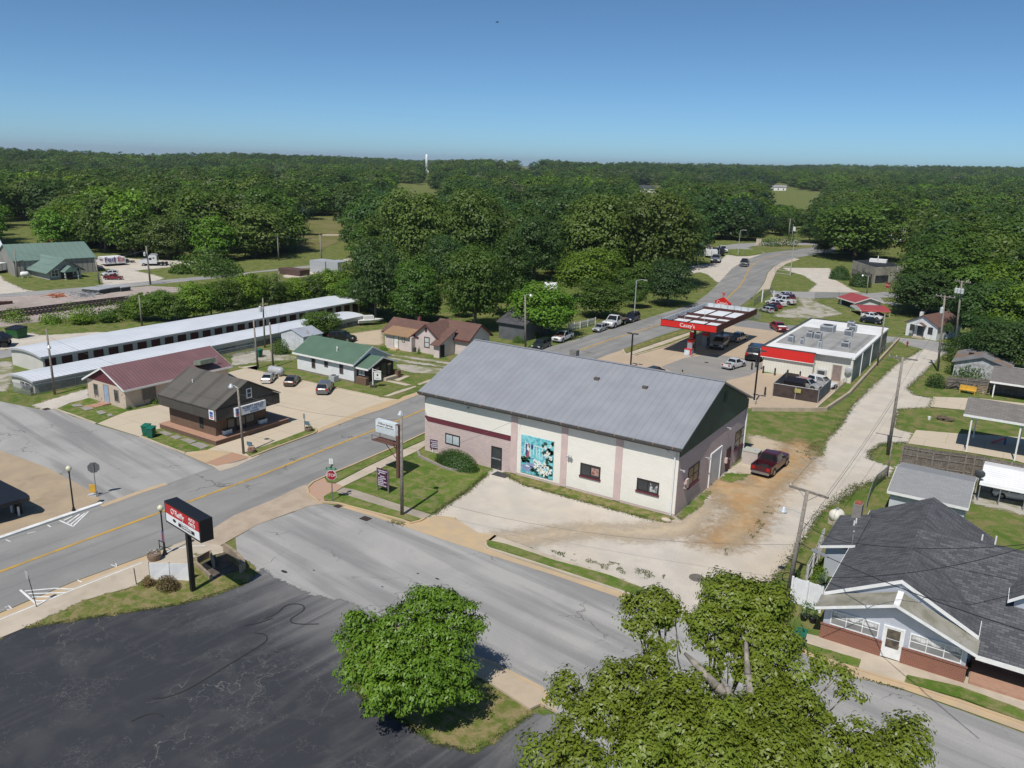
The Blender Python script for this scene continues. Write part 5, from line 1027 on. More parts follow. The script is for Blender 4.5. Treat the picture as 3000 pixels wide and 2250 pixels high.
# tower on the hill
def hitp(k,x,y):
    d=ray(k,x,y); t=20.0
    while d[2]*t+CAMH > terr(d[0]*t,d[1]*t) and t < 6000:t += 3
    return Vector((d[0]*t,d[1]*t,terr(d[0]*t,d[1]*t)))
p=hitp(2,1622,312); sc_=p.length/FPX
b=thing('water_tower','tall slender white water standpipe on the hilltop clearing','tower',p)
ht_=(px(2,1622,312)[1]-px(2,1622,165)[1])*sc_; r_=3.5*S*sc_
m=M(); m.lathe([(r_,0),(r_,ht_*.94),(r_*.6,ht_*.985),(.2,ht_)],n=20); m.build('shaft',surf('tower_white',(.8,.82,.84),None,1,.4),b,True)
m=M(); m.lathe([(r_*1.03,ht_*.47),(r_*1.03,ht_*.5)],n=20); m.build('band',plain('tower_band',(.45,.47,.5)),b)
m=M(); m.box(-r_*4,-r_*2,0,r_*4,r_*2,r_*2); m.build('base_building',WHITE,b)
# drive-through canopy at the left edge
b=thing('drive_canopy','black flat canopy on a post with two white guards, cut by the left edge','canopy',G(9,165,605))
def lp(k,x,y,z):return G(k,x,y,z)-b.location
z_=1.55
m=M(); tip=[lp(9,-500,60,z_),lp(9,0,312,z_),lp(9,225,425,z_),lp(9,255,450,z_),lp(9,240,470,z_),lp(9,165,480,z_),lp(9,0,528,z_),lp(9,-500,650,z_)]
m.ext([tuple(q) for q in tip],(0,0,-.3)); m.build('roof',plain('black_roof',(.012,.013,.017),.5),b)
m=M(); m.box(-.22,-.16,0,.22,.16,z_-.3); m.build('post',BLACK,b)
for x in (-.6,.42):m=M(); m.tube((x,-.2,0),(x,-.2,.75),.08); m.build('guard_post',WHITE,b)
# ------------------------------------------------------------------ vehicles
PAINT={}
def paint(c):
    if c not in PAINT:
        m,nt,b=nmat('car_paint'); b.inputs['Base Color'].default_value=(*c,1); b.inputs['Roughness'].default_value=.32; b.inputs['Metallic'].default_value=.25
        b.inputs['Coat Weight'].default_value=.7; b.inputs['Coat Roughness'].default_value=.08; PAINT[c]=m
    return PAINT[c]
TRIMB=plain('car_black_trim',(.015,.015,.016),.6)
SPEC={  # length, width, ground clearance, hood z, belt z, roof z, cabin base rear/front x, roof rear/front x, boot z, wheel x rear/front, wheel radius
    'sedan':(4.8,1.82,.22,.92,.98,1.45,-1.95,1.0,-1.0,.2,1.02,-1.35,1.45,.33),
    'suv':(4.7,1.88,.26,1.05,1.1,1.7,-2.28,1.1,-1.95,.35,1.1,-1.35,1.4,.37),
    'van':(5.0,1.95,.24,1.0,1.1,1.78,-2.42,1.45,-2.2,.75,1.1,-1.5,1.5,.35),
    'pickup':(5.6,1.95,.32,1.12,1.15,1.82,-.85,1.2,-.7,.5,1.12,-1.75,1.75,.4),
    'crew':(5.8,1.98,.34,1.15,1.18,1.88,-1.1,1.3,-.95,.6,1.15,-1.85,1.85,.42),
    'flatbed':(6.0,2.0,.34,1.15,1.18,1.88,-.3,1.3,-.2,.65,1.15,-1.85,1.85,.42)}
def loft(m,secs):
    n=len(secs[0]); b=[tuple(p) for s in secs for p in s]; fs=[]
    for i in range(len(secs)-1):
        for j in range(n):fs.append((i*n+j,i*n+(j+1) % n,(i+1)*n+(j+1) % n,(i+1)*n+j))
    fs += [tuple(range(n-1,-1,-1)),tuple(range((len(secs)-1)*n,len(secs)*n))]
    m.add(b,fs)
def vehicle(kind,rear,front,c,label,cat=None,group=None,name=None,roofc=None,hoodc=None,bedc=None,length=None):
    R,F=G(*rear),G(*front); d=F-R; L,W_,gc,hz,bz,rz,cr,cf,rr_,rf_,tz,wr,wf,wrad=SPEC[kind]
    s=(length or d.length)/L; t=thing(name or {'sedan':'parked_car','suv':'parked_suv','van':'minivan','pickup':'pickup_truck','crew':'pickup_truck','flatbed':'flatbed_truck'}[kind],label,cat or {'sedan':'car','suv':'suv','van':'van','flatbed':'truck'}.get(kind,'pickup'),R+d*.5,math.atan2(d.y,d.x),group,s)
    P=paint(c); hw=W_/2; x0,x1=-L/2,L/2; open_bed=kind in ('pickup','crew','flatbed')
    def sec(x,w,zt,zb=gc,cr_=.05):return [(x,-w*.9,zb),(x,-w,zb+.18),(x,-w,(zb+zt)/2+.08),(x,-w*.96,zt-.08),(x,-w*.84,zt-.01),(x,0,zt+cr_),(x,w*.84,zt-.01),(x,w*.96,zt-.08),(x,w,(zb+zt)/2+.08),(x,w,zb+.18),(x,w*.9,zb)]
    m=M(); rearx=(cr-.05) if open_bed else x0
    if open_bed:st=[sec(rearx,hw,bz),sec(cf,hw,bz),sec(x1-.5,hw*.98,hz),sec(x1-.12,hw*.93,hz-.06),sec(x1,hw*.84,hz-.22,gc+.12)]
    else:st=[sec(x0,hw*.84,tz-.2,gc+.12),sec(x0+.12,hw*.93,tz-.04),sec(x0+.55,hw*.98,tz),sec(cr+.3 if kind == 'sedan' else 0,hw,bz),sec(cf,hw,bz-.02),sec(x1-.55,hw*.98,hz-.05),sec(x1-.14,hw*.92,hz-.16),sec(x1,hw*.82,hz-.32,gc+.12)]
    loft(m,st)
    m.mi=1
    for wx_ in (wr,wf):
        if open_bed and wx_ == wr and kind == 'flatbed':continue
        for sy in (-1,1):m.tube((wx_,sy*(hw-.2),wrad+.03),(wx_,sy*(hw+.006),wrad+.03),wrad+.09,n=14)
    body=None
    if kind in ('pickup','crew'):
        m.mi=0; bx=cr-.06
        m.box(x0+.08,-hw,gc+.15,bx,-hw+.1,bz-.02); m.box(x0+.08,hw-.1,gc+.15,bx,hw,bz-.02); m.box(bx-.08,-hw+.1,gc+.2,bx,hw-.1,bz-.02); m.box(x0+.02,-hw*.97,gc+.22,x0+.08,hw*.97,bz-.03)
    body=m.build('body',[P,TRIMB],t)
    if open_bed:
        m=M(); bx=cr-.14
        if kind == 'flatbed':
            m.box(x0,-hw-.08,.95,bx,hw+.08,1.05); m.box(bx-.06,-hw,1.05,bx,hw,1.7); m.build('flat_bed',plain('bed_wood',(.12,.095,.08),.9) if bedc is None else bedc,t)
            m=M(); m.box(x0+.2,-.45,.5,bx,.45,.95); m.build('chassis',TRIMB,t)
        else:
            m.box(x0+.09,-hw+.1,gc+.2,bx,hw-.1,.62); m.build('bed_liner',bedc or TRIMB,t)
    # cabin
    m=M(); wb,wt=hw*.93,hw*.74; zr=rz-.05
    cab=[[(cr,-wb,bz-.04),(cr,wb,bz-.04),(rr_,wt,zr),(rr_,-wt,zr)],[(cf,-wb,bz-.06),(cf,wb,bz-.06),(rf_,wt,zr),(rf_,-wt,zr)]]
    (a,b_,c_,d_),(e,f,g_,h)=cab
    m.add([a,b_,c_,d_,e,f,g_,h],[(0,1,2,3),(4,7,6,5),(0,3,7,4),(1,5,6,2),(0,4,5,1)])
    q=[(rr_,-wt,zr),(rr_+.12,-wt*.86,rz),(rr_+.12,wt*.86,rz),(rr_,wt,zr),(rf_,wt,zr),(rf_-.12,wt*.86,rz),(rf_-.12,-wt*.86,rz),(rf_,-wt,zr)]
    m.add(q,[(0,3,2,1),(4,7,6,5),(0,1,6,7),(3,4,5,2),(1,2,5,6)])
    m.build('cabin',paint(roofc) if roofc else P,t)
    def pane(nm,p4,out,ins=.1):
        p4=[Vector(p) for p in p4]; ce=sum(p4,Vector())/4; p4=[ce+(p-ce)*(1-ins) for p in p4]; o=Vector(out).normalized()
        mm=M(); mm.ext([tuple(p+o*.002) for p in p4],tuple(o*.014)); mm.build(nm,CARGLASS,t)
    A_,B_,C_,D_,E_,F_,G__,H__=[Vector(p) for p in (a,b_,c_,d_,e,f,g_,h)]
    pane('windscreen',(E_,F_,G__,H__),(1,0,.8)); pane('rear_window',(A_,B_,C_,D_),(-1,0,.6))
    nside=1 if kind in ('pickup','flatbed') else 2
    for sy,(p0,p1,p2,p3) in ((-1,(A_,E_,H__,D_)),(1,(B_,F_,G__,C_))):
        for i in range(nside):
            u0,u1=i/nside+.015,(i+1)/nside-.015
            pane('side_window',(p0.lerp(p1,u0),p0.lerp(p1,u1),p3.lerp(p2,u1),p3.lerp(p2,u0)),(0,sy,.35),.14)
    for wx_ in (wr,wf):
        for sy in (-1,1):
            m=M(); m.tube((wx_,sy*(hw-.22),wrad),(wx_,sy*(hw+.02),wrad),wrad,n=16); w_=m.build('wheel',TYRE,t)
            m=M(); m.tube((wx_,sy*(hw+.0),wrad),(wx_,sy*(hw+.03),wrad),wrad*.62,n=12); m.build('rim',RIM,w_)
    for sy in (-1,1):
        m=M(); zz=hz-.36 if not open_bed else hz-.32; m.box(x1-.13,sy*hw*.7-.2,zz,x1-.03+(.015 if open_bed else 0),sy*hw*.7+.2,zz+.17); m.build('headlight',HEADL,t)
        m=M(); zz=tz-.34 if not open_bed else bz-.42; xx=x0 if kind != 'flatbed' else x0-.01; m.box(xx-.02,sy*hw*.72-.16,zz,xx+.12,sy*hw*.72+.16,zz+(.18 if kind == 'sedan' else .3)); m.build('taillight',TAILL,t)
    m=M(); m.box(x1-.1,-hw*.86,gc+.04,x1+.04,hw*.86,gc+.24); m.build('front_bumper',(TRIMB if not open_bed else RIM),t)
    m=M(); m.box(x0-.05,-hw*.86,gc+.04,x0+.1,hw*.86,gc+.26); m.build('rear_bumper',(P if not open_bed else RIM),t)
    m=M(); m.box(x1-.06,-hw*.42,gc+.3,x1+.012,hw*.42,gc+.55); m.build('grille',TRIMB,t)
    for sy in (-1,1):m=M(); m.box(cf-.3,sy*(hw-.02)-.12,bz-.02,cf-.12,sy*(hw-.02)+.12,bz+.13); m.build('mirror',P if not open_bed else TRIMB,t)
    if hoodc:
        m=M(); m.ext([(cf+.1,-hw*.75,bz+.055),(x1-.5,-hw*.75,hz+.055),(x1-.5,hw*.75,hz+.055),(cf+.1,hw*.75,bz+.055)],(0,0,.012)); m.build('bonnet',hoodc,t)
    return t
SIL,WHT,BLKC,MRN=(.42,.43,.44),(.75,.75,.75),(.012,.013,.016),(.075,.014,.022)
v=vehicle('pickup',(8,308,1472),(8,455,1355),MRN,'maroon pickup with a spare tyre in its bed on the orange dirt')
m=M(); m.lathe([(.2,0),(.38,.02),(.4,.1),(.38,.2),(.2,.22)],(-1.6,0,.63),18); st_=tag(m.build('spare_tyre',TYRE),'spare tyre lying in the bed of the maroon pickup','tyre'); st_.matrix_world=Matrix.Translation(v.location)@Matrix.Rotation(v.rotation_euler.z,4,'Z')@Matrix.Scale(v.scale.x,4)
LOTG='cars in the office lot'
vehicle('sedan',(6,230,668),(6,290,605),(.5,.5,.47),'silver saloon beside the big propane tank',group=LOTG)
vehicle('sedan',(6,428,694),(6,495,628),(.06,.05,.042),'dark brown saloon between the two other cars of the office lot',group=LOTG)
vehicle('suv',(6,715,766),(6,775,690),(.14,.145,.15),'dark grey suv nearest the white cottage in the office lot',group=LOTG)
vehicle('suv',(6,815,282),(6,975,296),(.018,.022,.02),'dark jeep behind the green roofed cottage on bare dirt',length=4.0)
STG='vehicles parked along the main street'
vehicle('van',(7,600,627),(7,495,668),(.02,.03,.03),'dark green minivan nearest the lamp pole on the street',group=STG)
RUSTH=surf('rusty_bonnet',(.2,.075,.055),(.28,.16,.12),3,.8)
vehicle('pickup',(7,788,560),(7,672,606),WHT,'white pickup with rusty bonnet parked by the picket fence',group=STG,hoodc=RUSTH)
vehicle('suv',(7,1090,487),(7,1015,516),(.4,.42,.42),'silver suv parked in front of the white flatbed truck',group=STG)
vehicle('flatbed',(7,1245,433),(7,1112,482),WHT,'white truck with a brown flat bed parked on the street',group=STG)
vehicle('suv',(7,1368,400),(7,1285,432),(.012,.016,.03),'dark blue suv last in the row on the street',group=STG)
PG='vehicles at the petrol station'
vehicle('suv',('a',1062,838),('a',955,912),(.25,.26,.26),'grey suv standing under the canopy facing the warehouse',group=PG)
vehicle('crew',('a',1175,815),('a',1325,762),(.4,.41,.42),'silver pickup at the far pumps under the canopy edge',group=PG)
v=vehicle('pickup',('a',1082,1168),('a',1300,1108),WHT,'white work pickup with tools in its dark bed on the forecourt',group=PG)
m=M(); rg=random.Random(3)
for i in range(7):x,y=rg.uniform(-2.4,-1.1),rg.uniform(-.6,.6); m.box(x,y,.63,x+.4,y+.3,.8+rg.random()*.35)
tl=tag(m.build('tool_load',plain('tool_mix',(.12,.12,.12),.7)),'jumble of tools and boxes loaded in the white work pickup','load'); tl.matrix_world=Matrix.Translation(v.location)@Matrix.Rotation(v.rotation_euler.z,4,'Z')@Matrix.Scale(v.scale.x,4)
vehicle('suv',('a',1432,1068),('a',1510,960),BLKC,'black suv parked nose in to the shop beside the light pole',group=PG)
vehicle('sedan',('a',1708,618),('a',1838,690),(.3,.015,.018),'red car with a white bonnet driving behind the shop',group=PG,hoodc=WHITE)
vehicle('sedan',(7,1290,880),(7,1400,840),(.03,.04,.06),'dark car of which only the roof shows, left behind the hall ridge',group=PG)
vehicle('suv',(7,1470,905),(7,1590,865),(.03,.038,.05),'dark suv of which only the roof shows, behind the hall ridge near the person',group=PG)
vehicle('crew',(7,2085,985),(7,1975,1010),WHT,'white pickup whose roof shows above the right end of the hall ridge',group=PG)
vehicle('suv',(8,655,792),(8,850,838),WHT,'white suv parked behind the dumpster enclosure',group=PG)
vehicle('suv',(8,560,808),(8,745,852),(.36,.37,.38),'silver suv seen through the mesh of the dumpster enclosure',group=PG)
CL='cars in the grass lot behind the station'
for kd,r_,f_,c_,lab in (('suv',(935,1232),(790,1195),SIL,'silver suv nearest the canopy in the grass lot'),('sedan',(980,1203),(850,1160),(.015,.017,.022),'black car second from the canopy in the grass lot'),
        ('sedan',(1035,1178),(915,1135),(.2,.012,.02),'red car between the black and the white car of the grass lot'),('sedan',(1100,1148),(870,1105),WHT,'low white car next to the white pickup in the grass lot'),
        ('crew',(1232,1128),(935,1080),WHT,'tall white pickup in the middle of the grass lot'),('suv',(1220,1072),(1000,1040),(.14,.01,.02),'dark red suv behind the white pickup in the grass lot'),('suv',(1185,1028),(980,1005),(.5,.52,.54),'pale silver suv farthest back in the grass lot')):
    vehicle(kd,('g',*r_),('g',*f_),c_,lab,group=CL)
vehicle('sedan',(8,1048,318),(8,1195,343),WHT,'white car under the edge of the red carport'); vehicle('sedan',(8,1035,350),(8,1185,372),BLKC,'black car behind the shop roof, beside the white car')
vehicle('suv',(4,888,1200),(4,955,1217),(.03,.04,.05),'dark suv beside the red roofed garage')
vehicle('crew',('g',600,590),('g',553,640),(.02,.025,.022),'dark pickup driving along the curved road',length=6.2)
vehicle('sedan',('g',218,548),('g',196,582),(.2,.21,.23),'grey car on the white gravel by the parked trailers')
vehicle('crew',('g',258,422),('g',325,450),WHT,'white pickup behind the dark trailer at the far gravel lot')
vehicle('suv',(1,1012,1196),(1,880,1206),WHT,'white suv behind the red pickup at the site office'); vehicle('crew',(1,900,1236),(1,1062,1236),(.22,.02,.02),'red pickup parked by the site office')
vehicle('flatbed',(1,1165,1090),(1,1045,1094),(.03,.06,.06),'dark green flatbed pickup between the box trailer and the tractor')
vehicle('sedan',(1,822,1062),(1,855,1062),(.02,.06,.2),'blue car glimpsed behind the steel shed corner'); vehicle('suv',(1,858,1072),(1,892,1070),(.35,.36,.36),'grey suv beside the box trailer')
vehicle('sedan',(4,1312,768),(4,1372,762),WHT,'white car parked before the banded shop among the trees'); vehicle('sedan',(12,2330,755),(12,1945,690),WHT,'white car parked under the white metal carport')
# trailers, box trailer, road tractor
def trailer(k,rear,front,ytop,c,lab,nm='box_trailer',wd_=2.4,group=None):
    R,F=G(k,*rear),G(k,*front); d=F-R; t=thing(nm,lab,'trailer',R,math.atan2(d.y,d.x),group); h=Ht(R,k,rear[0],ytop); L=min(d.length,h*2.2)
    m=M(); m.box(0,-wd_/2,h*.28,L,wd_/2,h); bx=m.build('box',c,t)
    m=M(); m.box(0,-wd_*.3,h*.18,L,wd_*.3,h*.28); m.build('chassis',TRIMB,t)
    for x in (L*.12,L*.24):
        for sy in (-1,1):m=M(); m.tube((x,sy*wd_*.3,h*.12),(x,sy*wd_*.48,h*.12),h*.12,n=12); m.build('wheel',TYRE,t)
    m=M(); m.box(-.03,-wd_*.02,h*.3,0,wd_*.02,h*.98); m.build('door_seam',GREY,t)
    return t,L,h
t,L,h=trailer(1,(1003,1118),(915,1095),1045,surf('trailer_white',(.75,.75,.76),(.68,.68,.7),1,.5),'white parcel box trailer with purple and red lettering by the steel shed',wd_=4.6)
PUR=plain('purple_lettering',(.07,.03,.2)); ORR=plain('red_orange_lettering',(.5,.05,.03))
for face,o_,sz in (('R',Vector((-.06,0,h*.78)),1.7),('S',Vector((L*.5,-2.36,h*.7)),L*.16),('N',Vector((L*.5,2.36,h*.7)),L*.16)):
    fy={'R':-90,'S':0,'N':180}[face]; dx=Matrix.Rotation(rad(fy),3,'Z')@Vector((1,0,0))
    text('lettering','Fed',sz,t,PUR,o_-dx*sz*.75,fy,.03); text('lettering','Ex',sz,t,ORR,o_+dx*sz*.75,fy,.03)
R,F=G(1,1452,1110),G(1,1212,1112); d=F-R; t=thing('road_tractor','white sleeper cab road tractor parked on the gravel truck yard','truck',R,math.atan2(d.y,d.x)); L=d.length; h=Ht(G(1,1330,1118),1,1330,1022); w_=3.6
m=M(); m.ext([(L*.36,-w_/2,h*.22),(L*.66,-w_/2,h*.22),(L*.72,-w_/2,h*.62),(L*.62,-w_/2,h*.98),(L*.42,-w_/2,h),(L*.36,-w_/2,h*.9)],(0,w_,0)); m.build('sleeper_cab',paint((.72,.73,.74)),t)
m=M(); m.ext([(L*.66,-w_*.42,h*.2),(L*.99,-w_*.42,h*.2),(L,-w_*.42,h*.42),(L*.95,-w_*.42,h*.52),(L*.72,-w_*.42,h*.6)],(0,w_*.84,0)); m.build('bonnet',paint((.72,.73,.74)),t)
m=M(); m.box(0,-w_*.25,h*.14,L*.9,w_*.25,h*.24); m.build('chassis',TRIMB,t)
for sy in (-1,1):
    m=M(); m.box(L*.54,sy*w_/2-.02,h*.55,L*.64,sy*w_/2+.02,h*.75); m.box(L*.44,sy*w_/2-.02,h*.66,L*.5,sy*w_/2+.02,h*.78); m.build('side_window',CARGLASS,t)
    for x in (L*.08,L*.22,L*.84):m=M(); m.tube((x,sy*w_*.28,h*.13),(x,sy*w_*.5,h*.13),h*.13,n=14); wh=m.build('wheel',TYRE,t); m=M(); m.tube((x,sy*w_*.5,h*.13),(x,sy*w_*.51,h*.13),h*.08,n=10); m.build('rim',RIM,wh)
m=M(); m.ext([(L*.69,-w_*.42,h*.64),(L*.69,w_*.42,h*.64),(L*.64,w_*.4,h*.88),(L*.64,-w_*.4,h*.88)],(.06,0,.03)); m.build('windscreen',CARGLASS,t)
trailer('g',(150,512),(118,455),415,surf('trailer_silver',(.6,.61,.62),None,1,.4),'white enclosed trailer in front of the brown roofed shed',wd_=3.4); trailer('g',(248,490),(205,440),395,BLACK,'dark open sided trailer beside the white enclosed trailer',wd_=3.2)
trailer(1,(25,1180),(-160,1170),1095,TRIM,'white trailer cut by the left edge beside the steel shed',wd_=3)
R,F=G(5,100,335),G(5,-180,345); d=F-R; t=thing('flat_trailer','black flat trailer cut by the left edge near the dumpster','trailer',R,math.atan2(d.y,d.x)); m=M(); m.box(0,-1.2,.9,d.length,1.2,1.2); m.box(.2,-.4,.5,d.length,.4,.9); m.ext([(0,-1,1.2),(.4,-1,1.2),(1.4,-1,1.9),(1.1,-1,1.9)],(0,2,0)); m.build('deck',BLACK,t)
for x in (.6,1.6):
    for sy in (-1,1):m=M(); m.tube((x,sy*.7,.42),(x,sy*1.1,.42),.42,n=12); m.build('wheel',TYRE,t)
p=G(2,1130,1625); t=thing('boat','white boat hull standing under the trees behind the storage shed','boat',p,rad(60)); m=M(); loft(m,[[(x,-w_,.9),(x,-w_*.8,.5+k),(x,0,.25+k*2),(x,w_*.8,.5+k),(x,w_,.9)] for x,w_,k in ((-2,.8,0),(0,.9,0),(1.4,.6,.1),(2.3,.05,.25))]); m.build('hull',WHITE,t); m=M(); m.box(-1,-.5,.9,.6,.5,1.5); m.build('cover',surf('boat_cover',(.6,.6,.58),None,1,.8),t)

# ------------------------------------------------------------------ poles, lamps, signs
def insul(m,x,y,z):m.tube((x,y,z),(x,y,z+.16),.05,.03,6)
def pole(k,base,top,label,arms=0,arm_yaw=0.0,lamp=None,cans=0,r=.15,group='wooden utility poles',lean=True):
    B=G(k,*base); h=Ht(B,top[0] if len(top) == 3 else k,*(top[-2:])); t=thing('utility_pole',label,'pole',B,arm_yaw,group)
    tk=top[0] if len(top) == 3 else k; d=ray(tk,*top[-2:]); s_=math.hypot(B.x,B.y)/math.hypot(d[0],d[1]); off=Vector((d[0]*s_-B.x,d[1]*s_-B.y,0)); off=Matrix.Rotation(-arm_yaw,3,'Z')@off if lean else Vector()
    if off.length > .08*h:off *= .08*h/off.length
    top_=off+Vector((0,0,h)); m=M(); m.tube((0,0,-.05),top_,r,r*.68,10); m.build('shaft',WOODP,t,True)
    ax=lambda f:off*f+Vector((0,0,h*f))
    for i in range(arms):
        c=ax(.985-.09*i); L=1.25-.05*i; m=M(); m.box(c.x-L,c.y+r-.02,c.z-.08,c.x+L,c.y+r+.1,c.z+.05); ca=m.build('crossarm',WOODN,t)
        m=M()
        for x in (-L+.08,-L*.45,L*.45,L-.08):insul(m,c.x+x,c.y+r+.04,c.z+.05)
        m.build('insulator',INSUL,ca)
        m=M(); m.path([(c.x-.6,c.y+r+.03,c.z-.08),(c.x,c.y+r*.9,c.z-.6),(c.x+.6,c.y+r+.03,c.z-.08)],.02); m.build('brace',GREY,ca)
    for i in range(cans):
        c=ax(.9 if cans > 1 else .86); a=(i-(cans-1)/2)*1.0; x=c.x+.5*math.sin(a)*1.2; y=c.y-.3-.2*math.cos(a); m=M(); m.lathe([(.17,0),(.22,.03),(.22,.72),(.16,.8)],(x,y,c.z-.9),12); m.tube((x,y,c.z-.15),(x,y,c.z+.1),.03,n=6); m.build('transformer',surf('transformer_grey',(.5,.53,.53),None,1,.4) if 'transformer_grey' not in bpy.data.materials else bpy.data.materials['transformer_grey'],t)
    if lamp:
        f,dx,dy=lamp; c=ax(f); q=Matrix.Rotation(-arm_yaw,3,'Z')@Vector((dx,dy,0)); m=M(); m.path([c,c+q*.5+Vector((0,0,.22)),c+q+Vector((0,0,.2))],.03); e=c+q+Vector((0,0,.18)); la=m.build('lamp_arm',LGREY,t)
        m=M(); m.lathe([(.06,.14),(.1,.1),(.24,-.14),(.2,-.24),(.08,-.3)][::-1],e,12); m.build('lamp_shade',surf('lamp_aluminium',(.7,.72,.72),None,1,.25,metal=.4) if 'lamp_aluminium' not in bpy.data.materials else bpy.data.materials['lamp_aluminium'],la)
    return t,B,h,(off.x,off.y)
P_={}
P_['house']=pole('f',(240,1560),('f',480,270),'weathered utility pole with crossarm and lamp beside the porch house',1,rad(-12),(.78,-1.1,-.25),r=.16)
P_['alley']=pole(8,(1232,1310),(8,1340,605),'tall utility pole with a crossarm at the alley by the plank fence',1,rad(0),r=.16)
P_['stub']=pole(8,(1225,1465),(8,1240,1210),'short pole stub beside the tall alley pole',r=.08,lean=False)
P_['vines']=pole(8,(1590,705),(8,1642,165),'pole with crossarm and one transformer by the vine covered hump',1,rad(-15),cans=1,r=.16)
P_['cans']=pole(8,(1715,530),(8,1765,58),'utility pole carrying a cluster of transformers across from the white house',1,rad(-25),cans=3,r=.17)
P_['shop']=pole(8,(1155,665),(8,1212,295),'bare wooden pole standing against the shop side wall',r=.13)
P_['sign']=pole(10,(1410,915),(6,1403,945),'wooden pole with a lamp behind the marquee sign of the hall',lamp=(.985,-.55,.55),r=.14)
P_['office']=pole('c',(1390,1240),('c',1310,365),'leaning wooden pole with a lamp before the brown office',lamp=(.97,-.85,-.05),r=.12)
P_['store1']=pole(5,(475,755),(5,400,190),'tall bare pole with lamp by the low storage shed',lamp=(.73,.45,-.2),r=.14)
P_['g1']=pole(6,(165,530),(6,125,105),'left pole of the three by the tin shed, meter box on it',r=.13)
P_['g2']=pole(6,(298,520),(6,265,130),'right pole of the three by the tin shed, beside the propane tank',r=.13)
P_['g3']=pole(6,(225,350),(2,205,1395),'rear pole of the three by the tin shed with one transformer',cans=1,r=.13)
P_['st']=pole(7,(412,655),(7,408,190),'pale wooden pole with a street lamp beside the dark minivan',lamp=(.99,.9,.1),r=.16)
P_['t1']=pole(1,(1228,1635),(1,1200,1370),'bare pole at the edge of the hedge by the storage roof',r=.15)
P_['t2']=pole(2,(365,1465),(2,345,1165),'bare pole rising from the hedge behind the storage roof',r=.16)
P_['y1']=pole(1,(1300,1280),(1,1262,945),'pole with a small transformer at the truck yard entrance',cans=1,r=.2)
P_['y2']=pole(1,(862,1275),(1,822,1060),'pole beside the red pickup at the site office',r=.18)
P_['y3']=pole(1,(155,1215),(1,122,975),'pole at the left end of the grey steel shed',r=.18)
P_['f1']=pole(2,(345,1070),(2,332,845),'left pole on the verge beyond the railway',r=.2)
P_['f2']=pole(2,(718,1115),(2,700,850),'right pole on the verge beyond the railway',r=.2)
P_['f3']=pole(2,(935,830),(2,928,715),'thin pole standing on the pale lawn in the woods',r=.18)
P_['r1']=pole('g',(1150,270),('g',1175,5),'tall utility pole beyond the curve of the road',1,rad(-20),r=.24)
P_['r3']=pole(4,(1080,1132),(4,1092,1005),'grey street light pole by the round bushes',lamp=(.98,-1.2,0),r=.13)
P_['r4']=pole(4,(1283,1110),(4,1303,930),'bare pole in front of the abandoned concrete building',r=.17)
P_['r5']=pole(4,(2000,980),(4,2005,895),'pole top poking from the trees at the right',r=.2)
def streetlamp(k,base,top,lab,nm='street_light',dx=1.6,dy=0.0,mt_=LGREY):
    B=G(k,*base); h=Ht(B,k,*top); t=thing(nm,lab,'street light',B,0,'tall metal street lights'); m=M(); m.tube((0,0,0),(0,0,h),.11,.07,8); m.build('shaft',mt_,t)
    m=M(); m.path([(0,0,h-.05),(dx*.6,dy*.6,h+.2),(dx,dy,h+.2)],.05); m.box(dx-.1,dy-.12,h+.1,dx+.5,dy+.12,h+.26); m.build('lamp_head',LGREY,t)
streetlamp(7,(1352,345),(1362,62),'metal street light by the trees at the side road'); streetlamp('g',(495,470),(518,155),'street light on the grass triangle of the far road',dx=1.5); streetlamp('g',(1172,740),(1238,290),'tall metal pole at the sharp grass wedge by the road',dx=.1,mt_=LGREY)
B=G('g',1190,300); h=Ht(B,'g',1210,75); t=thing('flagpole','slim pale flagpole beside the tall pole beyond the road curve','flagpole',B); m=M(); m.tube((0,0,0),(0,0,h),.1,.06,6); m.build('shaft',LGREY,t); m=M(); m.ext([(.1,0,h-2.4),(.9,.2,h-2.6),(.9,.2,h-1),(.1,0,h-.8)],(0,.04,0)); m.build('flag',surf('white_flag',(.6,.6,.65),None,1,.8),t)
for k,base,top,lab,dd in ((8,(265,945),(298,560),'black square light pole at the right end of the hall roof',(.5,.0)),(7,(1318,830),(1332,525),'black light pole behind the hall roof by the station entrance',(.45,.1))):
    B=G(k,*base); h=Ht(B,k,*top); t=thing('parking_light',lab,'light pole',B,0,'black station light poles'); m=M(); m.box(-.25,-.25,0,.25,.25,.5); m.build('footing',CONC,t); m=M(); m.box(-.08,-.08,.5,.08,.08,h); m.build('shaft',BLACK,t)
    for sx in (-1,1):m=M(); m.box(sx*.12 if sx > 0 else -.75,-.2,h-.02,.75 if sx > 0 else -.12,.2,h+.1); m.build('lamp_head',DGREY,t)
def globe(k,base,top,lab):
    B=G(k,*base); h=Ht(B,k,*top); t=thing('globe_lamp',lab,'street lamp',B,0,'black globe street lamps'); m=M(); m.lathe([(.17,0),(.17,.1),(.1,.3),(.06,.45),(.045,h-.55),(.08,h-.5),(.1,h-.42)],n=12); m.build('shaft',BLACK,t)
    m=M(); m.lathe([(.1,h-.42),(.19,h-.3),(.21,h-.2),(.16,h-.08),(.06,h-.02),(.03,h)],n=14); m.build('globe',surf('frosted_globe',(.6,.58,.42),None,1,.3) if 'frosted_globe' not in bpy.data.materials else bpy.data.materials['frosted_globe'],t,True)
    return t,h
globe(9,(640,592),(590,190),'black globe street lamp on the tan forecourt by the white kerb')
t,h=globe(9,(1425,962),(1380,528),'black globe street lamp with a small banner beside the red auto parts sign')
m=M(); m.box(-.12,-.04,1.0,.12,-.02,1.75); m.build('banner',surf('banner_print',(.5,.06,.05),(.08,.15,.4),5,.6),t)
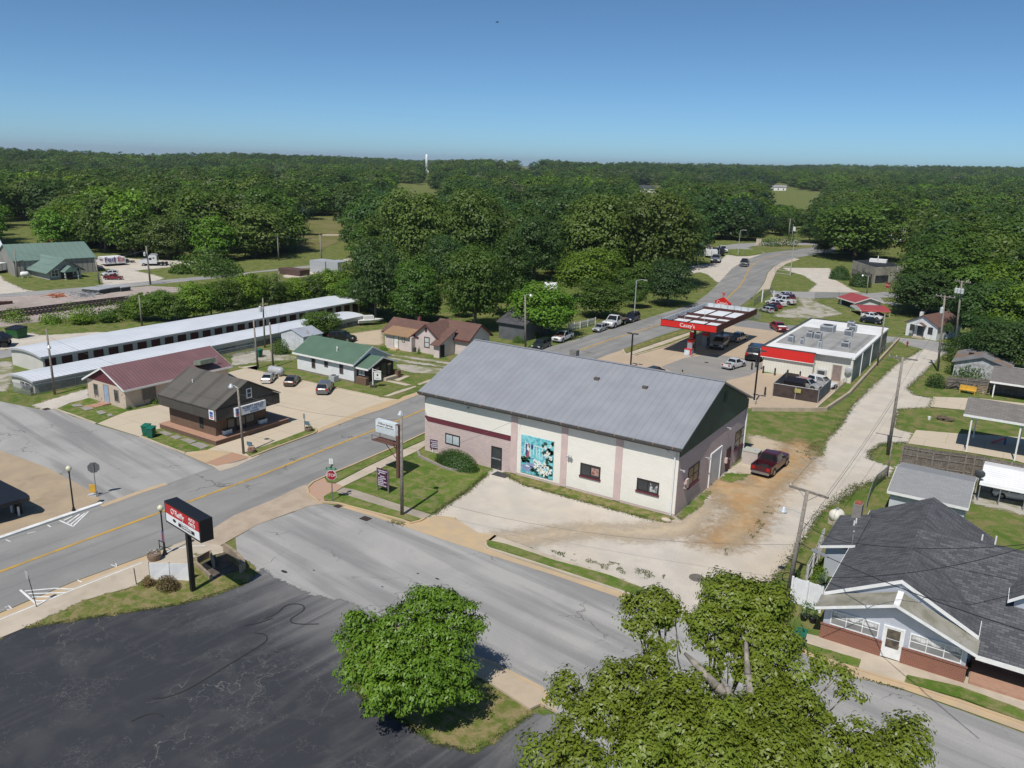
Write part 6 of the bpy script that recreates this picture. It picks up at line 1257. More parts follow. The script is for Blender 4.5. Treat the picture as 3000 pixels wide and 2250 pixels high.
m=M(); m.box(-.33,-.02,.1,-.29,.02,.75); m.box(.29,-.02,.1,.33,.02,.75); m.box(-.33,-.02,.71,.33,.02,.75); m.box(-.33,-.02,.3,.33,.02,.33); bs_=tag(m.build('bench_frame',BLACK),'small black metal frame beside the globe lamp and flower tub','frame'); bs_.location=G(9,1405,930)
def octa(r):return [(r*math.cos(rad(22.5+45*i)),0,r*math.sin(rad(22.5+45*i))) for i in range(8)]
# stop sign facing the camera
B=G(10,808,795); t=thing('stop_sign','red stop sign with green street name and small white sign above','sign',B,rad(28)); h=Ht(B,10,805,425); zc=Ht(B,10,803,565)
m=M(); m.box(-.035,-.03,0,.035,.03,h); m.build('post',plain('sign_post_grey',(.16,.17,.16),.6),t)
m=M(); m.ext([(x,-.06,z+zc) for x,y,z in octa(.43)],(0,.03,0)); pl=m.build('border',WHITE,t); m=M(); m.ext([(x,-.07,z+zc) for x,y,z in octa(.395)],(0,.009,0)); pl=m.build('plate',surf('stop_red',(.3,.02,.03),None,1,.4),t)
text('lettering','STOP',.34,pl,WHITE,Vector((0,-.078,zc)),'S',.012,sx=.85)
z2=Ht(B,10,803,508); m=M(); m.box(-.42,-.045,z2-.1,.42,-.033,z2+.08); pl=m.build('name_plate',surf('street_sign_green',(.01,.16,.07),None,1,.4),t); m=M(); m.box(-.3,-.05,z2-.05,.3,-.0455,z2+.02); m.build('lettering',plain('pale_green_mark',(.3,.5,.38)),pl)
m=M(); m.box(.0,-.42,z2+.09,.015,.42,z2+.24); m.build('name_plate',bpy.data.materials['street_sign_green'],t)
m=M(); m.box(-.15,-.05,h-.42,.15,-.03,h+.02); pl=m.build('upper_plate',WHITE,t)
for za,zc_ in ((.1,.04),(.2,.15),(.34,.28)):m=M(); m.box(-.09,-.055,h-za,.09,-.051,h-zc_); m.build('lettering',LGREY,pl)
B=G(9,836,460); t=thing('stop_sign','grey back of a stop sign on a thin post beside the yellow board','sign',B,rad(52)); zc=Ht(B,9,805,208)
m=M(); m.box(-.03,-.03,0,.03,.03,zc+.42); m.build('post',plain('post_steel',(.2,.2,.2),.5),t); m=M(); m.ext([(x,.035,z+zc) for x,y,z in octa(.45)],(0,.03,0)); m.build('plate',plain('sign_back',(.15,.15,.155),.6),t)
B=G(9,808,450); t=thing('barricade','yellow warning board on a low stand at the foot of the grey stop sign','barricade',B,rad(30)); m=M(); m.box(-.26,-.03,.3,.26,.03,.95); m.build('board',YEL,t); m=M(); m.box(-.35,-.25,.0,.35,.25,.08); m.tube((-.3,-.2,.1),(.3,.2,.22),.1); m.build('stand',LGREY,t)
for k,base,top,lab,c in ((9,(318,1415),(235,1100),'leaning parking sign on a thin post by the striped island',LGREY),(6,(570,1075),(560,920),'narrow parking sign at the office driveway beside a planter',GREY)):
    B=G(k,*base); h=Ht(B,k,*top); t=thing('parking_sign',lab,'sign',B,rad(10)); off=Vector((-.28,-.1,h)) if k == 9 else Vector((0,0,h)); m=M(); m.tube((0,0,0),off,.025); m.build('post',DGREY,t); m=M(); m.box(off.x-.12,off.y-.04,h-.5,off.x+.12,off.y-.025,h); m.build('plate',c,t)
B=G(9,1180,1222); h=Ht(B,9,1155,1080); m=M(); m.tube((0,0,0),(-.1,0,h),.03); o=tag(m.build('marker_post',plain('rusty_post',(.1,.07,.06),.8)),'thin rusty marker post on the sidewalk edge left of the white boards','post'); o.location=B
# auto parts sign
B=G(9,1668,1275); h1=Ht(B,9,1625,790); t=thing('pylon_sign','tall black pylon sign with red and white auto parts panel','sign',B,0)
A0,A1=(9,1422,520),(9,1722,838)
def plane_pt(k,x,y,o,n):
    d=Vector(ray(k,x,y)); c=Vector((0,0,CAMH)); return c+d*((Vector(o)-c).dot(n)/d.dot(n))
cen=B+Vector((0,0,h1+.8)); best=None
for yw in range(-90,60,2):   # find the turn of the panel whose face fits its four corners
    n=Vector((math.sin(rad(yw)),-math.cos(rad(yw)),0)); o_=cen+n*.42
    q=[plane_pt(9,x,y,o_,n) for x,y in ((1422,510),(1715,685),(1722,835),(1440,665))]
    e=abs(q[0].z-q[1].z)+abs(q[3].z-q[2].z)
    if best is None or e < best[0]:best=(e,yw,q)
e,yw,q=best; t.rotation_euler.z=rad(yw); ux=Vector((math.cos(rad(yw)),math.sin(rad(yw)),0))
xl=((q[0]-B).dot(ux)+(q[3]-B).dot(ux))/2; xr=((q[1]-B).dot(ux)+(q[2]-B).dot(ux))/2; zt=(q[0].z+q[1].z)/2; zb_=(q[2].z+q[3].z)/2
m=M(); m.box(xl-.12,-.4,zb_-.12,xr+.12,.4,zt+.12); cb=m.build('cabinet',BLACK,t); m=M(); m.box(-.13,-.13,0,.13,.13,zb_-.1); m.build('post',BLACK,t)
zm=zb_+(zt-zb_)*.46; m=M(); m.box(xl,-.415,zm,xr,-.402,zt); m.build('red_face',surf('face_red',(.5,.02,.03),(.46,.02,.03),1,.35),t); m=M(); m.box(xl,-.415,zb_,xr,-.402,zm); m.build('white_face',surf('face_white',(.78,.78,.8),None,1,.35),t)
wd_=xr-xl; hh=zt-zb_; GRN=plain('lettering_green',(.01,.12,.06))
text('lettering',"O'Reilly",hh*.44,t,WHITE,Vector((xl+wd_*.37,-.425,zm+hh*.27)),'S',.02); text('lettering','AUTO',hh*.25,t,WHITE,Vector((xl+wd_*.8,-.425,zm+hh*.4)),'S',.02,sx=.9); text('lettering','PARTS',hh*.25,t,WHITE,Vector((xl+wd_*.8,-.425,zm+hh*.15)),'S',.02,sx=.9)
m=M(); m.box(xl+wd_*.38,-.42,zb_+hh*.1,xl+wd_*.86,-.416,zb_+hh*.29); m.build('name_bar',BLK,t); text('lettering','CASHSAVER',hh*.2,t,WHITE,Vector((xl+wd_*.62,-.425,zb_+hh*.195)),'S',.012); 
for f0,f1,f2,f3 in ((.4,.53,.34,.37),(.56,.68,.34,.37),(.36,.86,.055,.065)):m=M(); m.box(xl+wd_*f0,-.42,zb_+hh*f2,xl+wd_*f1,-.416,zb_+hh*f3); m.build('lettering',GREY,t)
m=M(); m.ext([(xl+wd_*(.26+.05*math.cos(a*.52)),-.42,zb_+hh*(.26+.09*math.sin(a*.52))) for a in range(12)],(0,.004,0)); m.build('emblem',BLK,t)
# marquee sign of the hall on its brown post
B=G(10,1380,590); t=thing('marquee_sign','white marquee sign with brown lettering on a rusty post over the lawn','sign',B,0); hp=Ht(B,6,1372,1015)
RP=plain('rusty_brown_post',(.13,.065,.05),.8); m=M(); m.box(-.14,-.14,0,.14,.14,hp); m.build('post',RP,t)
best=None
for yw in range(-60,90,2):
    n=Vector((math.sin(rad(yw)),-math.cos(rad(yw)),0)); o_=B+n*.2; q=[plane_pt(6,x,y,o_,n) for x,y in ((1180,968),(1350,1010),(1345,1120),(1178,1070))]; e=abs(q[0].z-q[1].z)+abs(q[3].z-q[2].z)
    if best is None or e < best[0]:best=(e,yw,q)
e,yw,q=best; t.rotation_euler.z=rad(yw); ux=Vector((math.cos(rad(yw)),math.sin(rad(yw)),0)); xl,xr=(q[0]-B).dot(ux),(q[1]-B).dot(ux); zt=(q[0].z+q[1].z)/2; zb_=(q[2].z+q[3].z)/2; wd_=xr-xl; hh=zt-zb_
m=M(); m.box(xl,-.2,zb_,xr,.2,zt); pn=m.build('panel',surf('marquee_white',(.66,.72,.74),(.6,.66,.68),1,.4),t); m=M(); m.box(xr,-.15,zb_+.1,xr+.25,.15,zt-.1); m.build('end_box',LGREY,t)
BRL=plain('brown_lettering',(.12,.04,.03)); text('lettering','Willow Springs',hh*.25,pn,BRL,Vector(((xl+xr)/2,-.21,zt-hh*.25)),'S',.012); 
for f0,f1 in ((.06,.42),(.48,.92)):m=M(); m.box(xl+wd_*f0,-.212,zt-hh*.5,xl+wd_*f1,-.203,zt-hh*.45); m.build('lettering',BRL,pn)
m=M()
for i in range(4):m.box(xl+.05,-.215,zb_+hh*(.08+.11*i),xr-.05,-.202,zb_+hh*(.09+.11*i))
m.build('letter_track',GREY,pn)
m=M(); zf=zb_-.75; m.box(xl-.2,-.5,zf,xr+.1,.5,zf+.06); cw=m.build('catwalk',RP,t); m=M()
for x in (xl-.2,xr):m.box(x,-.5,zf,x+.04,-.46,zf+.5); m.box(x,.46,zf,x+.04,.5,zf+.5)
m.box(xl-.2,-.5,zf+.47,xr,-.47,zf+.5); m.box(xl-.2,.47,zf+.47,xr,.5,zf+.5); m.path([(xl*.7,0,zf),(0,0,zf-1.5)],.035); m.path([(xl*.3,0,zf),(0,0,zf-.6)],.035); m.build('frame',RP,cw)
# maroon boards with white writing, hanging sign, little signs
LAV=surf('lavender_writing',(.62,.58,.66),(.5,.46,.54),5,.6)
def marks(pn,xa,xb,za,zb2,y,rows):   # rows of writing too small to read: broken pale strokes of the same rhythm
    rg=random.Random(4); m=M(); n=len(rows); st=(zb2-za)/n
    for i,(f0,f1) in enumerate(rows):
        z=zb2-st*(i+.5); x=xa+(xb-xa)*f0; e=xa+(xb-xa)*f1
        while x < e:w2=min(rg.uniform(.04,.13),e-x); m.box(x,y-.008,z-st*.3,x+w2,y-.001,z+st*.28); x += w2+rg.uniform(.015,.04)
    m.build('lettering',LAV,pn)
def board(k,p0,p1,ptop,lab,lines,nm,thick=.06,wid=None):
    A,B=G(k,*p0),G(k,*p1); d=B-A; t=thing(nm,lab,'sign',A,math.atan2(d.y,d.x)); L=d.length; h=Ht(A,k,*ptop)
    m=M(); m.box(-.05,-.05,0,.05,.05,h); m.build('post',WOODN,t); m=M(); m.box(L-.05,-.05,0,L+.05,.05,h); m.build('post',WOODN,t)
    z0=h*.22; m=M(); m.box(.05,-thick,z0,L-.05,thick*.6,h-.02); pn=m.build('panel',surf('dark_maroon_board',(.06,.02,.045),None,1,.5) if 'dark_maroon_board' not in bpy.data.materials else bpy.data.materials['dark_maroon_board'],t)
    marks(pn,.12,L-.12,z0+.06,h-.08,-thick,lines); return t
board(10,(1198,698),(1293,725),(1183,500),'maroon notice board with rows of white writing on the corner lawn',[(0,1),(.1,.85),(0,.2),(.25,.75),(.05,.9),(0,.6),(0,1),(0,.65),(0,.95)],'notice_board')
B=G(10,1678,372); h=Ht(B,10,1655,268); t=thing('garden_sign','small maroon sign with white writing beside the trimmed bush','sign',B,rad(10)); m=M(); m.box(-.06,-.05,0,.0,.05,h*.6); m.build('post',TRIM,t); m=M(); m.box(-.3,-.06,h*.35,1.0,-.01,h+.1); pn=m.build('panel',bpy.data.materials['dark_maroon_board'],t)
marks(pn,-.22,.92,h*.35+.08,h+.04,-.06,[(0,1),(.1,.9),(.0,.8),(.05,1)])
B=G(6,1158,690); h=Ht(B,6,1155,530); t=thing('hanging_sign','white sign hanging from a white bracket post on a stone base','sign',B,rad(35)); m=M(); m.box(-.3,-.3,0,.35,.3,.28); m.build('base',plain('dark_stone',(.08,.06,.05),.9),t); m=M(); m.box(-.05,-.05,.28,.05,.05,h); m.box(.05,-.03,h*.83,1.0,.03,h*.87); m.path([(.05,0,h*.97),(1.0,0,h*.86)],.03); m.build('post',TRIM,t); m=M(); m.box(.15,-.03,h*.4,.98,.03,h*.8); pn=m.build('panel',WHITE,t); m=M(); m.ball((.56,-.035,h*.66),.1,.01,.13); m.build('emblem',BLK,pn); m=M(); m.box(.3,-.036,h*.47,.82,-.031,h*.5); m.build('lettering',GREY,pn)
for k,x,y,lab in (('c',1465,1140,'tiny blue yard sign beside the first planter'),(6,588,1022,'tiny blue yard sign behind the second planter')):
    B=G(k,x,y); t=thing('yard_sign',lab,'sign',B,rad(10)); m=M(); m.box(-.3,-.02,.1,.3,.02,.45); m.build('panel',plain('sign_teal',(.08,.16,.22)),t); m=M(); m.box(-.02,-.01,0,.02,.01,.1); m.build('stake',GREY,t)
# white boards by the lot
A,B_,C_=G(9,1300,1180),G(9,1478,1185),G(9,1640,1188); t=thing('banner_board','two blank white banner panels stretched between posts behind the shrubs','banner',A,math.atan2((C_-A).y,(C_-A).x)); L=(C_-A).length; h=1.2
for x0,x1 in ((0,L*.5),(L*.515,L)):m=M(); m.add([(x0,0,.08),(x1,-.03,.05),(x1,.02,h),(x0,-.02,h),(x0,.03,.08),(x1,.0,.05),(x1,.05,h),(x0,.01,h)],[(0,1,2,3),(7,6,5,4),(0,4,5,1),(1,5,6,2),(2,6,7,3),(3,7,4,0)]); m.build('panel',surf('vinyl_white',(.72,.72,.72),(.66,.66,.67),2,.4),t)
for x in (-.03,L*.507,L+.03):m=M(); m.tube((x,.05,0),(x,.05,h+.05),.03); m.build('post',DGREY,t)
# culvert with concrete wing walls
t=thing('culvert','concrete drainage box with curved wing wall beside the pylon sign','culvert',G(9,1690,1060)); O=t.location
def cw_(pts,h,wd=.16):
    q=strip([G(9,*p)-O for p in pts],wd); n=len(pts); mm=M()
    for i in range(n-1):a,b,c,d=q[i],q[i+1],q[2*n-2-i],q[2*n-1-i]; mm.ext([(a.x,a.y,0),(b.x,b.y,0),(c.x,c.y,0),(d.x,d.y,0)],(0,0,h))
    return mm
OLDC=surf('old_concrete',(.36,.29,.2),(.24,.19,.14),1.5,.9,grain=.3)
cw_([(1700,1045),(1820,985),(1850,1080)],.55).build('headwall',OLDC,t); cw_([(1690,1050),(1830,1180)],.3).build('wing_wall',OLDC,t); cw_([(1940,930),(2020,985),(2085,1045),(2110,1090),(2080,1120)],.6,.2).build('wing_wall',OLDC,t)
m=M(); m.ext([tuple(G(9,*p)-O+Vector((0,0,.055))) for p in ((1700,1055),(1850,985),(1940,940),(2080,1100),(1830,1175))],(0,0,.01)); m.build('floor',surf('dark_floor',(.07,.06,.05),(.14,.11,.08),1.5,.9),t)  # floor slab coloured dark brown, laid at ground level without a sunken pit
m=M(); m.ext([tuple(G(9,*p)-O+Vector((0,0,.0))) for p in ((1745,1050),(1825,1010),(1845,1075),(1770,1110))],(0,0,.09)); m.build('pipe_mouth',plain('pipe_dark',(.012,.012,.012),.9),t)
# bins, planters, tanks, dumpsters, hydrant, bollards
def bin_(k,x,y,lab,yaw=0.0,s=1.0,group='green wheelie bins'):
    t=thing('wheelie_bin',lab,'bin',G(k,x,y),yaw,group,s); m=M(); loft(m,[[(-.24,-.26,.08),(.24,-.26,.08),(.24,.26,.08),(-.24,.26,.08)][::1],[(-.31,-.33,.95),(.31,-.33,.95),(.31,.36,.95),(-.31,.36,.95)]]); m.build('body',GREENP,t)
    m=M(); m.ext([(-.34,-.38,.96),(.34,-.38,.96),(.34,.4,1.04),(-.34,.4,1.04)],(0,0,.07)); m.build('lid',plain('lid_green',(.01,.15,.1),.5) if 'lid_green' not in bpy.data.materials else bpy.data.materials['lid_green'],t)
    for sx in (-1,1):m=M(); m.tube((sx*.2,.3,.11),(sx*.28,.3,.11),.11,n=10); m.build('wheel',TYRE,t)
    m=M(); m.tube((-.25,.45,.95),(.25,.45,.95),.02); m.build('handle',GREENP,t)
bin_(5,1310,1128,'front wheelie bin of the pair on the office lawn',rad(25)); bin_(5,1268,1108,'rear wheelie bin of the pair on the office lawn',rad(25)); bin_(16,382,690,'green wheelie bin on the kerb by the porch house',rad(0)); bin_(6,178,432,'green wheelie bin behind the poles by the tin shed')
def planter(k,x,y,lab,fl,r=.34,h=.42):
    t=thing('planter',lab,'planter',G(k,x,y),0,'round concrete planters'); m=M(); m.lathe([(r*.82,0),(r,h*.6),(r*1.04,h),(r*.9,h),(r*.85,h-.08)],n=18); m.build('tub',surf('tub_stone',(.24,.17,.12),(.2,.145,.1),2,.9) if 'tub_stone' not in bpy.data.materials else bpy.data.materials['tub_stone'],t)
    m=M(); rg=random.Random(int(x));
    for i in range(70):a,q=rg.random()*6.3,rg.random()**.5*r*.9; z=h+rg.random()*.16; p=Vector((q*math.cos(a),q*math.sin(a),z)); e=Vector((rg.uniform(-1,1),rg.uniform(-1,1),rg.uniform(-.2,1)))*.08; s_=Vector((rg.uniform(-1,1),rg.uniform(-1,1),rg.uniform(-.5,.5)))*.07; m.mi=rg.choice(fl); m.add([p,p+e,p+e+s_,p+s_],[(0,1,2,3)])
    m.build('flowers',[plain('leaf_a',(.03,.07,.015)),plain('petal_pink',(.4,.12,.12)),plain('petal_white',(.6,.6,.58)),plain('leaf_dark',(.012,.02,.012))],t)
planter(9,1335,1005,'big round flower tub beside the black globe lamp',[0,3,2,2],.44,.5); planter('c',1495,1228,'round planter with pink flowers by the leaning pole',[0,1,1],.36); planter(6,605,1075,'round planter with dark plants at the office driveway',[0,3,3],.36)
for k,x,y,z,lab in (('c',1175,975,.52,'white flower box left of the office door'),('c',1635,835,.52,'white flower box right of the office door')):
    t=thing('flower_box',lab,'planter',G(k,x,y,z),rad(90)); m=M(); m.box(-.45,-.18,0,.45,.18,.38); m.build('box',WHITE,t); m=M(); m.ball((-.2,0,.4),.18,.14,.12); m.ball((.2,0,.4),.16,.14,.1); m.build('plants',plain('box_leaf',(.03,.06,.02)),t)
def tank(k,p0,p1,r,lab,c,z=.3):
    A,B=G(k,*p0),G(k,*p1); d=B-A; t=thing('propane_tank',lab,'tank',A,math.atan2(d.y,d.x)); L=d.length; m=M(); n=16; prof_=[(0.02,0),(r*.6,r*.12),(r*.9,r*.4),(r,r*.8),(r,L-r*.8),(r*.9,L-r*.4),(r*.6,L-r*.12),(.02,L)]
    m.T=Matrix.Translation((0,0,z+r))@Matrix.Rotation(rad(90),4,'Y'); m.lathe(prof_,n=n); m.build('shell',c,t,True); m=M(); m.lathe([(r*.25,0),(r*.25,r*.3),(r*.1,r*.4)],(L/2,0,z+2*r-.03),10); m.build('valve_cap',GREY,t)
    for x in (L*.22,L*.78):m=M(); m.box(x-.12,-r*.7,0,x+.12,r*.7,z+r*.4); m.build('saddle',CONC,t)
tank(6,(262,582),(385,605),.5,'silver propane tank behind the silver saloon',surf('tank_silver',(.4,.41,.43),(.35,.36,.38),1,.4),.2); tank(1,(178,1222),(255,1218),.5,'white propane tank at the corner of the grey steel shed',WHITE,.3); tank(12,(640,935),(730,915),.48,'white rust stained propane tank beside the alley',surf('rusty_white_tank',(.7,.67,.6),(.62,.58,.5),1,.5,stain=((.35,.14,.05),2.5,.6,.75,.8)),.25)
def dumpster(loc,yaw,c,lab,s=1.0,lid=BLACK):
    t=thing('dumpster',lab,'dumpster',loc,yaw,None,s); m=M(); loft(m,[[(-.95,-.6,.12),(.95,-.6,.12),(.95,.6,.12),(-.95,.6,.12)],[(-1.05,-.75,1.1),(1.05,-.75,1.1),(1.05,.75,1.3),(-1.05,.75,1.3)]]); m.build('body',c,t); m=M(); m.ext([(-1.06,-.78,1.12),(1.06,-.78,1.12),(1.06,.78,1.34),(-1.06,.78,1.34)],(0,0,.07)); m.build('lid',lid,t); m=M(); m.box(-1.15,-.2,.6,-1.0,.2,.75); m.box(1.0,-.2,.6,1.15,.2,.75); m.build('lift_pocket',c,t)
dumpster(G(5,150,262),rad(10),plain('dumpster_green',(.02,.1,.03),.6),'green dumpster with a yellow label on the white gravel',1.15)
dumpster(G(8,555,850),rad(0),BLACK,'black lidded dumpster inside the mesh enclosure',1.1)
B=G(8,1370,525); t=thing('fire_hydrant','red fire hydrant on the kerb at the end of the alley','hydrant',B); HR=plain('hydrant_red',(.3,.03,.03),.5); m=M(); m.lathe([(.16,0),(.16,.06),(.11,.08),(.11,.55),(.14,.58),(.1,.72),(.03,.78)],n=12); m.build('barrel',HR,t); m=M(); m.tube((-.22,0,.45),(.22,0,.45),.06); m.build('nozzle',HR,t)
for k,x,y,lab in ((8,250,697,'left'),(8,280,680,'behind'),(8,332,722,'a'),(8,416,738,'b'),(8,506,750,'c'),(8,596,762,'d'),(8,345,880,'lone')):
    B=G(k,x,y); t=thing('bollard',{'left':'black bollard at the shop corner beside the light pole','behind':'black bollard right behind the one at the shop corner','a':'black bollard at the left end of the cream shop front','b':'second black bollard along the cream shop front','c':'black bollard before the middle of the dumpster enclosure','d':'black bollard nearest the silver suv at the shop front','lone':'lone black bollard in front of the dumpster enclosure'}[lab],'bollard',B,0,'black bollards at the shop'); m=M(); m.lathe([(.11,0),(.11,.95),(.07,1.02)],n=10); m.build('tube',plain('bollard_black',(.03,.03,.032),.5) if 'bollard_black' not in bpy.data.materials else bpy.data.materials['bollard_black'],t)
B=G('a',600,985); t=thing('ice_chest','white and red printed merchandise box at the first canopy column','box',B,rad(0)); m=M(); m.box(-.5,-.3,0,.5,.3,.95); m.build('cabinet',surf('box_print',(.65,.68,.7),(.3,.45,.6),2,.4),t); m=M(); m.box(-.52,-.32,.95,.52,.32,1.05); m.box(.3,-.315,.0,.5,-.302,.95); m.build('trim',RPAN,t)
B=G('a',645,935); t=thing('price_board','red and white price board on the first canopy column','sign',B+Vector((0,-.25,0))); m=M(); m.box(-.4,-.05,1.5,.4,.05,3.0); m.build('panel',RPAN,t); m=M(); m.box(-.34,-.07,1.6,.34,-.052,2.1); m.build('label',WHITE,t)
# dumpster enclosure, chain link, wooden fences, walls
def link_mat(name,c,dens,fill=0.0):
    m,nt,b=nmat(name); tc=nd(nt,'TexCoord').outputs['Object']; sp=nd(nt,'SeparateXYZ',{0:tc}).outputs; h=math_(nt,'ADD',sp[0],sp[1]); A=[]
    for sg in ('ADD','SUBTRACT'):A.append(math_(nt,'LESS_THAN',math_(nt,'FRACT',math_(nt,'MULTIPLY',math_(nt,sg,h,sp[2]),9.0)),dens))
    a=math_(nt,'MAXIMUM',math_(nt,'MAXIMUM',A[0],A[1]),fill); put(nt,b.inputs['Alpha'],a); b.inputs['Base Color'].default_value=(*c,1); b.inputs['Roughness'].default_value=.6; return m
LINK=link_mat('chain_link',(.25,.26,.26),.17); SLAT=surf('brown_privacy_slats',(.075,.055,.048),(.05,.038,.034),1.5,.8,pat=('rib',.1,'h',.4)); SLATG=surf('grey_privacy_slats',(.16,.18,.19),(.12,.135,.14),1.5,.8,pat=('rib',.1,'h',.4))
t=thing('dumpster_enclosure','fenced dumpster enclosure with brown and grey slatted mesh panels','enclosure',G(8,400,885)); O=t.location; c0,c1,c2,c3=Vector(),G(8,725,938)-O,G(8,812,855)-O,G(8,492,800)-O; h=Ht(O,8,402,790)
def pan(a,b,z0,z1,mt_,nm,th=.04):
    m=M(); d=(b-a).normalized(); n=Vector((-d.y,d.x,0))*th/2; m.ext([(a-n)+Vector((0,0,z0)),(b-n)+Vector((0,0,z0)),(b+n)+Vector((0,0,z0)),(a+n)+Vector((0,0,z0))],(0,0,z1-z0)); return m.build(nm,mt_,t)
pan(c0,c1,.1,h-.08,SLAT,'slat_panel'); pan(c1,c2,.1,h-.08,SLATG,'slat_panel'); pan(c3,c0,.1,h-.08,SLATG,'slat_panel'); pan(c3.lerp(c2,.0),c3.lerp(c2,.3),.1,h-.08,SLAT,'gate_panel'); pan(c3.lerp(c2,.7),c2,.1,h-.08,LINK,'gate_panel')
for p in (c0,c1,c2,c3,c0.lerp(c1,.5),c3.lerp(c2,.3),c3.lerp(c2,.7)):m=M(); m.tube(p,p+Vector((0,0,h)),.05); m.build('post',SILV,t)
for a,b in ((c0,c1),(c1,c2),(c3,c0)):m=M(); m.tube(a+Vector((0,0,h-.04)),b+Vector((0,0,h-.04)),.035,n=6); m.build('top_rail',SILV,t)
pm=c0.lerp(c1,.55); m=M(); m.box(pm.x-.35,pm.y-.12,h*.55,pm.x+.35,pm.y-.06,h*.85); m.build('notice',plain('yellow_notice',(.4,.36,.12)),t)
def chain(pts,h,lab,post=2.5,nm='chain_link_fence',mt_=None):
    P=GL(*pts); t=thing(nm,lab,'fence',P[0]); O=P[0]; Q=[p-O for p in P]; m=M()
    for a,b in zip(Q[:-1],Q[1:]):d=(b-a).normalized(); n=Vector((-d.y,d.x,0))*.01; m.ext([a-n+Vector((0,0,.05)),b-n+Vector((0,0,.05)),b+n+Vector((0,0,.05)),a+n+Vector((0,0,.05))],(0,0,h-.08))
    m.build('mesh_panel',mt_ or LINK,t); m=M()
    for a,b in zip(Q[:-1],Q[1:]):m.tube(a+Vector((0,0,h)),b+Vector((0,0,h)),.025,n=6)
    m.build('top_rail',SILV,t)
    for a,b in zip(Q[:-1],Q[1:]):
        k=max(1,int((b-a).length/post))
        for i in range(k+1):p=a.lerp(b,i/k); mm=M(); mm.tube(p,p+Vector((0,0,h+.05)),.035,n=6); mm.build('post',SILV,t)
chain(['g',(690,1150),(945,965)],1.5,'chain link fence between the sidewalk and the grass car lot',4); chain(['g',(1490,1040),(1800,1045),(2080,1055)],1.3,'chain link fence along the cross road before the red garage',4); chain(['g',(480,1350),(700,1310),(780,1310)],1.2,'low chain link fence between the lane and the dry grass lot',4)
chain([5,(120,735),(270,765),(660,690),(1800,475),(2200,390)],1.15,'long chain link fence before the low storage shed',4); chain(['f',(1180,560),(1250,330),(1300,240),(1430,130)],1.1,'sagging vine grown wire fence behind the chimney',1.5,mt_=link_mat('vine_mesh',(.08,.12,.06),.3)); chain([8,(850,860),(1310,480)],.9,'pipe railing along the top of the retaining wall by the shop',2.0,'wall_railing',link_mat('thin_mesh',(.3,.3,.3),.05))
chain([6,(0,290),(400,205),(560,180)],1.1,'chain link fence along the rear of the tin shed',4)
def planks(pts,h,lab,nm='plank_fence',mt_=WOODF,rails_=True,cat='fence',gaps=0.0):
    P=GL(*pts); t=thing(nm,lab,cat,P[0]); O=P[0]; Q=[p-O for p in P]
    for a,b in zip(Q[:-1],Q[1:]):
        d=b-a; L=d.length; d.normalize(); n=Vector((-d.y,d.x,0)); k=max(2,int(L/2.2)); rg=random.Random(int(L*10))
        m=M(); i=0.0
        while i < L-.05:w2=.135 if not gaps else .1; z1=h+rg.uniform(-.04,.03); q=a+d*i; e=d*min(w2,L-i); m.ext([q+Vector((0,0,.04)),q+e+Vector((0,0,.04)),q+e+n*.025+Vector((0,0,.04)),q+n*.025+Vector((0,0,.04))],(0,0,z1-.04)); i += .14+gaps
        m.build('boards',mt_,t)
        if rails_:
            for z in (.3,h*.55,h-.3):m=M(); q=a-n*.05; e=d*L; m.ext([q+Vector((0,0,z)),q+e+Vector((0,0,z)),q+e+n*.045+Vector((0,0,z)),q+n*.045+Vector((0,0,z))],(0,0,.09)); m.build('rail',mt_ if mt_ != WOODF else WOODN,t)
        for j in range(k+1):q=a+d*(L*j/k)-n*.09; m=M(); m.box(q.x-.06,q.y-.06,0,q.x+.06,q.y+.06,h+.08); m.build('post',mt_ if mt_ != WOODF else WOODN,t)
planks([8,(1322,1385),(1540,1425),(1770,1455),(1900,1475),(2300,1560)],2.0,'long weathered plank fence behind the pale shingled garage')
planks([8,(1645,830),(1940,860),(2300,905)],1.6,'grey plank fence in front of the vine hump and derelict house')
planks([12,(430,1460),(520,1270),(560,1150)],1.7,'pale weathered plank fence along the alley beside the porch house',mt_=surf('whitewashed_wood',(.5,.5,.47),(.38,.37,.34),3,.8)); planks([12,(320,1560),(560,1640)],1.75,'white board fence panel beside the potted plants of the porch house',mt_=surf('white_fence_paint',(.75,.76,.77),(.68,.69,.7),2,.6),rails_=False)
planks([7,(780,500),(880,480),(1010,445)],1.2,'white picket fence behind the pickup with rusty bonnet','picket_fence',surf('picket_white',(.6,.6,.58),(.5,.5,.48),2,.7),True,'fence',.09)
B=G(8,1655,830); t=thing('trellis_panel','dark lattice panel of crossed boards leaning on the grey plank fence','panel',B+Vector((0,-.25,0)),rad(-2)); m=M()
for a,b in (((0,0),(1.1,1.0)),((1.1,1.0),(2.2,0)),((2.2,0),(3.3,1.0))):m.path([(a[0],0,a[1]+.1),(b[0],0,b[1]+.1)],.07,4)
m.build('boards',plain('dark_wet_wood',(.05,.045,.04),.9),t)
B=G('b',1290,845); t=thing('garden_bench','yellow painted wooden bench by the grey plank fence','bench',B,rad(-3)); m=M(); m.box(-.9,-.25,.4,.9,.25,.48); m.build('seat',YEL,t); m=M(); m.box(-.9,.2,.48,.9,.27,.95); m.build('backrest',YEL,t)
for x in (-.8,.8):m=M(); m.box(x-.05,-.22,0,x+.05,.22,.4); m.build('leg',YEL,t)
B=G('b',1510,850); t=thing('playpen','pale slatted wooden crib frame beside the yellow bench','frame',B,rad(-3)); m=M()
for z in (.15,.35,.55,.75,.95):m.box(-.9,-.03,z,.9,.0,z+.06)
m.box(-.93,-.04,0,-.85,.04,1.02); m.box(.85,-.04,0,.93,.04,1.02); m.build('slats',plain('tan_wood',(.42,.3,.16),.8),t)
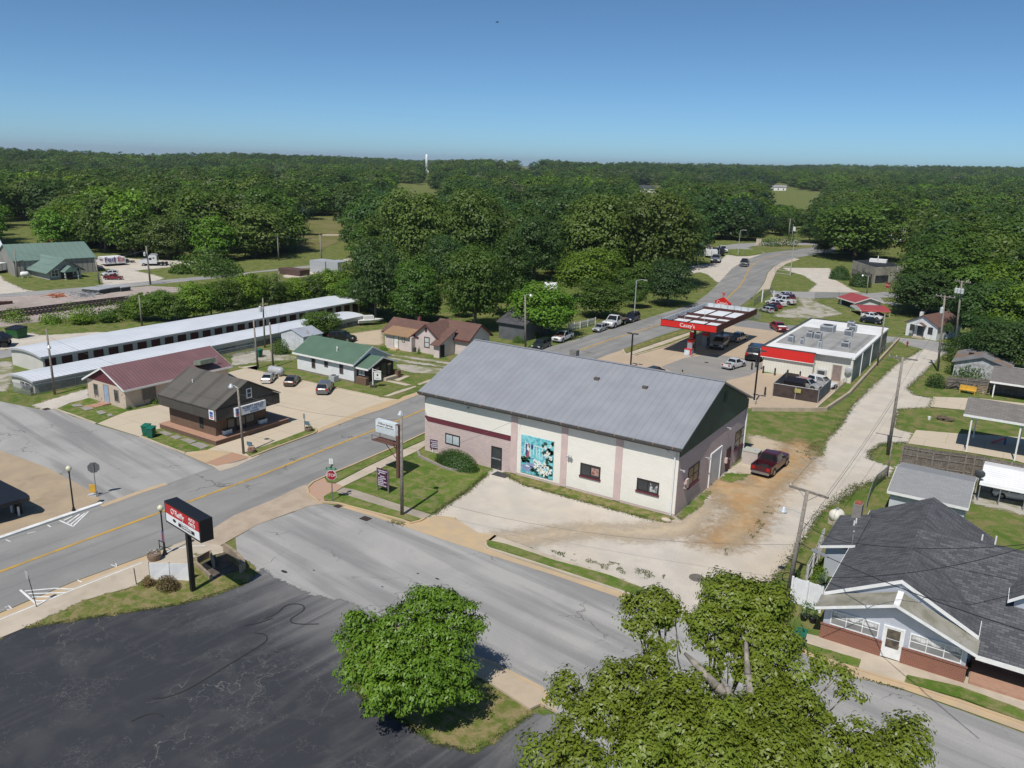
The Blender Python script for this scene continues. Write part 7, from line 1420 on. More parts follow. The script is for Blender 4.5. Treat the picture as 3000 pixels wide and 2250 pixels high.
# retaining wall
P=GL(8,(250,992),(700,996),(785,992),(950,880),(1310,482)); q=strip(P,.28); n=len(P); m=M()
for i in range(n-1):a,b,c,d=q[i],q[i+1],q[2*n-2-i],q[2*n-1-i]; m.ext([(a.x,a.y,0),(b.x,b.y,0),(c.x,c.y,0),(d.x,d.y,0)],(0,0,.42))
tag(m.build('retaining_wall',surf('tan_wall_concrete',(.42,.35,.26),(.34,.28,.21),.8,.9,grain=.3)),'low tan concrete retaining wall along the shop lot and grass','wall')
# stone edging by the bush
P=GL(10,(1545,372),(1560,410),(1640,450),(1800,520),(1900,535)); q=strip(P,.2); n=len(P); m=M()
for i in range(n-1):a,b,c,d=q[i],q[i+1],q[2*n-2-i],q[2*n-1-i]; m.ext([(a.x,a.y,0),(b.x,b.y,0),(c.x,c.y,0),(d.x,d.y,0)],(0,0,.2))
tag(m.build('stone_edging',surf('edging_stone',(.3,.27,.24),(.24,.21,.19),4,.9)),'curved stone edging round the bed of the trimmed bush','edging')
# pink utility box, white goal frames, crates, log pile, balance of small things
B=G(8,245,1370); t=thing('utility_box','pinkish metal utility cabinet between the hall and the maroon pickup','cabinet',B,0); m=M(); m.box(-.7,-.6,0,.7,.6,1.25); m.build('cabinet',surf('cabinet_pink',(.5,.44,.4),(.45,.4,.37),1,.6),t); m=M(); m.box(-.73,-.63,1.25,.73,.63,1.33); m.lathe([(.35,0),(.35,.05),(.2,.06)],(0,0,1.33),14); m.build('lid',surf('cabinet_lid',(.42,.42,.37),None,1,.6),t)
sheet('cabinet_pad',GL(8,(90,1420),(190,1345),(300,1370),(235,1450)),.025,CONC)
rg=random.Random(11)
def pile(k,x,y,n,sz,mt_,lab,nm,cat):
    B=G(k,x,y); m=M()
    for i in range(n):a=rg.random()*6.28; p=Vector((rg.gauss(0,sz*.35),rg.gauss(0,sz*.25),.08+rg.random()*.3)); d=Vector((math.cos(a),math.sin(a),rg.uniform(-.2,.3)))*sz*rg.uniform(.25,.5); m.tube(p-d,p+d,.07,.04,6)
    o=m.build(nm,mt_); o.location=B; tag(o,lab,cat)
pile(8,1640,1060,26,1.1,plain('dead_wood',(.16,.12,.09),.9),'heap of cut branches on the lawn between the carports','branch_pile','branches'); pile(1,490,1385,14,3,plain('orange_scrap',(.45,.12,.04),.8),'orange heap of scrap on the rail yard gravel','scrap_heap','scrap'); pile(1,720,1375,24,4,plain('grey_scrap',(.35,.36,.38),.7),'pale heap of scrap beside the dark stacks in the rail yard','scrap_heap','scrap')
for a,b,yt,lab in (((862,1368),(945,1352),1325,'left'),((950,1352),(1040,1340),1308,'middle'),((1050,1342),(1130,1332),1305,'right')):
    A,B=G(1,*a),G(1,*b); d=B-A; t=thing('material_stack',{'left':'leftmost','middle':'middle','right':'rightmost'}[lab]+' of three dark banded stacks by the railway','stack',A,math.atan2(d.y,d.x),'stacks in the rail yard'); h=Ht(A,1,a[0],yt); m=M(); m.box(0,0,0,d.length,4,h); m.build('bundle',plain('stack_dark',(.05,.06,.06),.8) if 'stack_dark' not in bpy.data.materials else bpy.data.materials['stack_dark'],t); m=M(); m.box(-.05,-.05,h*.9,d.length+.05,4.05,h+.05); m.build('cover',LGREY,t)
A,B=G(2,615,1170),G(2,725,1175); t=thing('material_stack','grey pallets stacked behind the hedge by the far road','stack',A,0); m=M(); m.box(0,0,0,5,4,2.8); m.box(5.3,0,0,9,4,3.0); m.build('bundle',LGREY,t); A=G(2,420,1195); t=thing('material_stack','low rusty stack behind the hedge by the far road','stack',A,0); m=M(); m.box(-3,0,0,4,3,1.3); m.build('bundle',plain('rust_stack',(.1,.06,.05),.9),t)
A=G(1,-60,1465); B=G(1,112,1445); d=B-A; t=thing('beam_stack','rusty beams lying beside the railway at the left edge','beams',A,math.atan2(d.y,d.x)); m=M()
for i in range(4):m.box(0,i*.5,0,d.length-i*.6,i*.5+.35,.5)
m.build('beams',plain('rusty_beam',(.1,.05,.04),.8),t)
B=G(16,425,455)
for k,x,y,lab,s_ in ((16,425,460,'left potted plant before the white board fence',1.0),(16,498,480,'right potted plant before the white board fence',1.05)):
    t=thing('potted_plant',lab,'plant',G(k,x,y),0,'potted plants by the porch house',s_); m=M(); m.lathe([(.16,0),(.21,.35),(.2,.36)],n=14); m.build('pot',BLACK,t); m=M(); rg=random.Random(int(x))
    for i in range(110):z=.35+rg.random()*.85; a=rg.random()*6.28; q=.05+.22*rg.random(); p=Vector((q*math.cos(a),q*math.sin(a),z)); e=Vector((math.cos(a),math.sin(a),rg.uniform(-.4,.6)))*.13; s2=Vector((-math.sin(a),math.cos(a),.2))*.05; m.add([p,p+e*.5+s2,p+e,p+e*.5-s2],[(0,1,2,3)])
    m.build('leaves',plain('pot_leaf',(.05,.12,.025)) if 'pot_leaf' not in bpy.data.materials else bpy.data.materials['pot_leaf'],t)
B=G(16,290,150); t=thing('bicycle_rim','black wheel leaning at the foot of the utility pole by the porch house','wheel',B,rad(20)); m=M()
for i in range(16):a,b=i*math.pi/8,(i+1)*math.pi/8; m.tube((.33*math.cos(a),0,.33+.33*math.sin(a)),(.33*math.cos(b),0,.33+.33*math.sin(b)),.03,n=5)
m.build('rim',BLACK,t)
B=G(8,2050,1235); t=thing('toy_slide','small red and blue toy slide on the shaded carport slab','toy',B,rad(10)); m=M(); m.ext([(-.9,-.2,.05),(.2,-.2,.65),(.2,.2,.65),(-.9,.2,.05)],(0,0,.06)); m.build('slide',RPAN,t); m=M(); m.box(.2,-.22,0,.3,-.16,.75); m.box(.2,.16,0,.3,.22,.75); m.build('ladder',BLUE,t)
for k,x,y,lab in (('b',672,1270,'white bucket left of the branch heap on the lawn'),('b',1545,850,'white bucket on its side beside the crib frame')):
    t=thing('bucket',lab,'bucket',G(k,x,y)); m=M(); m.lathe([(.14,0),(.18,.36),(.17,.36),(.13,.04)],n=12); m.build('pail',WHITE,t)
p=G(11,1355,1050); m=M(); m.ball((0,0,.12),.42,.26,.16,9,6); o=m.build('corner_stone',surf('pale_stone',(.5,.43,.34),(.42,.36,.28),3,.9)); o.location=p; tag(o,'pale boulder at the front corner of the cream hall','stone')
p=G(6,820,640); t=thing('air_conditioner','grey air conditioner box beside the white cottage wall','air conditioner',p,rad(0)); m=M(); m.box(-.45,-.4,.05,.45,.4,.75); m.build('casing',bpy.data.materials['unit_casing'],t); m=M(); m.lathe([(.3,0),(.3,.05),(.1,.06)],(0,0,.75),12); m.build('fan',DGREY,t)
p=G('g',960,1080); 
for k,base,top,lab in (('g',(803,1085),(812,925),'left white post at the car lot fence'),('g',(955,1050),(962,938),'right white post at the car lot fence')):
    B=G(k,*base); h=Ht(B,k,*top); t=thing('gate_post',lab,'post',B,0,'white posts of the car lot'); m=M(); m.tube((0,0,0),(0,0,h),.13,n=8); m.build('shaft',WHITE,t)
B=G('g',1070,725); t=thing('sign_frame','empty grey sign frame on the grass wedge by the curved road','frame',B,rad(-8)); h=Ht(B,'g',1070,615); m=M()
for x in (-2.0,2.0):m.box(x-.06,-.06,0,x+.06,.06,h)
for z in (.2,h*.5,h*.98):m.box(-2,-.04,z-.06,2,.04,z+.06)
m.build('frame',LGREY,t)
B=G(4,1222,1150); t=thing('stop_sign','distant red stop sign at the cross road before the concrete building','sign',B,rad(0)); m=M(); m.box(-.05,-.04,0,.05,.04,2.2); m.build('post',GREY,t); m=M(); m.ext([(x*1.5,-.06,z*1.5+2.4) for x,y,z in octa(.43)],(0,.03,0)); pl=m.build('plate',bpy.data.materials['stop_red'],t); text('lettering','STOP',.5,pl,WHITE,Vector((0,-.075,2.4)),'S',.012,sx=.85)
for k,x,y,lab in (('g',765,345,'small grey stone marker at the far road island'),('g',1090,350,'pale stone monument on the far road island')):
    t=thing('stone_marker',lab,'monument',G(k,x,y)); m=M(); m.box(-.9,-.4,0,.9,.4,2.2); m.box(-1.2,-.6,0,1.2,.6,.4); m.build('block',CONC,t)
sheet('island_grass',GL('g',(620,368),(800,350),(1000,340),(1280,345),(1500,350),(1440,378),(1260,392),(1100,394),(900,374),(700,362)),.05,DRYLAWN,fray=.4,step=1)
sheet('island_grass',GL('g',(360,405),(500,395),(720,405),(830,440),(700,470),(500,490),(400,455)),.05,LAWN,fray=.3,step=1)
# guy wires and overhead cables
def ptop(n_,f=1.0,dx=0.0,dz=0.0):
    t,B,h,o=P_[n_]; v_=Matrix.Rotation(t.rotation_euler.z,3,'Z')@Vector((o[0]*f+dx,o[1]*f+(.2 if dx else 0),0)); return B+v_+Vector((0,0,h*f+dz))
CABLE=plain('cable_black',(.02,.02,.02),.6); CABLEG=plain('cable_grey',(.12,.12,.12),.6)
def cable(a,b,sag,r,lab,mt_=CABLE,group='overhead cables'):
    a,b=Vector(a),Vector(b); n=14; P=[a.lerp(b,i/n)-Vector((0,0,sag*4*(i/n)*(1-i/n))) for i in range(n+1)]; m=M(); m.path(P,r,4); o=m.build('overhead_cable',mt_); tag(o,lab,'cable',group); return o
cable(ptop('house',.52),At(12,2300,1820,38),.3,.025,'thick black cable crossing the porch awning')
m=M(); a=ptop('house',.52); b_=At(12,2300,1820,38); m.tube(a.lerp(b_,.1)-Vector((0,0,.11)),a.lerp(b_,.19)-Vector((0,0,.18)),.1,n=8); tag(m.build('cable_splice',SILV),'silver splice case hanging on the thick cable by the porch house','cable case')
cable(ptop('house',.72),G(12,805,1078,3.6),.25,.018,'service cable from the utility pole to the mast on the porch house roof'); cable(G(12,805,1078,3.6),At(12,2300,1085,52),.35,.02,'black cable sagging over the charcoal roof from the mast'); cable(At(12,640,1360,46),At(12,2300,1090,50),.5,.018,'black cable crossing low over the charcoal roof')
for i,dx in enumerate((-1.1,1.1)):cable(ptop('house',.985,dx,.15),ptop('alley',.985,dx,.15),.5,.011,['left conductor strung above the alley from the porch house pole','right conductor strung above the alley from the porch house pole'][i],CABLEG); cable(ptop('alley',.985,dx,.15),ptop('vines',.985,dx,.15),.5,.011,['left conductor above the alley past the plank fence','right conductor above the alley past the plank fence'][i],CABLEG); cable(ptop('vines',.985,dx,.15),ptop('cans',.985,dx,.15),.3,.012,['left conductor between the two transformer poles','right conductor between the two transformer poles'][i],CABLEG)
cable(ptop('house',.6),ptop('alley',.62),.4,.016,'communication cable along the alley poles',CABLEG); cable(ptop('sign',.97),ptop('office',.9),.6,.01,'wire crossing the main street from the hall pole to the office pole',CABLEG); cable(ptop('sign',.55),Vector((-45+wx(7,385,1245)[0],55.25,wx(7,385,1245)[1])),.2,.009,'service wire from the hall pole to the hall front wall',CABLEG)
cable(ptop('office',.95),ptop('store1',.9),1.0,.01,'long wire over the brown roof to the tall bare pole',CABLEG); cable(ptop('house',.5),ptop('sign',.25),1.2,.01,'long low wire across the gravel yard',CABLEG); cable(ptop('f1',.97),ptop('f2',.97),.8,.03,'wire between the two poles beyond the railway',CABLEG); cable(ptop('y1',.95),ptop('f1',.9),2,.03,'wire along the far road from the truck yard pole',CABLEG); cable(ptop('y3',.95),ptop('y1',.9),2,.025,'wire past the steel shed roof',CABLEG); cable(ptop('f2',.97),At(2,1300,860,220),1,.03,'wire running into the trees right of the far poles',CABLEG); cable(ptop('r1',.95),At('g',-100,75,240),1.5,.03,'wire from the pole beyond the road curve to the trees',CABLEG)
cable(ptop('house',.45),G(16,180,180),.0,.014,'guy wire of the utility pole by the porch house',CABLEG,'guy wires'); cable(ptop('g2',.95),ptop('g3',.9),.2,.012,'wire between two of the poles by the tin shed',CABLEG); cable(ptop('g3',.8),ptop('t2',.8),.5,.012,'wire over the storage roofs',CABLEG)
# bird and person
p=At(0,1074,48,60); t=thing('bird','tiny dark bird gliding high in the blue sky','bird',p,rad(30),None,.45); m=M(); m.ball((0,0,0),.2,.06,.06,8,6); m.ext([(-.3,-.05,0),(-.16,-.03,0),(-.16,.03,0),(-.3,.05,0)],(0,0,.01)); m.ball((.2,0,.02),.06,.05,.05,6,5)
for sy in (-1,1):m.add([(.1,0,.02),(-.1,0,.02),(-.06,sy*.2,.1),(.09,sy*.2,.1),(-.12,sy*.42,.06),(-.02,sy*.4,.06)],[(0,1,2,3),(3,2,4,5)])
m.build('body',BLK,t)
hz=At('a',525,1175,1.0); d=ray('a',530,1172); tt=(1.72-CAMH)/d[2]; B=Vector((d[0]*tt,d[1]*tt,0))
t=thing('person','person in a dark cap and khaki jacket standing behind the hall ridge','person',B,rad(200))
def skin(nm,verts,edges,mt_,parent):
    me=bpy.data.meshes.new(nm); me.from_pydata([v_[0] for v_ in verts],edges,[]); o=obj(nm,me,parent); sk=o.modifiers.new('skin','SKIN'); o.modifiers.new('sub','SUBSURF').levels=1; o.modifiers['sub'].render_levels=2
    for i,v_ in enumerate(verts):me.skin_vertices[0].data[i].radius=(v_[1],v_[2] if len(v_) > 2 else v_[1])
    me.skin_vertices[0].data[0].use_root=True; sk.use_smooth_shade=True; me.materials.append(mt_); return o
SKN=plain('skin_tone',(.4,.25,.18),.6)
V=[((0,0,.92),.15,.11),((0,0,1.15),.15,.11),((0,0,1.38),.18,.11),((0,0,1.48),.07),((0,.01,1.6),.085,.095),((0,.015,1.7),.07,.08),((-.2,0,1.38),.06),((-.27,0,1.12),.048),((-.25,.08,.88),.038),((.2,0,1.38),.06),((.27,0,1.12),.048),((.25,.08,.88),.038),((-.09,0,.86),.095),((-.1,.01,.48),.07),((-.1,-.01,.08),.05),((-.1,.12,.04),.045),((.09,0,.86),.095),((.11,.02,.48),.07),((.12,-.01,.08),.05),((.13,.12,.04),.045)]
E_=[(0,1),(1,2),(2,3),(3,4),(4,5),(2,6),(6,7),(7,8),(2,9),(9,10),(10,11),(0,12),(12,13),(13,14),(14,15),(0,16),(16,17),(17,18),(18,19)]
skin('body',V,E_,SKN,t)
J=[((0,0,.95),.18,.14),((0,0,1.15),.175,.135),((0,0,1.38),.2,.13),((0,0,1.46),.085),((-.2,0,1.39),.078),((-.27,0,1.12),.066),((-.255,.06,.94),.055),((.2,0,1.39),.078),((.27,0,1.12),.066),((.255,.06,.94),.055)]
skin('jacket',J,[(0,1),(1,2),(2,3),(2,4),(4,5),(5,6),(2,7),(7,8),(8,9)],plain('khaki_cloth',(.22,.19,.12),.9),t)
T2=[((0,0,.93),.16,.125),((-.09,0,.86),.11),((-.1,.01,.48),.085),((-.1,0,.12),.07),((.09,0,.86),.11),((.11,.02,.48),.085),((.12,0,.12),.07)]
skin('trousers',T2,[(0,1),(1,2),(2,3),(0,4),(4,5),(5,6)],plain('dark_denim',(.03,.04,.07),.9),t)
m=M(); m.ball((0,.0,1.72),.1,.115,.075,12,8); m.ext([(-.08,.08,1.7),(.08,.08,1.7),(.06,.19,1.69),(-.06,.19,1.69)],(0,0,.015)); m.build('cap',BLACK,t)
# ------------------------------------------------------------------ trees
def leafmat(name,a,b,c,tr=.36,rough=.5):
    m=bpy.data.materials.new(name); m.use_nodes=True; nt=m.node_tree; bs=nt.nodes['Principled BSDF']; out=nt.nodes['Material Output']
    isl=nt.nodes.new('ShaderNodeNewGeometry').outputs['Random Per Island']; orn=nt.nodes.new('ShaderNodeObjectInfo').outputs['Random']
    col=mix(nt,isl,a,b); col=mix(nt,math_(nt,'MULTIPLY',orn,.8),col,c); hs=nd(nt,'HueSaturation'); put(nt,hs.inputs['Color'],col); put(nt,hs.inputs['Value'],math_(nt,'ADD',.85,math_(nt,'MULTIPLY',math_(nt,'FRACT',math_(nt,'MULTIPLY',orn,7.3)),.75))); put(nt,hs.inputs['Hue'],math_(nt,'ADD',.485,math_(nt,'MULTIPLY',math_(nt,'FRACT',math_(nt,'MULTIPLY',orn,13.7)),.03))); col=hs.outputs[0]
    tcn=nd(nt,'TexCoord').outputs['Object']; col=mix(nt,math_(nt,'MULTIPLY',ramp(nt,nz(nt,tcn,.5,2),.42,.62),.35),col,tuple(x*1.3 for x in b))
    put(nt,bs.inputs['Base Color'],col); bs.inputs['Roughness'].default_value=rough; bs.inputs['Specular IOR Level'].default_value=.35
    t=nd(nt,'BsdfTranslucent'); put(nt,t.inputs[0],mix(nt,.55,col,(.11,.2,.01)))
    ms=nd(nt,'MixShader',{0:tr}); nt.links.new(bs.outputs[0],ms.inputs[1]); nt.links.new(t.outputs[0],ms.inputs[2]); nt.links.new(ms.outputs[0],out.inputs[0])
    return m
BARK=surf('grey_bark',(.13,.11,.09),(.2,.18,.155),3,.95); BARKL=surf('pale_oak_bark',(.3,.27,.23),(.17,.15,.13),3,.95)
LEAF={'mid':leafmat('leaf_mid_green',(.06,.115,.015),(.088,.15,.022),(.05,.09,.018)),'dark':leafmat('leaf_dark_green',(.034,.075,.016),(.052,.1,.022),(.045,.085,.024)),
        'olive':leafmat('leaf_olive_green',(.075,.118,.02),(.11,.155,.03),(.065,.105,.02)),'bright':leafmat('leaf_bright_green',(.1,.19,.014),(.14,.235,.022),(.09,.165,.016)),
        'maple':leafmat('leaf_maple',(.1,.19,.012),(.145,.245,.022),(.115,.205,.018),.25,.45),'oak':leafmat('leaf_oak',(.11,.17,.014),(.155,.215,.026),(.13,.185,.018),.22,.42),
        'pine':leafmat('leaf_dark_conifer',(.016,.036,.016),(.026,.05,.02),(.02,.042,.018),.1),'hedge':leafmat('leaf_clipped_hedge',(.03,.085,.012),(.05,.115,.018),(.04,.09,.014),.15),'rust':leafmat('leaf_barberry',(.12,.05,.035),(.11,.1,.03),(.14,.07,.035),.2),'willow':leafmat('leaf_silver_green',(.11,.14,.06),(.14,.165,.08),(.1,.13,.05))}
def quadmesh(name,C,Nn,size,asp,mt_,rng,smooth=False,droop=None):
    """a cloud of leaf-sized quads: C centres, Nn normals, size per leaf"""
    n=len(C); r=rng.normal(size=(n,3)); Nn=Nn/np.linalg.norm(Nn,axis=1,keepdims=True)
    if droop is not None:r=r*.35+np.array([0,0,-1.0])*droop
    t=r-Nn*np.sum(r*Nn,axis=1,keepdims=True); t /= np.linalg.norm(t,axis=1,keepdims=True)+1e-9; b=np.cross(Nn,t)
    l=t*size[:,None]*.5; w_=b*(size*asp)[:,None]*.5
    V=np.stack([C-l,C+w_*1.0-l*.1+Nn*size[:,None]*.08,C+l,C-w_*1.0-l*.1+Nn*size[:,None]*.08],axis=1).reshape(-1,3)
    me=bpy.data.meshes.new(name); me.vertices.add(4*n); me.vertices.foreach_set('co',V.astype(np.float32).ravel())
    me.loops.add(4*n); me.loops.foreach_set('vertex_index',np.arange(4*n,dtype=np.int32)); me.polygons.add(n); me.polygons.foreach_set('loop_start',np.arange(0,4*n,4,dtype=np.int32)); me.polygons.foreach_set('loop_total',np.full(n,4,dtype=np.int32))
    me.materials.append(mt_); me.update(calc_edges=True); return me
def sph(rng,n,zmin=-1.0):
    z=rng.uniform(zmin,1,n); a=rng.uniform(0,2*math.pi,n); q=np.sqrt(1-z*z); return np.stack([q*np.cos(a),q*np.sin(a),z],axis=1)
def crown(name,seed,mt_,nclump=60,per=34,leaf=.55,rz=.42,lean=1.0,droop=None,zc=.58,flat=.0,inner=.22):
    """unit crown (height 1, ground at 0): clumps of leaves over an uneven lobed shell"""
    rng=np.random.default_rng(seed); D=sph(rng,nclump,-.75)
    lob=sph(rng,7,-.4); amp=rng.uniform(.1,.3,7); bump_=np.sum(amp[None]*np.exp(-6*(1-D@lob.T)),axis=1)-.12
    rad_=(1+bump_)*rng.uniform(.62,1.0,nclump)**.6; P=D*rad_[:,None]*np.array([.36,.36,rz]); rc=rng.uniform(.07,.17,nclump)
    C=[]; Nn=[]
    for i in range(nclump):
        u=sph(rng,per,-.5); q=u*rc[i]*rng.uniform(.55,1.05,(per,1))*np.array([1.1,1.1,.75]); C.append(P[i]+q); Nn.append(u*1.0+D[i]*.35+np.array([0,0,.5])+rng.normal(size=(per,3))*.3)
    k=int(nclump*per*inner); u=sph(rng,k); C.append(u*rng.uniform(.2,.75,(k,1))*np.array([.33,.33,rz*.9])); Nn.append(rng.normal(size=(k,3))+np.array([0,0,.5]))
    C=np.concatenate(C); Nn=np.concatenate(Nn); C[:,2] += zc; C[:,2]=np.maximum(C[:,2],.02)
    return quadmesh(name,C,Nn,rng.uniform(.6,1.25,len(C))*leaf,.62,mt_,rng,droop=droop)
def trunkmesh(name,seed,mt_=BARK):
    rg=random.Random(seed); m=M(); m.path([(0,0,-.02),(rg.uniform(-.01,.01),rg.uniform(-.01,.01),.22),(rg.uniform(-.03,.03),rg.uniform(-.03,.03),.5),(rg.uniform(-.04,.04),rg.uniform(-.04,.04),.82)],[.026,.02,.014,.004],7)
    for i in range(7):a=rg.random()*6.28; z=rg.uniform(.22,.55); m.path([(0,0,z),(.12*math.cos(a),.12*math.sin(a),z+.12),(.27*math.cos(a),.27*math.sin(a),z+.24)],[.011,.008,.003],5)
    return m.mesh(name,mt_,True)
VAR={}
def variants(key,n,seed0,**kw):VAR[key]=[(crown('crown',seed0+i,LEAF[key.split('_')[0]],**kw),trunkmesh('trunk',seed0+i)) for i in range(n)]
variants('mid',4,10,nclump=95,per=40,leaf=.055,zc=.51,rz=.46); variants('dark',4,30,nclump=90,per=40,leaf=.052,zc=.51,rz=.46); variants('olive',3,50,nclump=105,per=38,leaf=.052,rz=.47,zc=.5)
variants('bright',3,70,nclump=90,per=38,leaf=.058,zc=.5,rz=.46); variants('pine',2,90,nclump=60,per=30,leaf=.05,rz=.47)
variants('mid_near',3,110,nclump=120,per=70,leaf=.038,zc=.52,rz=.46); variants('bright_near',3,130,nclump=120,per=70,leaf=.04,zc=.52,rz=.46); variants('dark_near',3,150,nclump=130,per=70,leaf=.037,zc=.52,rz=.46); variants('bright_hedge',3,190,nclump=100,per=60,leaf=.045,zc=.45,rz=.44); variants('mid_hedge',3,200,nclump=100,per=60,leaf=.045,zc=.45,rz=.44); variants('olive_near',2,170,nclump=160,per=70,leaf=.036,rz=.47,zc=.51)
TN=[0]
def tree(B,h,wd_,kind,label,group=None,i=None,nm='broadleaf_tree',yaw=None):
    v=VAR[kind]; i=TN[0] if i is None else i; TN[0] += 1; cr,tr=v[i % len(v)]
    t=thing(nm,label,'tree',B,yaw if yaw is not None else (TN[0]*2.4) % 6.28,group); sx=wd_/.8
    c=obj('crown',cr,t); c.scale=(sx,sx,h); k=obj('trunk',tr,t); k.scale=(sx,sx,h); return t
def tree_px(k,x,ybase,ytop,wpx,kind,label,group=None,nm='broadleaf_tree',i=None):
    B=G(k,x,ybase); h=Ht(B,k,x,ytop)/.98; w_=wpx/K[k][2]*S/FPX*math.sqrt(B.length**2+CAMH**2); return tree(B,h,w_,kind,label,group,i,nm)
NEAR=[(2,1185,1600,935,430,'dark_near','big dark tree overhanging the end of the storage roof'),(2,1430,1240,900,380,'mid_near','mid green tree behind the big dark storage roof tree'),(2,2040,1680,945,520,'mid_near','large round tree right behind the pink bungalow'),(2,1540,1640,1120,420,'mid_near','dark green tree behind the brown roof chimney'),
        (2,1540,1240,470,560,'olive_near','broad olive tree with pale limbs above the bungalow trees'),(2,2020,1240,440,520,'olive_near','tall olive tree right of the broad olive tree'),(2,1790,1330,880,330,'dark_near','dark tree in the gap between the two olive trees'),(3,480,1250,690,520,'dark_near','tall bluish tree behind the bright green one'),(3,930,1420,985,520,'bright_near','bright yellow green tree above the street trees'),
        (3,560,1725,1270,560,'bright_near','bright low tree beside the grey house and street lamp pole'),(3,1050,1560,1240,420,'mid_near','spreading tree behind the picket fence'),(3,1010,1250,490,620,'olive_near','huge olive tree above the street, left of its twin'),(3,1560,1290,470,680,'olive_near','huge olive tree above the street, right of its twin'),(3,1640,1460,1060,380,'dark_near','dark bushy tree on the grass by the curved road'),(3,1350,1480,1235,210,'mid_near','small olive tree beside the side road street light'),
        (3,250,1560,920,420,'mid_near','dense tree left of the street lamp pole'),(6,720,240,35,330,'mid_near','small round tree between tin shed and storage roof'),(4,990,890,475,540,'mid_near','great spreading tree beyond the round bushes'),(4,1640,1270,790,560,'mid_near','big shaggy tree left of the transformer poles'),(4,1480,1290,960,420,'dark_near','dark tree behind the small white house'),
        (4,665,768,620,150,'dark','compact tree at the end of the road island'),(4,770,850,690,130,'mid','slender tree at the bend of the road'),(4,2080,1330,880,440,'bright_near','bright green tree at the right edge, upper one'),(4,1930,1500,1060,420,'dark_near','dark tree behind the transformer pole'),(4,2170,1560,1090,420,'bright_near','bright green tree at the right edge, lower one'),(4,1880,1120,640,460,'mid_near','rounded tree in the right wood above the shaggy tree'),(4,2120,1100,560,480,'mid_near','tall tree in the right wood at the picture edge'),(4,1570,850,575,280,'mid_near','tree right of the banded shop, the taller one'),(4,1440,880,760,130,'dark','small tree right of the banded shop, the lower one'),(4,1900,1620,1300,300,'dark_near','dark leafy tree behind the derelict house'),(4,2080,1700,1330,400,'dark_near','dark tree over the derelict house roof'),(4,2280,1350,760,460,'mid_near','wood tree cut by the right edge')]
for a in NEAR:tree_px(*a)
HG='small trees in the hedge along the tracks'
hedge=[(1,1110,1560,1420,170),(1,1230,1590,1350,240),(1,1380,1590,1300,260),(1,1530,1600,1330,250),(1,1680,1590,1250,270),(1,1830,1570,1230,260),(1,1980,1560,1200,260),(1,2120,1540,1180,260),(2,120,1500,1160,260),(2,260,1490,1180,240),(2,400,1470,1250,220),(2,520,1450,1200,260),(2,650,1440,1170,240),(2,770,1430,1140,260),(2,880,1420,1130,250),(1,940,1600,1490,150),(1,700,1620,1530,150),(2,960,1500,1200,220)]
for i,(k,x,yb,yt,w_) in enumerate(hedge):tree_px(k,x,yb,yt,w_,'bright_hedge' if i % 3 else 'mid_hedge','leafy small tree in the hedge row between the storage roof and the railway',HG,'hedge_tree')
# shrubs, bushes, vines, weeds
def bush(B,rx,ry,h,mt_,label,n=900,leaf=.1,cat='shrub',nm='shrub',seed=1,yaw=0,trim=False,group=None):
    rng=np.random.default_rng(seed); u=sph(rng,n,-.05); q=u*np.array([rx,ry,h])*((rng.uniform(.84,1.07,(n,1))) if trim else rng.uniform(.5,1.1,(n,1)))
    Nn=u+np.array([0,0,.3])+rng.normal(size=(n,3))*(.3 if trim else .6); me=quadmesh('foliage',q+np.array([0,0,.03]),Nn,rng.uniform(.7,1.3,n)*leaf,.6,mt_,rng)
    t=thing(nm,label,cat,B,yaw,group); obj('foliage',me,t); m=M()
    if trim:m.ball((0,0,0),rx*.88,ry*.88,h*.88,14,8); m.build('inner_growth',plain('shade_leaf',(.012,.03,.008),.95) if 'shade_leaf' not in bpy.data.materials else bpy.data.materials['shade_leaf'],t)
    else:
        for i in range(5):a=i*1.3; m.tube((0,0,0),(rx*.5*math.cos(a),ry*.5*math.sin(a),h*.7),.02,.008,5)
        m.build('stems',BARK,t)
    return t
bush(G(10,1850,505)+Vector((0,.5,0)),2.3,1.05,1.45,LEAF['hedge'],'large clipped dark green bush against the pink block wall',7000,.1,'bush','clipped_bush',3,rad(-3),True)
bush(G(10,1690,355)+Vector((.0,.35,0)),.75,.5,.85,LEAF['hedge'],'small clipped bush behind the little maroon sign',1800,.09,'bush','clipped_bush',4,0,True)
bush(G(9,1285,1225),.45,.4,.55,LEAF['rust'],'left reddish shrub before the white boards',700,.1,seed=5); bush(G(9,1450,1250),.85,.6,.75,LEAF['rust'],'right larger reddish shrub before the white boards',1800,.1,seed=6)
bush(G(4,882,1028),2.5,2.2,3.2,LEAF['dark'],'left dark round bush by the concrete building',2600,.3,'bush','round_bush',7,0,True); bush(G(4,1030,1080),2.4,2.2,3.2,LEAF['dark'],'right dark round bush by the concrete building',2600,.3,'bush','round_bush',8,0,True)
bush(G('g',925,360),4,2.5,3,LEAF['dark'],'low dark shrub left on the far road island',500,.5,seed=9); bush(G('g',1145,360),4,2.5,4.5,LEAF['olive'],'ragged shrub right on the far road island',500,.5,seed=10)
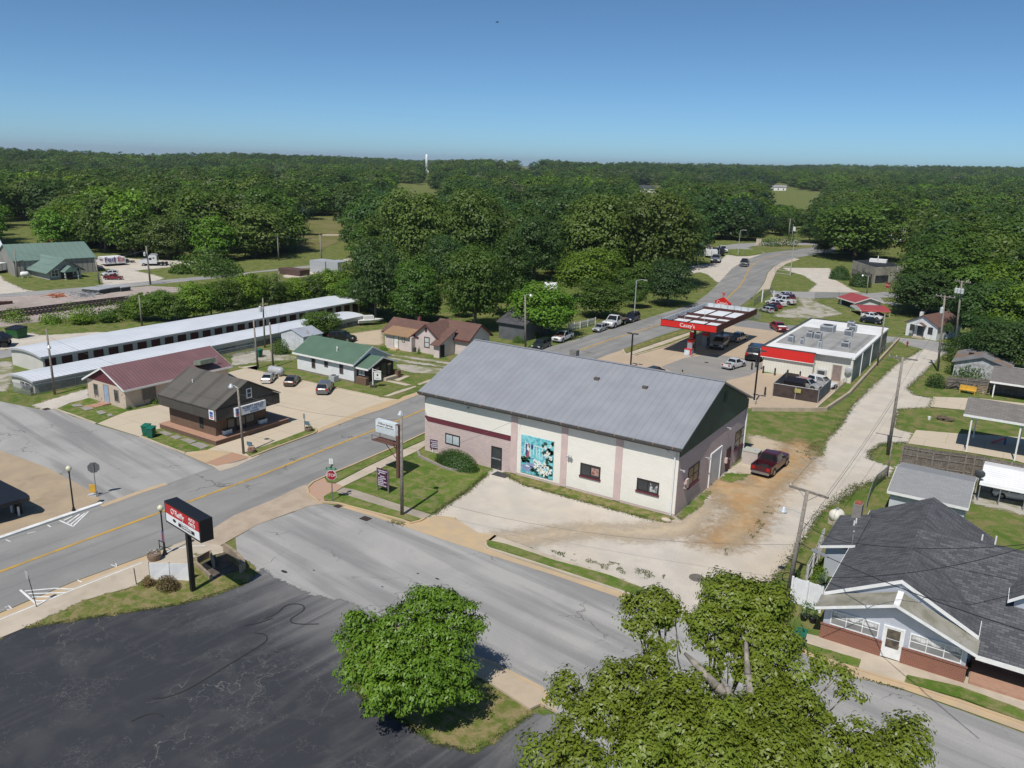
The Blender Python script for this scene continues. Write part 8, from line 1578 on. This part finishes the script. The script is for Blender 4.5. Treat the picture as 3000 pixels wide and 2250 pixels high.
bush(G('b',1330,560),2.9,2.0,2.0,LEAF['mid'],'sprawling vine hump behind the grey plank fence',4200,.22,'vines','vine_mound',11); bush(G('b',780,740),1.2,1.0,1.6,LEAF['dark'],'vine clump round the foot of the transformer pole',1500,.18,'vines','vine_mound',12); bush(G('b',1150,330),2.0,2.2,1.9,LEAF['mid'],'vine growth over the left slope of the derelict roof',2600,.2,'vines','vine_mound',13); bush(G('b',1120,175),2.4,2.2,2.2,LEAF['mid'],'tangled green growth behind the two transformer poles',2600,.22,'vines','vine_mound',14); bush(G('b',1980,300),1.8,2.4,2.8,LEAF['bright'],'bright vine growth right of the derelict roof',2600,.2,'vines','vine_mound',15)
bush(G('h',850,840,3.2)-Vector((0,0,.6)),.8,.6,1.2,LEAF['dark'],'vine tuft clinging to the shaft of the transformer pole',500,.2,'vines','vine_mound',16)
bush(G(6,360,400),1.3,1.2,2.0,LEAF['mid'],'ragged bush between the poles and the tin shed',2200,.16,seed=17); bush(G(6,1250,370),.7,.5,.5,LEAF['bright'],'small green clump at the bungalow lean to corner',500,.13,seed=18); bush(G(6,1555,400),.25,.25,.9,LEAF['hedge'],'tiny upright shrub beside the bungalow wall',300,.1,seed=19)
bush(G(5,1290,815),1.5,.5,.55,LEAF['mid'],'row of low green plants along the tan house wall',1600,.13,seed=20); bush(G(5,1110,880),.5,.3,.3,LEAF['mid'],'small plant at the corner of the tan house',300,.1,seed=21)
bush(G(7,600,520),1.0,.8,1.5,LEAF['bright'],'bright bush behind the white pickup on the street',1300,.16,seed=22); bush(G(7,490,560),1.0,.8,1.3,LEAF['mid'],'leafy bush behind the dark minivan',1300,.16,seed=23); bush(G(7,350,600),1.0,.7,1.0,LEAF['mid'],'garden shrub beside the grey house',900,.15,seed=24)
for i,(x,y,r_) in enumerate(((130,1595,2.0),(660,1600,3),(770,1590,2.5),(980,1580,3.0),(430,1610,1.5))):bush(G(1,x,y),r_*1.4,r_,r_,LEAF['bright'],['lone bright weed clump by the tracks at the left','bright weed clump before the hedge, wide one','bright weed clump next to the wide one','tall bright weeds at the end of the hedge','small weed clump on the ballast edge'][i],700,.3,'weeds','weed_clump',30+i)
for i,(x,y,r_) in enumerate(((1700,1170,5),(1800,1140,5),(1880,1200,4),(1960,1170,3),(1560,1180,2))):bush(G(1,x,y),r_*1.4,r_,r_*.9,LEAF['mid'],['wide shrub on the verge beyond the far road','second shrub on the verge beyond the far road','round shrub nearest the far road edge','pale shrub at the right of the verge group','dead looking stub shrub on the verge'][i],900,.6,'shrub','verge_shrub',40+i)
t=thing('yucca','spiky grey green yucca beside the porch house side wall','plant',G('f',690,1440)); rng=np.random.default_rng(2); m=M()
for i in range(60):a=rng.uniform(0,6.28); e=rng.uniform(.15,1.3); d=Vector((math.cos(a)*math.cos(e),math.sin(a)*math.cos(e),math.sin(e))); q=Vector((-math.sin(a),math.cos(a),0))*.03; p=Vector((0,0,.15)); m.add([p-q,p+d*.45-q*.8,p+d*.85,p+d*.45+q*.8,p+q],[(0,1,2,3,4)])
m.build('leaves',plain('yucca_leaf',(.1,.15,.1),.6),t)
bush(G('f',620,1280),.6,1.6,.6,LEAF['bright'],'green weeds growing between the plank fence and the porch house',900,.13,'weeds','weed_clump',50); bush(G('f',340,1420),.35,.3,1.0,LEAF['hedge'],'dark ivy clump on the end of the pale plank fence',700,.1,'vines','vine_mound',51)
# --- the two foreground trees: branching skeletons with leaves on the twigs
def bigtree(nm,label,B,lobes,trunk_top,leafm,barkm,leaf,per,twig_d,seed,trunk_r,droop=None,fm=1.0,asp=.5,limbs=()):
    """lobes: (centre, rx, ry, rz) in world space; limbs run from the trunk into each lobe, twigs carry leaf clusters"""
    rng=np.random.default_rng(seed); rg=random.Random(seed); t=thing(nm,label,'tree',B); O=Vector(B)
    m=M(); T0=Vector((0,0,-.05)); T1=Vector(trunk_top)-O; m.path([T0,T0.lerp(T1,.5)+Vector((.1,.05,0)),T1],[trunk_r,trunk_r*.8,trunk_r*.65],10)
    C=[]; Nn=[]
    for P_l,r_l in limbs:m.path([Vector(p)-O for p in P_l],r_l,8)
    for (c,rx,ry,rz) in lobes:
        c=Vector(c)-O; st=T0.lerp(T1,rg.uniform(.72,1.0)); mid=st.lerp(c,.5)+Vector((rg.uniform(-.4,.4),rg.uniform(-.4,.4),-.35)); r0=trunk_r*.42*min(1.2,(rx/1.6)); m.path([st,mid,st.lerp(c,.8)+Vector((rg.uniform(-.2,.2),rg.uniform(-.2,.2),0)),c+Vector((0,0,rz*.3))],[r0,r0*.75,r0*.5,r0*.25],7)
        vol=rx*ry*rz*4.19; n=max(6,int(vol*twig_d))
        for i in range(n):
            u=Vector(sph(rng,1,-.65)[0]); f=(.45+(fm-.45)*rng.random())**.42 if fm <= 1 else rng.uniform(.45,fm); tip=c+Vector((u.x*rx*f,u.y*ry*f,u.z*rz*f))+Vector(rng.normal(size=3)*.08)
            if i % 7 == 0:b0=mid.lerp(c,rg.uniform(.5,1.0)); m.path([b0,b0.lerp(tip,.55)+Vector((0,0,-.08)),tip],[.035,.02,.006],4)
            w_=u*.7+Vector((0,0,.55)); k=per; q=rng.normal(size=(k,3))*np.array([.15,.15,.09]); C.append(np.array(tip)+q); Nn.append(q*3.2+np.array(w_)*1.1+rng.normal(size=(k,3))*.3)
    C=np.concatenate(C); Nn=np.concatenate(Nn); me=quadmesh('crown',C,Nn,rng.uniform(.65,1.25,len(C))*leaf,asp,leafm,rng,droop=droop); obj('crown',me,t); m.build('trunk',barkm,t,True); return t
# left tree on its grass island
B=G(14,1200,1130); Ls=[]
def lob(k,x,y,r_px,dist,B,asp=1.0,dz=.8):
    c=At(k,x,y,dist); r=r_px/K[k][2]*S/FPX*dist; return (c,r,r*asp,r*dz)
d0=math.sqrt((B-Vector((0,0,CAMH))).length_squared); dm=d0-2.2
for x,y,r_,dd in ((1230,330,210,.9),(1420,400,190,.4),(1040,500,230,0),(1480,560,200,.5),(1250,600,300,-.2),(740,520,170,.3),(900,640,260,-.4),(650,620,130,.2),(1400,800,260,-.5),(1100,830,300,-1.2),(750,860,210,-.5),(900,980,230,-1.0),(1250,1010,250,-1.2),(1500,1020,170,-.2),(880,1120,150,-.8),(1120,1080,200,-.7),(1240,220,90,1.0),(1400,250,80,.8),(1540,320,80,.6),(1620,480,90,.6),(690,430,80,.4)):
    Ls.append(lob(14,x,y,r_*.78,dm+dd,B,1.0,.58)); Ls.append(lob(14,x+r_*.55,y+r_*.3,r_*.42,dm+dd-.3,B,1.0,.6)); Ls.append(lob(14,x-r_*.6,y+r_*.1,r_*.4,dm+dd-.2,B,1.0,.6))
bigtree('maple_tree','bushy bright green tree on the grass island in the foreground',B,Ls,B+Vector((0,0,1.6)),LEAF['maple'],BARK,.2,34,15,5,.13,droop=.5,fm=1.2,asp=.48)
# oak cut by the bottom edge
dO=29.0; c0=At(15,1700,1200,dO+1.5); B=Vector((c0.x,c0.y,0)); Ls=[]
for k,x,y,r_,dd in ((15,1130,360,230,2.2),(15,1020,480,130,2.0),(15,1320,470,110,2.2),(15,1750,260,250,3.0),(15,2040,330,220,3.4),(15,1640,520,230,2.0),(15,1950,560,260,2.6),(15,1220,640,110,1.6),(15,1150,780,150,.8),(15,430,1000,150,0),(15,380,1120,100,-.2),(15,880,1000,250,0),(15,560,1260,170,-.6),(15,760,1180,230,-.4),(15,1100,920,190,.5),(15,1350,1080,230,.2),(15,1560,960,150,1.0),
                    (15,1250,1350,330,-.8),(15,1700,1300,290,.2),(15,1600,1560,300,-1.2),(15,1050,1560,260,-1.8),(15,420,1420,160,-1.5),(15,230,1540,170,-1.8),(15,560,1620,220,-2),(15,2050,1250,280,1.2),(15,1990,900,220,1.8),(15,2080,1560,300,-.4),(15,1750,720,120,1.6),
                    (16,130,300,210,3.2),(16,200,650,200,2.6),(16,380,900,150,2.2),(16,560,790,90,2.8),(16,700,900,110,2.8),(16,830,1050,80,2.6),(16,540,1180,120,1.8),(16,350,1150,200,1.5),(16,600,1480,230,.6),(16,900,1380,130,1.2),(16,950,1520,170,.8),(16,1200,1380,140,1.6),(16,1330,1340,110,1.8),(16,1220,1540,190,1.0),(16,1050,1650,220,.2),(16,250,1500,250,0)):
    Ls.append(lob(k,x,y,r_*.86,dO+dd,B,1.0,.75))
bigtree('oak_tree','large oak with glossy leaves and pale limbs cut by the bottom edge',B,Ls,Vector((c0.x,c0.y,c0.z-3.2)),LEAF['oak'],BARKL,.165,52,22,8,.34,asp=.5,limbs=[([At(15,1960,1300,dO+1.2),At(15,1830,1120,dO+.8),At(15,1660,1000,dO+.6),At(15,1500,830,dO+.9),At(15,1400,730,dO+1.4)],[.2,.15,.16,.12,.05]),([At(15,1960,1250,dO+1.2),At(15,1910,900,dO+.9),At(15,1895,640,dO+1.5)],[.17,.12,.07]),([At(15,1800,1180,dO+.6),At(15,1740,1000,dO+.5),At(15,1690,930,dO+.7)],[.12,.08,.04])])
# --- the woods: every tree that can be told apart on its own, the far rest as one mass
def inpoly(x,y,P):
    c=False; j=len(P)-1
    for i in range(len(P)):
        xi,yi=P[i]; xj,yj=P[j]
        if (yi > y) != (yj > y) and x < (xj-xi)*(y-yi)/(yj-yi)+xi:c=not c
        j=i
    return c
BND=[(-120,540),(205,540),(215,552),(290,556),(300,562),(560,566),(590,560),(625,550),(650,556),(745,556),(765,600),(780,700),(1000,698),(1080,690),(1090,652),(1150,690),(1180,725),(1290,690),(1370,665),(1400,640),(1478,590),(1495,528),(1540,526),(1600,520),(1700,515),(1740,520),(1760,535),(1850,555),(1960,560),(2020,620),(2080,700),(2350,720)]
CLR=[[px(3,*p) for p in ((660,1000),(1200,1000),(1200,1400),(660,1400))],[px(3,*p) for p in ((300,1300),(800,1300),(800,1680),(300,1680))],[px(1,*p) for p in ((-60,735),(190,722),(395,720),(400,880),(280,905),(-60,905))],[px(2,*p) for p in ((480,1040),(500,780),(580,690),(800,690),(990,730),(1000,880),(700,900),(650,1040))],[px(2,*p) for p in ((235,400),(250,310),(340,300),(350,400))],[px(2,*p) for p in ((1320,520),(1330,410),(1420,405),(1580,425),(1700,470),(1810,470),(1790,570),(1560,545))],[px(2,*p) for p in ((1575,430),(1575,300),(1680,300),(1670,430))],[px(3,*p) for p in ((280,540),(330,530),(440,680),(380,690))],[px(3,*p) for p in ((1290,560),(1330,450),(1370,420),(1550,420),(1600,440),(1660,540))],[px(4,*p) for p in ((320,475),(380,350),(490,350),(600,385),(790,400),(760,440),(600,480),(430,480))],[px(4,*p) for p in ((1080,850),(1130,640),(1190,620),(1390,620),(1460,640),(1480,850))],[px(4,*p) for p in ((780,680),(790,625),(860,625),(860,680))],[px(4,*p) for p in ((590,600),(600,560),(740,555),(700,610))],[px(4,*p) for p in ((1380,560),(1400,535),(1700,535),(1700,560))],[px(3,*p) for p in ((130,280),(140,258),(560,262),(560,285))]]
def bnd(x):
    for (a,ya),(b,yb) in zip(BND[:-1],BND[1:]):
        if x <= b:return ya+(yb-ya)*(x-a)/(b-a)
    return BND[-1][1]
rg=random.Random(21); cand=[]
HANDS=[G(a[0],a[1],a[2]) for a in NEAR]; grid={}
r=60.0
while r < 3300:
    sp=7.5+r*.0042; n=int(1.52*r/sp)
    for i in range(n):
        az=YAW-.76+1.52*(i+rg.random())/n; rr_2=r+rg.uniform(-.5,.5)*sp; x,y=rr_2*math.sin(az),rr_2*math.cos(az); z=terr(x,y); q=proj((x,y,z))
        if q[2] < 10 or q[0] < -70 or q[0] > 2290:continue
        if q[1] > bnd(q[0]):continue
        h=(8+9*rg.random()**1.2)*(1+.3*sstep(400,1600,r))*(.8 if r < 150 else 1)*(.6 if 760 < q[0] < 1480 and q[1] > 590 else 1); smp=[q]+[proj((x,y,z+h*f)) for f in (.3,.55,.78,.97)]; bad=False
        for P in CLR:
            if any(inpoly(s_[0],s_[1],P) for s_ in smp):bad=True; break
        if bad:continue
        if r > 420 and noise.noise((x/140.,y/140.,3.3)) > .36:continue
        if r < 330 and any((x-p.x)**2+(y-p.y)**2 < 12 for p in HANDS):continue
        cand.append((r,x,y,z,h))
    r += sp*.9
cand.sort()
NI=225
def kind_at(x,y):
    n=noise.noise((x/90.,y/90.,7.7))+rg.uniform(-.35,.35)
    return 'dark' if n < -.18 else ('mid' if n < .22 else ('olive' if n < .42 else 'bright'))
WL={'w':('broad leaved tree standing in the dark wood behind the green roofed shed','trees of the left wood'),'p':('tree in the wood between the pale park lawn and the olive street trees','trees of the middle wood'),'c':('tree in the wood beyond the far bend of the road','trees beyond the road bend'),'r':('tree in the dense wood above the transformer poles at the right','trees of the right wood')}
for (r,x,y,z,h) in cand[:NI]:
    q=proj((x,y,z)); key='w' if q[0] < 620 else ('p' if q[0] < 1300 else ('c' if q[0] < 1800 else 'r')); tree(Vector((x,y,z-.2)),h,h*rg.uniform(.75,1.05),kind_at(x,y),WL[key][0],WL[key][1],rg.randint(0,9),'wood_tree')
rest=cand[NI:]
protos=[]; pc=bpy.data.collections.new('forest_kinds')
for key in ('dark','mid','olive','bright','pine','willow'):
    for i in range(2 if key != 'mid' else 3):
        o=bpy.data.objects.new('forest_kind',crown('forest_crown',300+len(protos),LEAF[key],nclump=52,per=26,leaf=.075 if key != 'pine' else .07,rz=.46,zc=.5)); pc.objects.link(o); protos.append((key,o))
idx={}
for i,(k_,o) in enumerate(protos):idx.setdefault(k_,[]).append(i)
names=sorted(o.name for _,o in protos); order={o.name:i for i,o in enumerate(sorted((o for _,o in protos),key=lambda o:o.name))}
me=bpy.data.meshes.new('distant_forest'); me.vertices.add(len(rest)); co=np.array([(x,y,z-.3) for (r,x,y,z,h) in rest],dtype=np.float32); me.vertices.foreach_set('co',co.ravel())
pick=[]; scl=[]; rot=[]
for (r,x,y,z,h) in rest:
    k_=kind_at(x,y); k_='pine' if rg.random() < .04 else ('willow' if rg.random() < .05 else k_); pick.append(order[protos[rg.choice(idx[k_])][1].name]); w_=h*rg.uniform(.85,1.15)/.8; scl.append((w_,w_,h)); rot.append((0,0,rg.random()*6.28))
a=me.attributes.new('pick','INT','POINT'); a.data.foreach_set('value',pick); a=me.attributes.new('size','FLOAT_VECTOR','POINT'); a.data.foreach_set('vector',np.array(scl,dtype=np.float32).ravel()); a=me.attributes.new('turn','FLOAT_VECTOR','POINT'); a.data.foreach_set('vector',np.array(rot,dtype=np.float32).ravel())
fo=obj('distant_forest',me); tag(fo,'mass of far woodland covering the hills to the horizon','forest',kind='stuff')
ng=bpy.data.node_groups.new('forest','GeometryNodeTree'); ng.interface.new_socket('Geometry',in_out='INPUT',socket_type='NodeSocketGeometry'); ng.interface.new_socket('Geometry',in_out='OUTPUT',socket_type='NodeSocketGeometry')
gi,go=ng.nodes.new('NodeGroupInput'),ng.nodes.new('NodeGroupOutput'); ci=ng.nodes.new('GeometryNodeCollectionInfo'); ci.inputs['Collection'].default_value=pc; ci.inputs['Separate Children'].default_value=True; ci.inputs['Reset Children'].default_value=True
iop=ng.nodes.new('GeometryNodeInstanceOnPoints'); iop.inputs['Pick Instance'].default_value=True
def attr(nm,ty):
    n=ng.nodes.new('GeometryNodeInputNamedAttribute'); n.data_type=ty; n.inputs[0].default_value=nm; return next(o for o in n.outputs if o.enabled and o.name == 'Attribute')
ng.links.new(gi.outputs[0],iop.inputs['Points']); ng.links.new(ci.outputs[0],iop.inputs['Instance']); ng.links.new(attr('pick','INT'),iop.inputs['Instance Index']); ng.links.new(attr('size','FLOAT_VECTOR'),iop.inputs['Scale'])
e2r=ng.nodes.new('FunctionNodeEulerToRotation'); ng.links.new(attr('turn','FLOAT_VECTOR'),e2r.inputs[0]); ng.links.new(e2r.outputs[0],iop.inputs['Rotation']); ng.links.new(iop.outputs[0],go.inputs[0])
md=fo.modifiers.new('forest','NODES'); md.node_group=ng
print('TREES',len(cand),'rest',len(rest))
# --- weeds and grass tufts along edges of gravel and kerbs (one uncountable mass)
rng=np.random.default_rng(9); C=[]
def along(pts,n,spread):
    P=[Vector((p[0],p[1],0)) for p in pts]; seg=[(b-a).length for a,b in zip(P[:-1],P[1:])]; tot=sum(seg)
    for _ in range(n):
        d=rng.uniform(0,tot); i=0
        while d > seg[i] and i < len(seg)-1:d -= seg[i]; i += 1
        p=P[i].lerp(P[i+1],d/seg[i]); C.append((p.x+rng.normal()*spread,p.y+rng.normal()*spread,.02+rng.uniform(0,.06)))
def fill(pts,n,cl=0.0):
    P=[(p[0],p[1]) for p in pts]; xs=[p[0] for p in P]; ys=[p[1] for p in P]; k=0
    while k < n:
        x,y=rng.uniform(min(xs),max(xs)),rng.uniform(min(ys),max(ys))
        if inpoly(x,y,P) and (not cl or noise.noise((x*1.3,y*1.3,2.2)) > cl-rng.uniform(0,.15)):C.append((x,y,.02+rng.uniform(0,.07)))
        k += 1
along(GL(11,(180,710),(330,790),(650,880),(1000,975),(1280,1050)),1500,.15); fill(GL(11,(480,1250),(900,1330),(1350,1440),(1320,1500),(1000,1420),(700,1350)),5000,.22); fill(GL(11,(1690,1300),(1850,1210),(1990,1080),(2110,900),(2180,940),(2000,1160),(1830,1300)),4000,.3); fill(GL(8,(560,1280),(760,1200),(760,1330),(640,1360)),2500,.1); along(GL(8,(640,1310),(800,1200),(980,960),(1290,660),(1480,550)),2600,.22); along(GL(8,(870,1659),(1010,1540),(1240,1460)),1500,.25); along(GL(8,(1100,1345),(1100,1290),(1190,1230),(1370,1222)),1400,.2); along(GL(8,(1290,1125),(1280,1060),(1310,980),(1530,968),(1560,903),(1420,880),(1368,830),(1400,800),(1560,650)),2600,.2); along(GL(12,(160,1390),(330,1200),(420,1050),(560,840),(700,720),(860,600)),2600,.25); along(GL(10,(1420,1000),(1300,970)),250,.15); along(GL(16,(900,935),(1230,1030)),200,.06); along(GL(10,(2140,560),(1980,700),(1760,850),(1680,905)),1800,.2); along(GL(13,(200,525),(830,430),(1480,330),(2000,165)),1500,.12); along(GL(14,(592,740),(590,880),(720,1095),(1060,1290),(1320,1470),(1620,1530),(2080,1240)),2000,.1)
C=np.array(C); Nn=rng.normal(size=(len(C),3))*np.array([1,1,.35])+np.array([0,0,.25]); me=quadmesh('weed_tufts',C,Nn,rng.uniform(.06,.14,len(C)),.4,leafmat('weed_leaf',(.06,.1,.018),(.12,.13,.035),(.09,.11,.03),.2,.8),rng)
tag(obj('weed_tufts',me),'short weeds and grass tufts along the gravel edges','weeds',kind='stuff')

# --- the air: thin haze over the whole place
m=bpy.data.materials.new('haze_air'); m.use_nodes=True; nt=m.node_tree; nt.nodes.remove(nt.nodes['Principled BSDF']); v=nd(nt,'VolumePrincipled'); v.inputs['Color'].default_value=(.78,.86,1,1); v.inputs['Density'].default_value=HAZE; v.inputs['Anisotropy'].default_value=.2; nt.links.new(v.outputs[0],nt.nodes['Material Output'].inputs['Volume'])
b=M(); b.box(-9300,-9300,-75,9300,9300,75); hz=b.build('haze',m); hz['kind']='stuff'
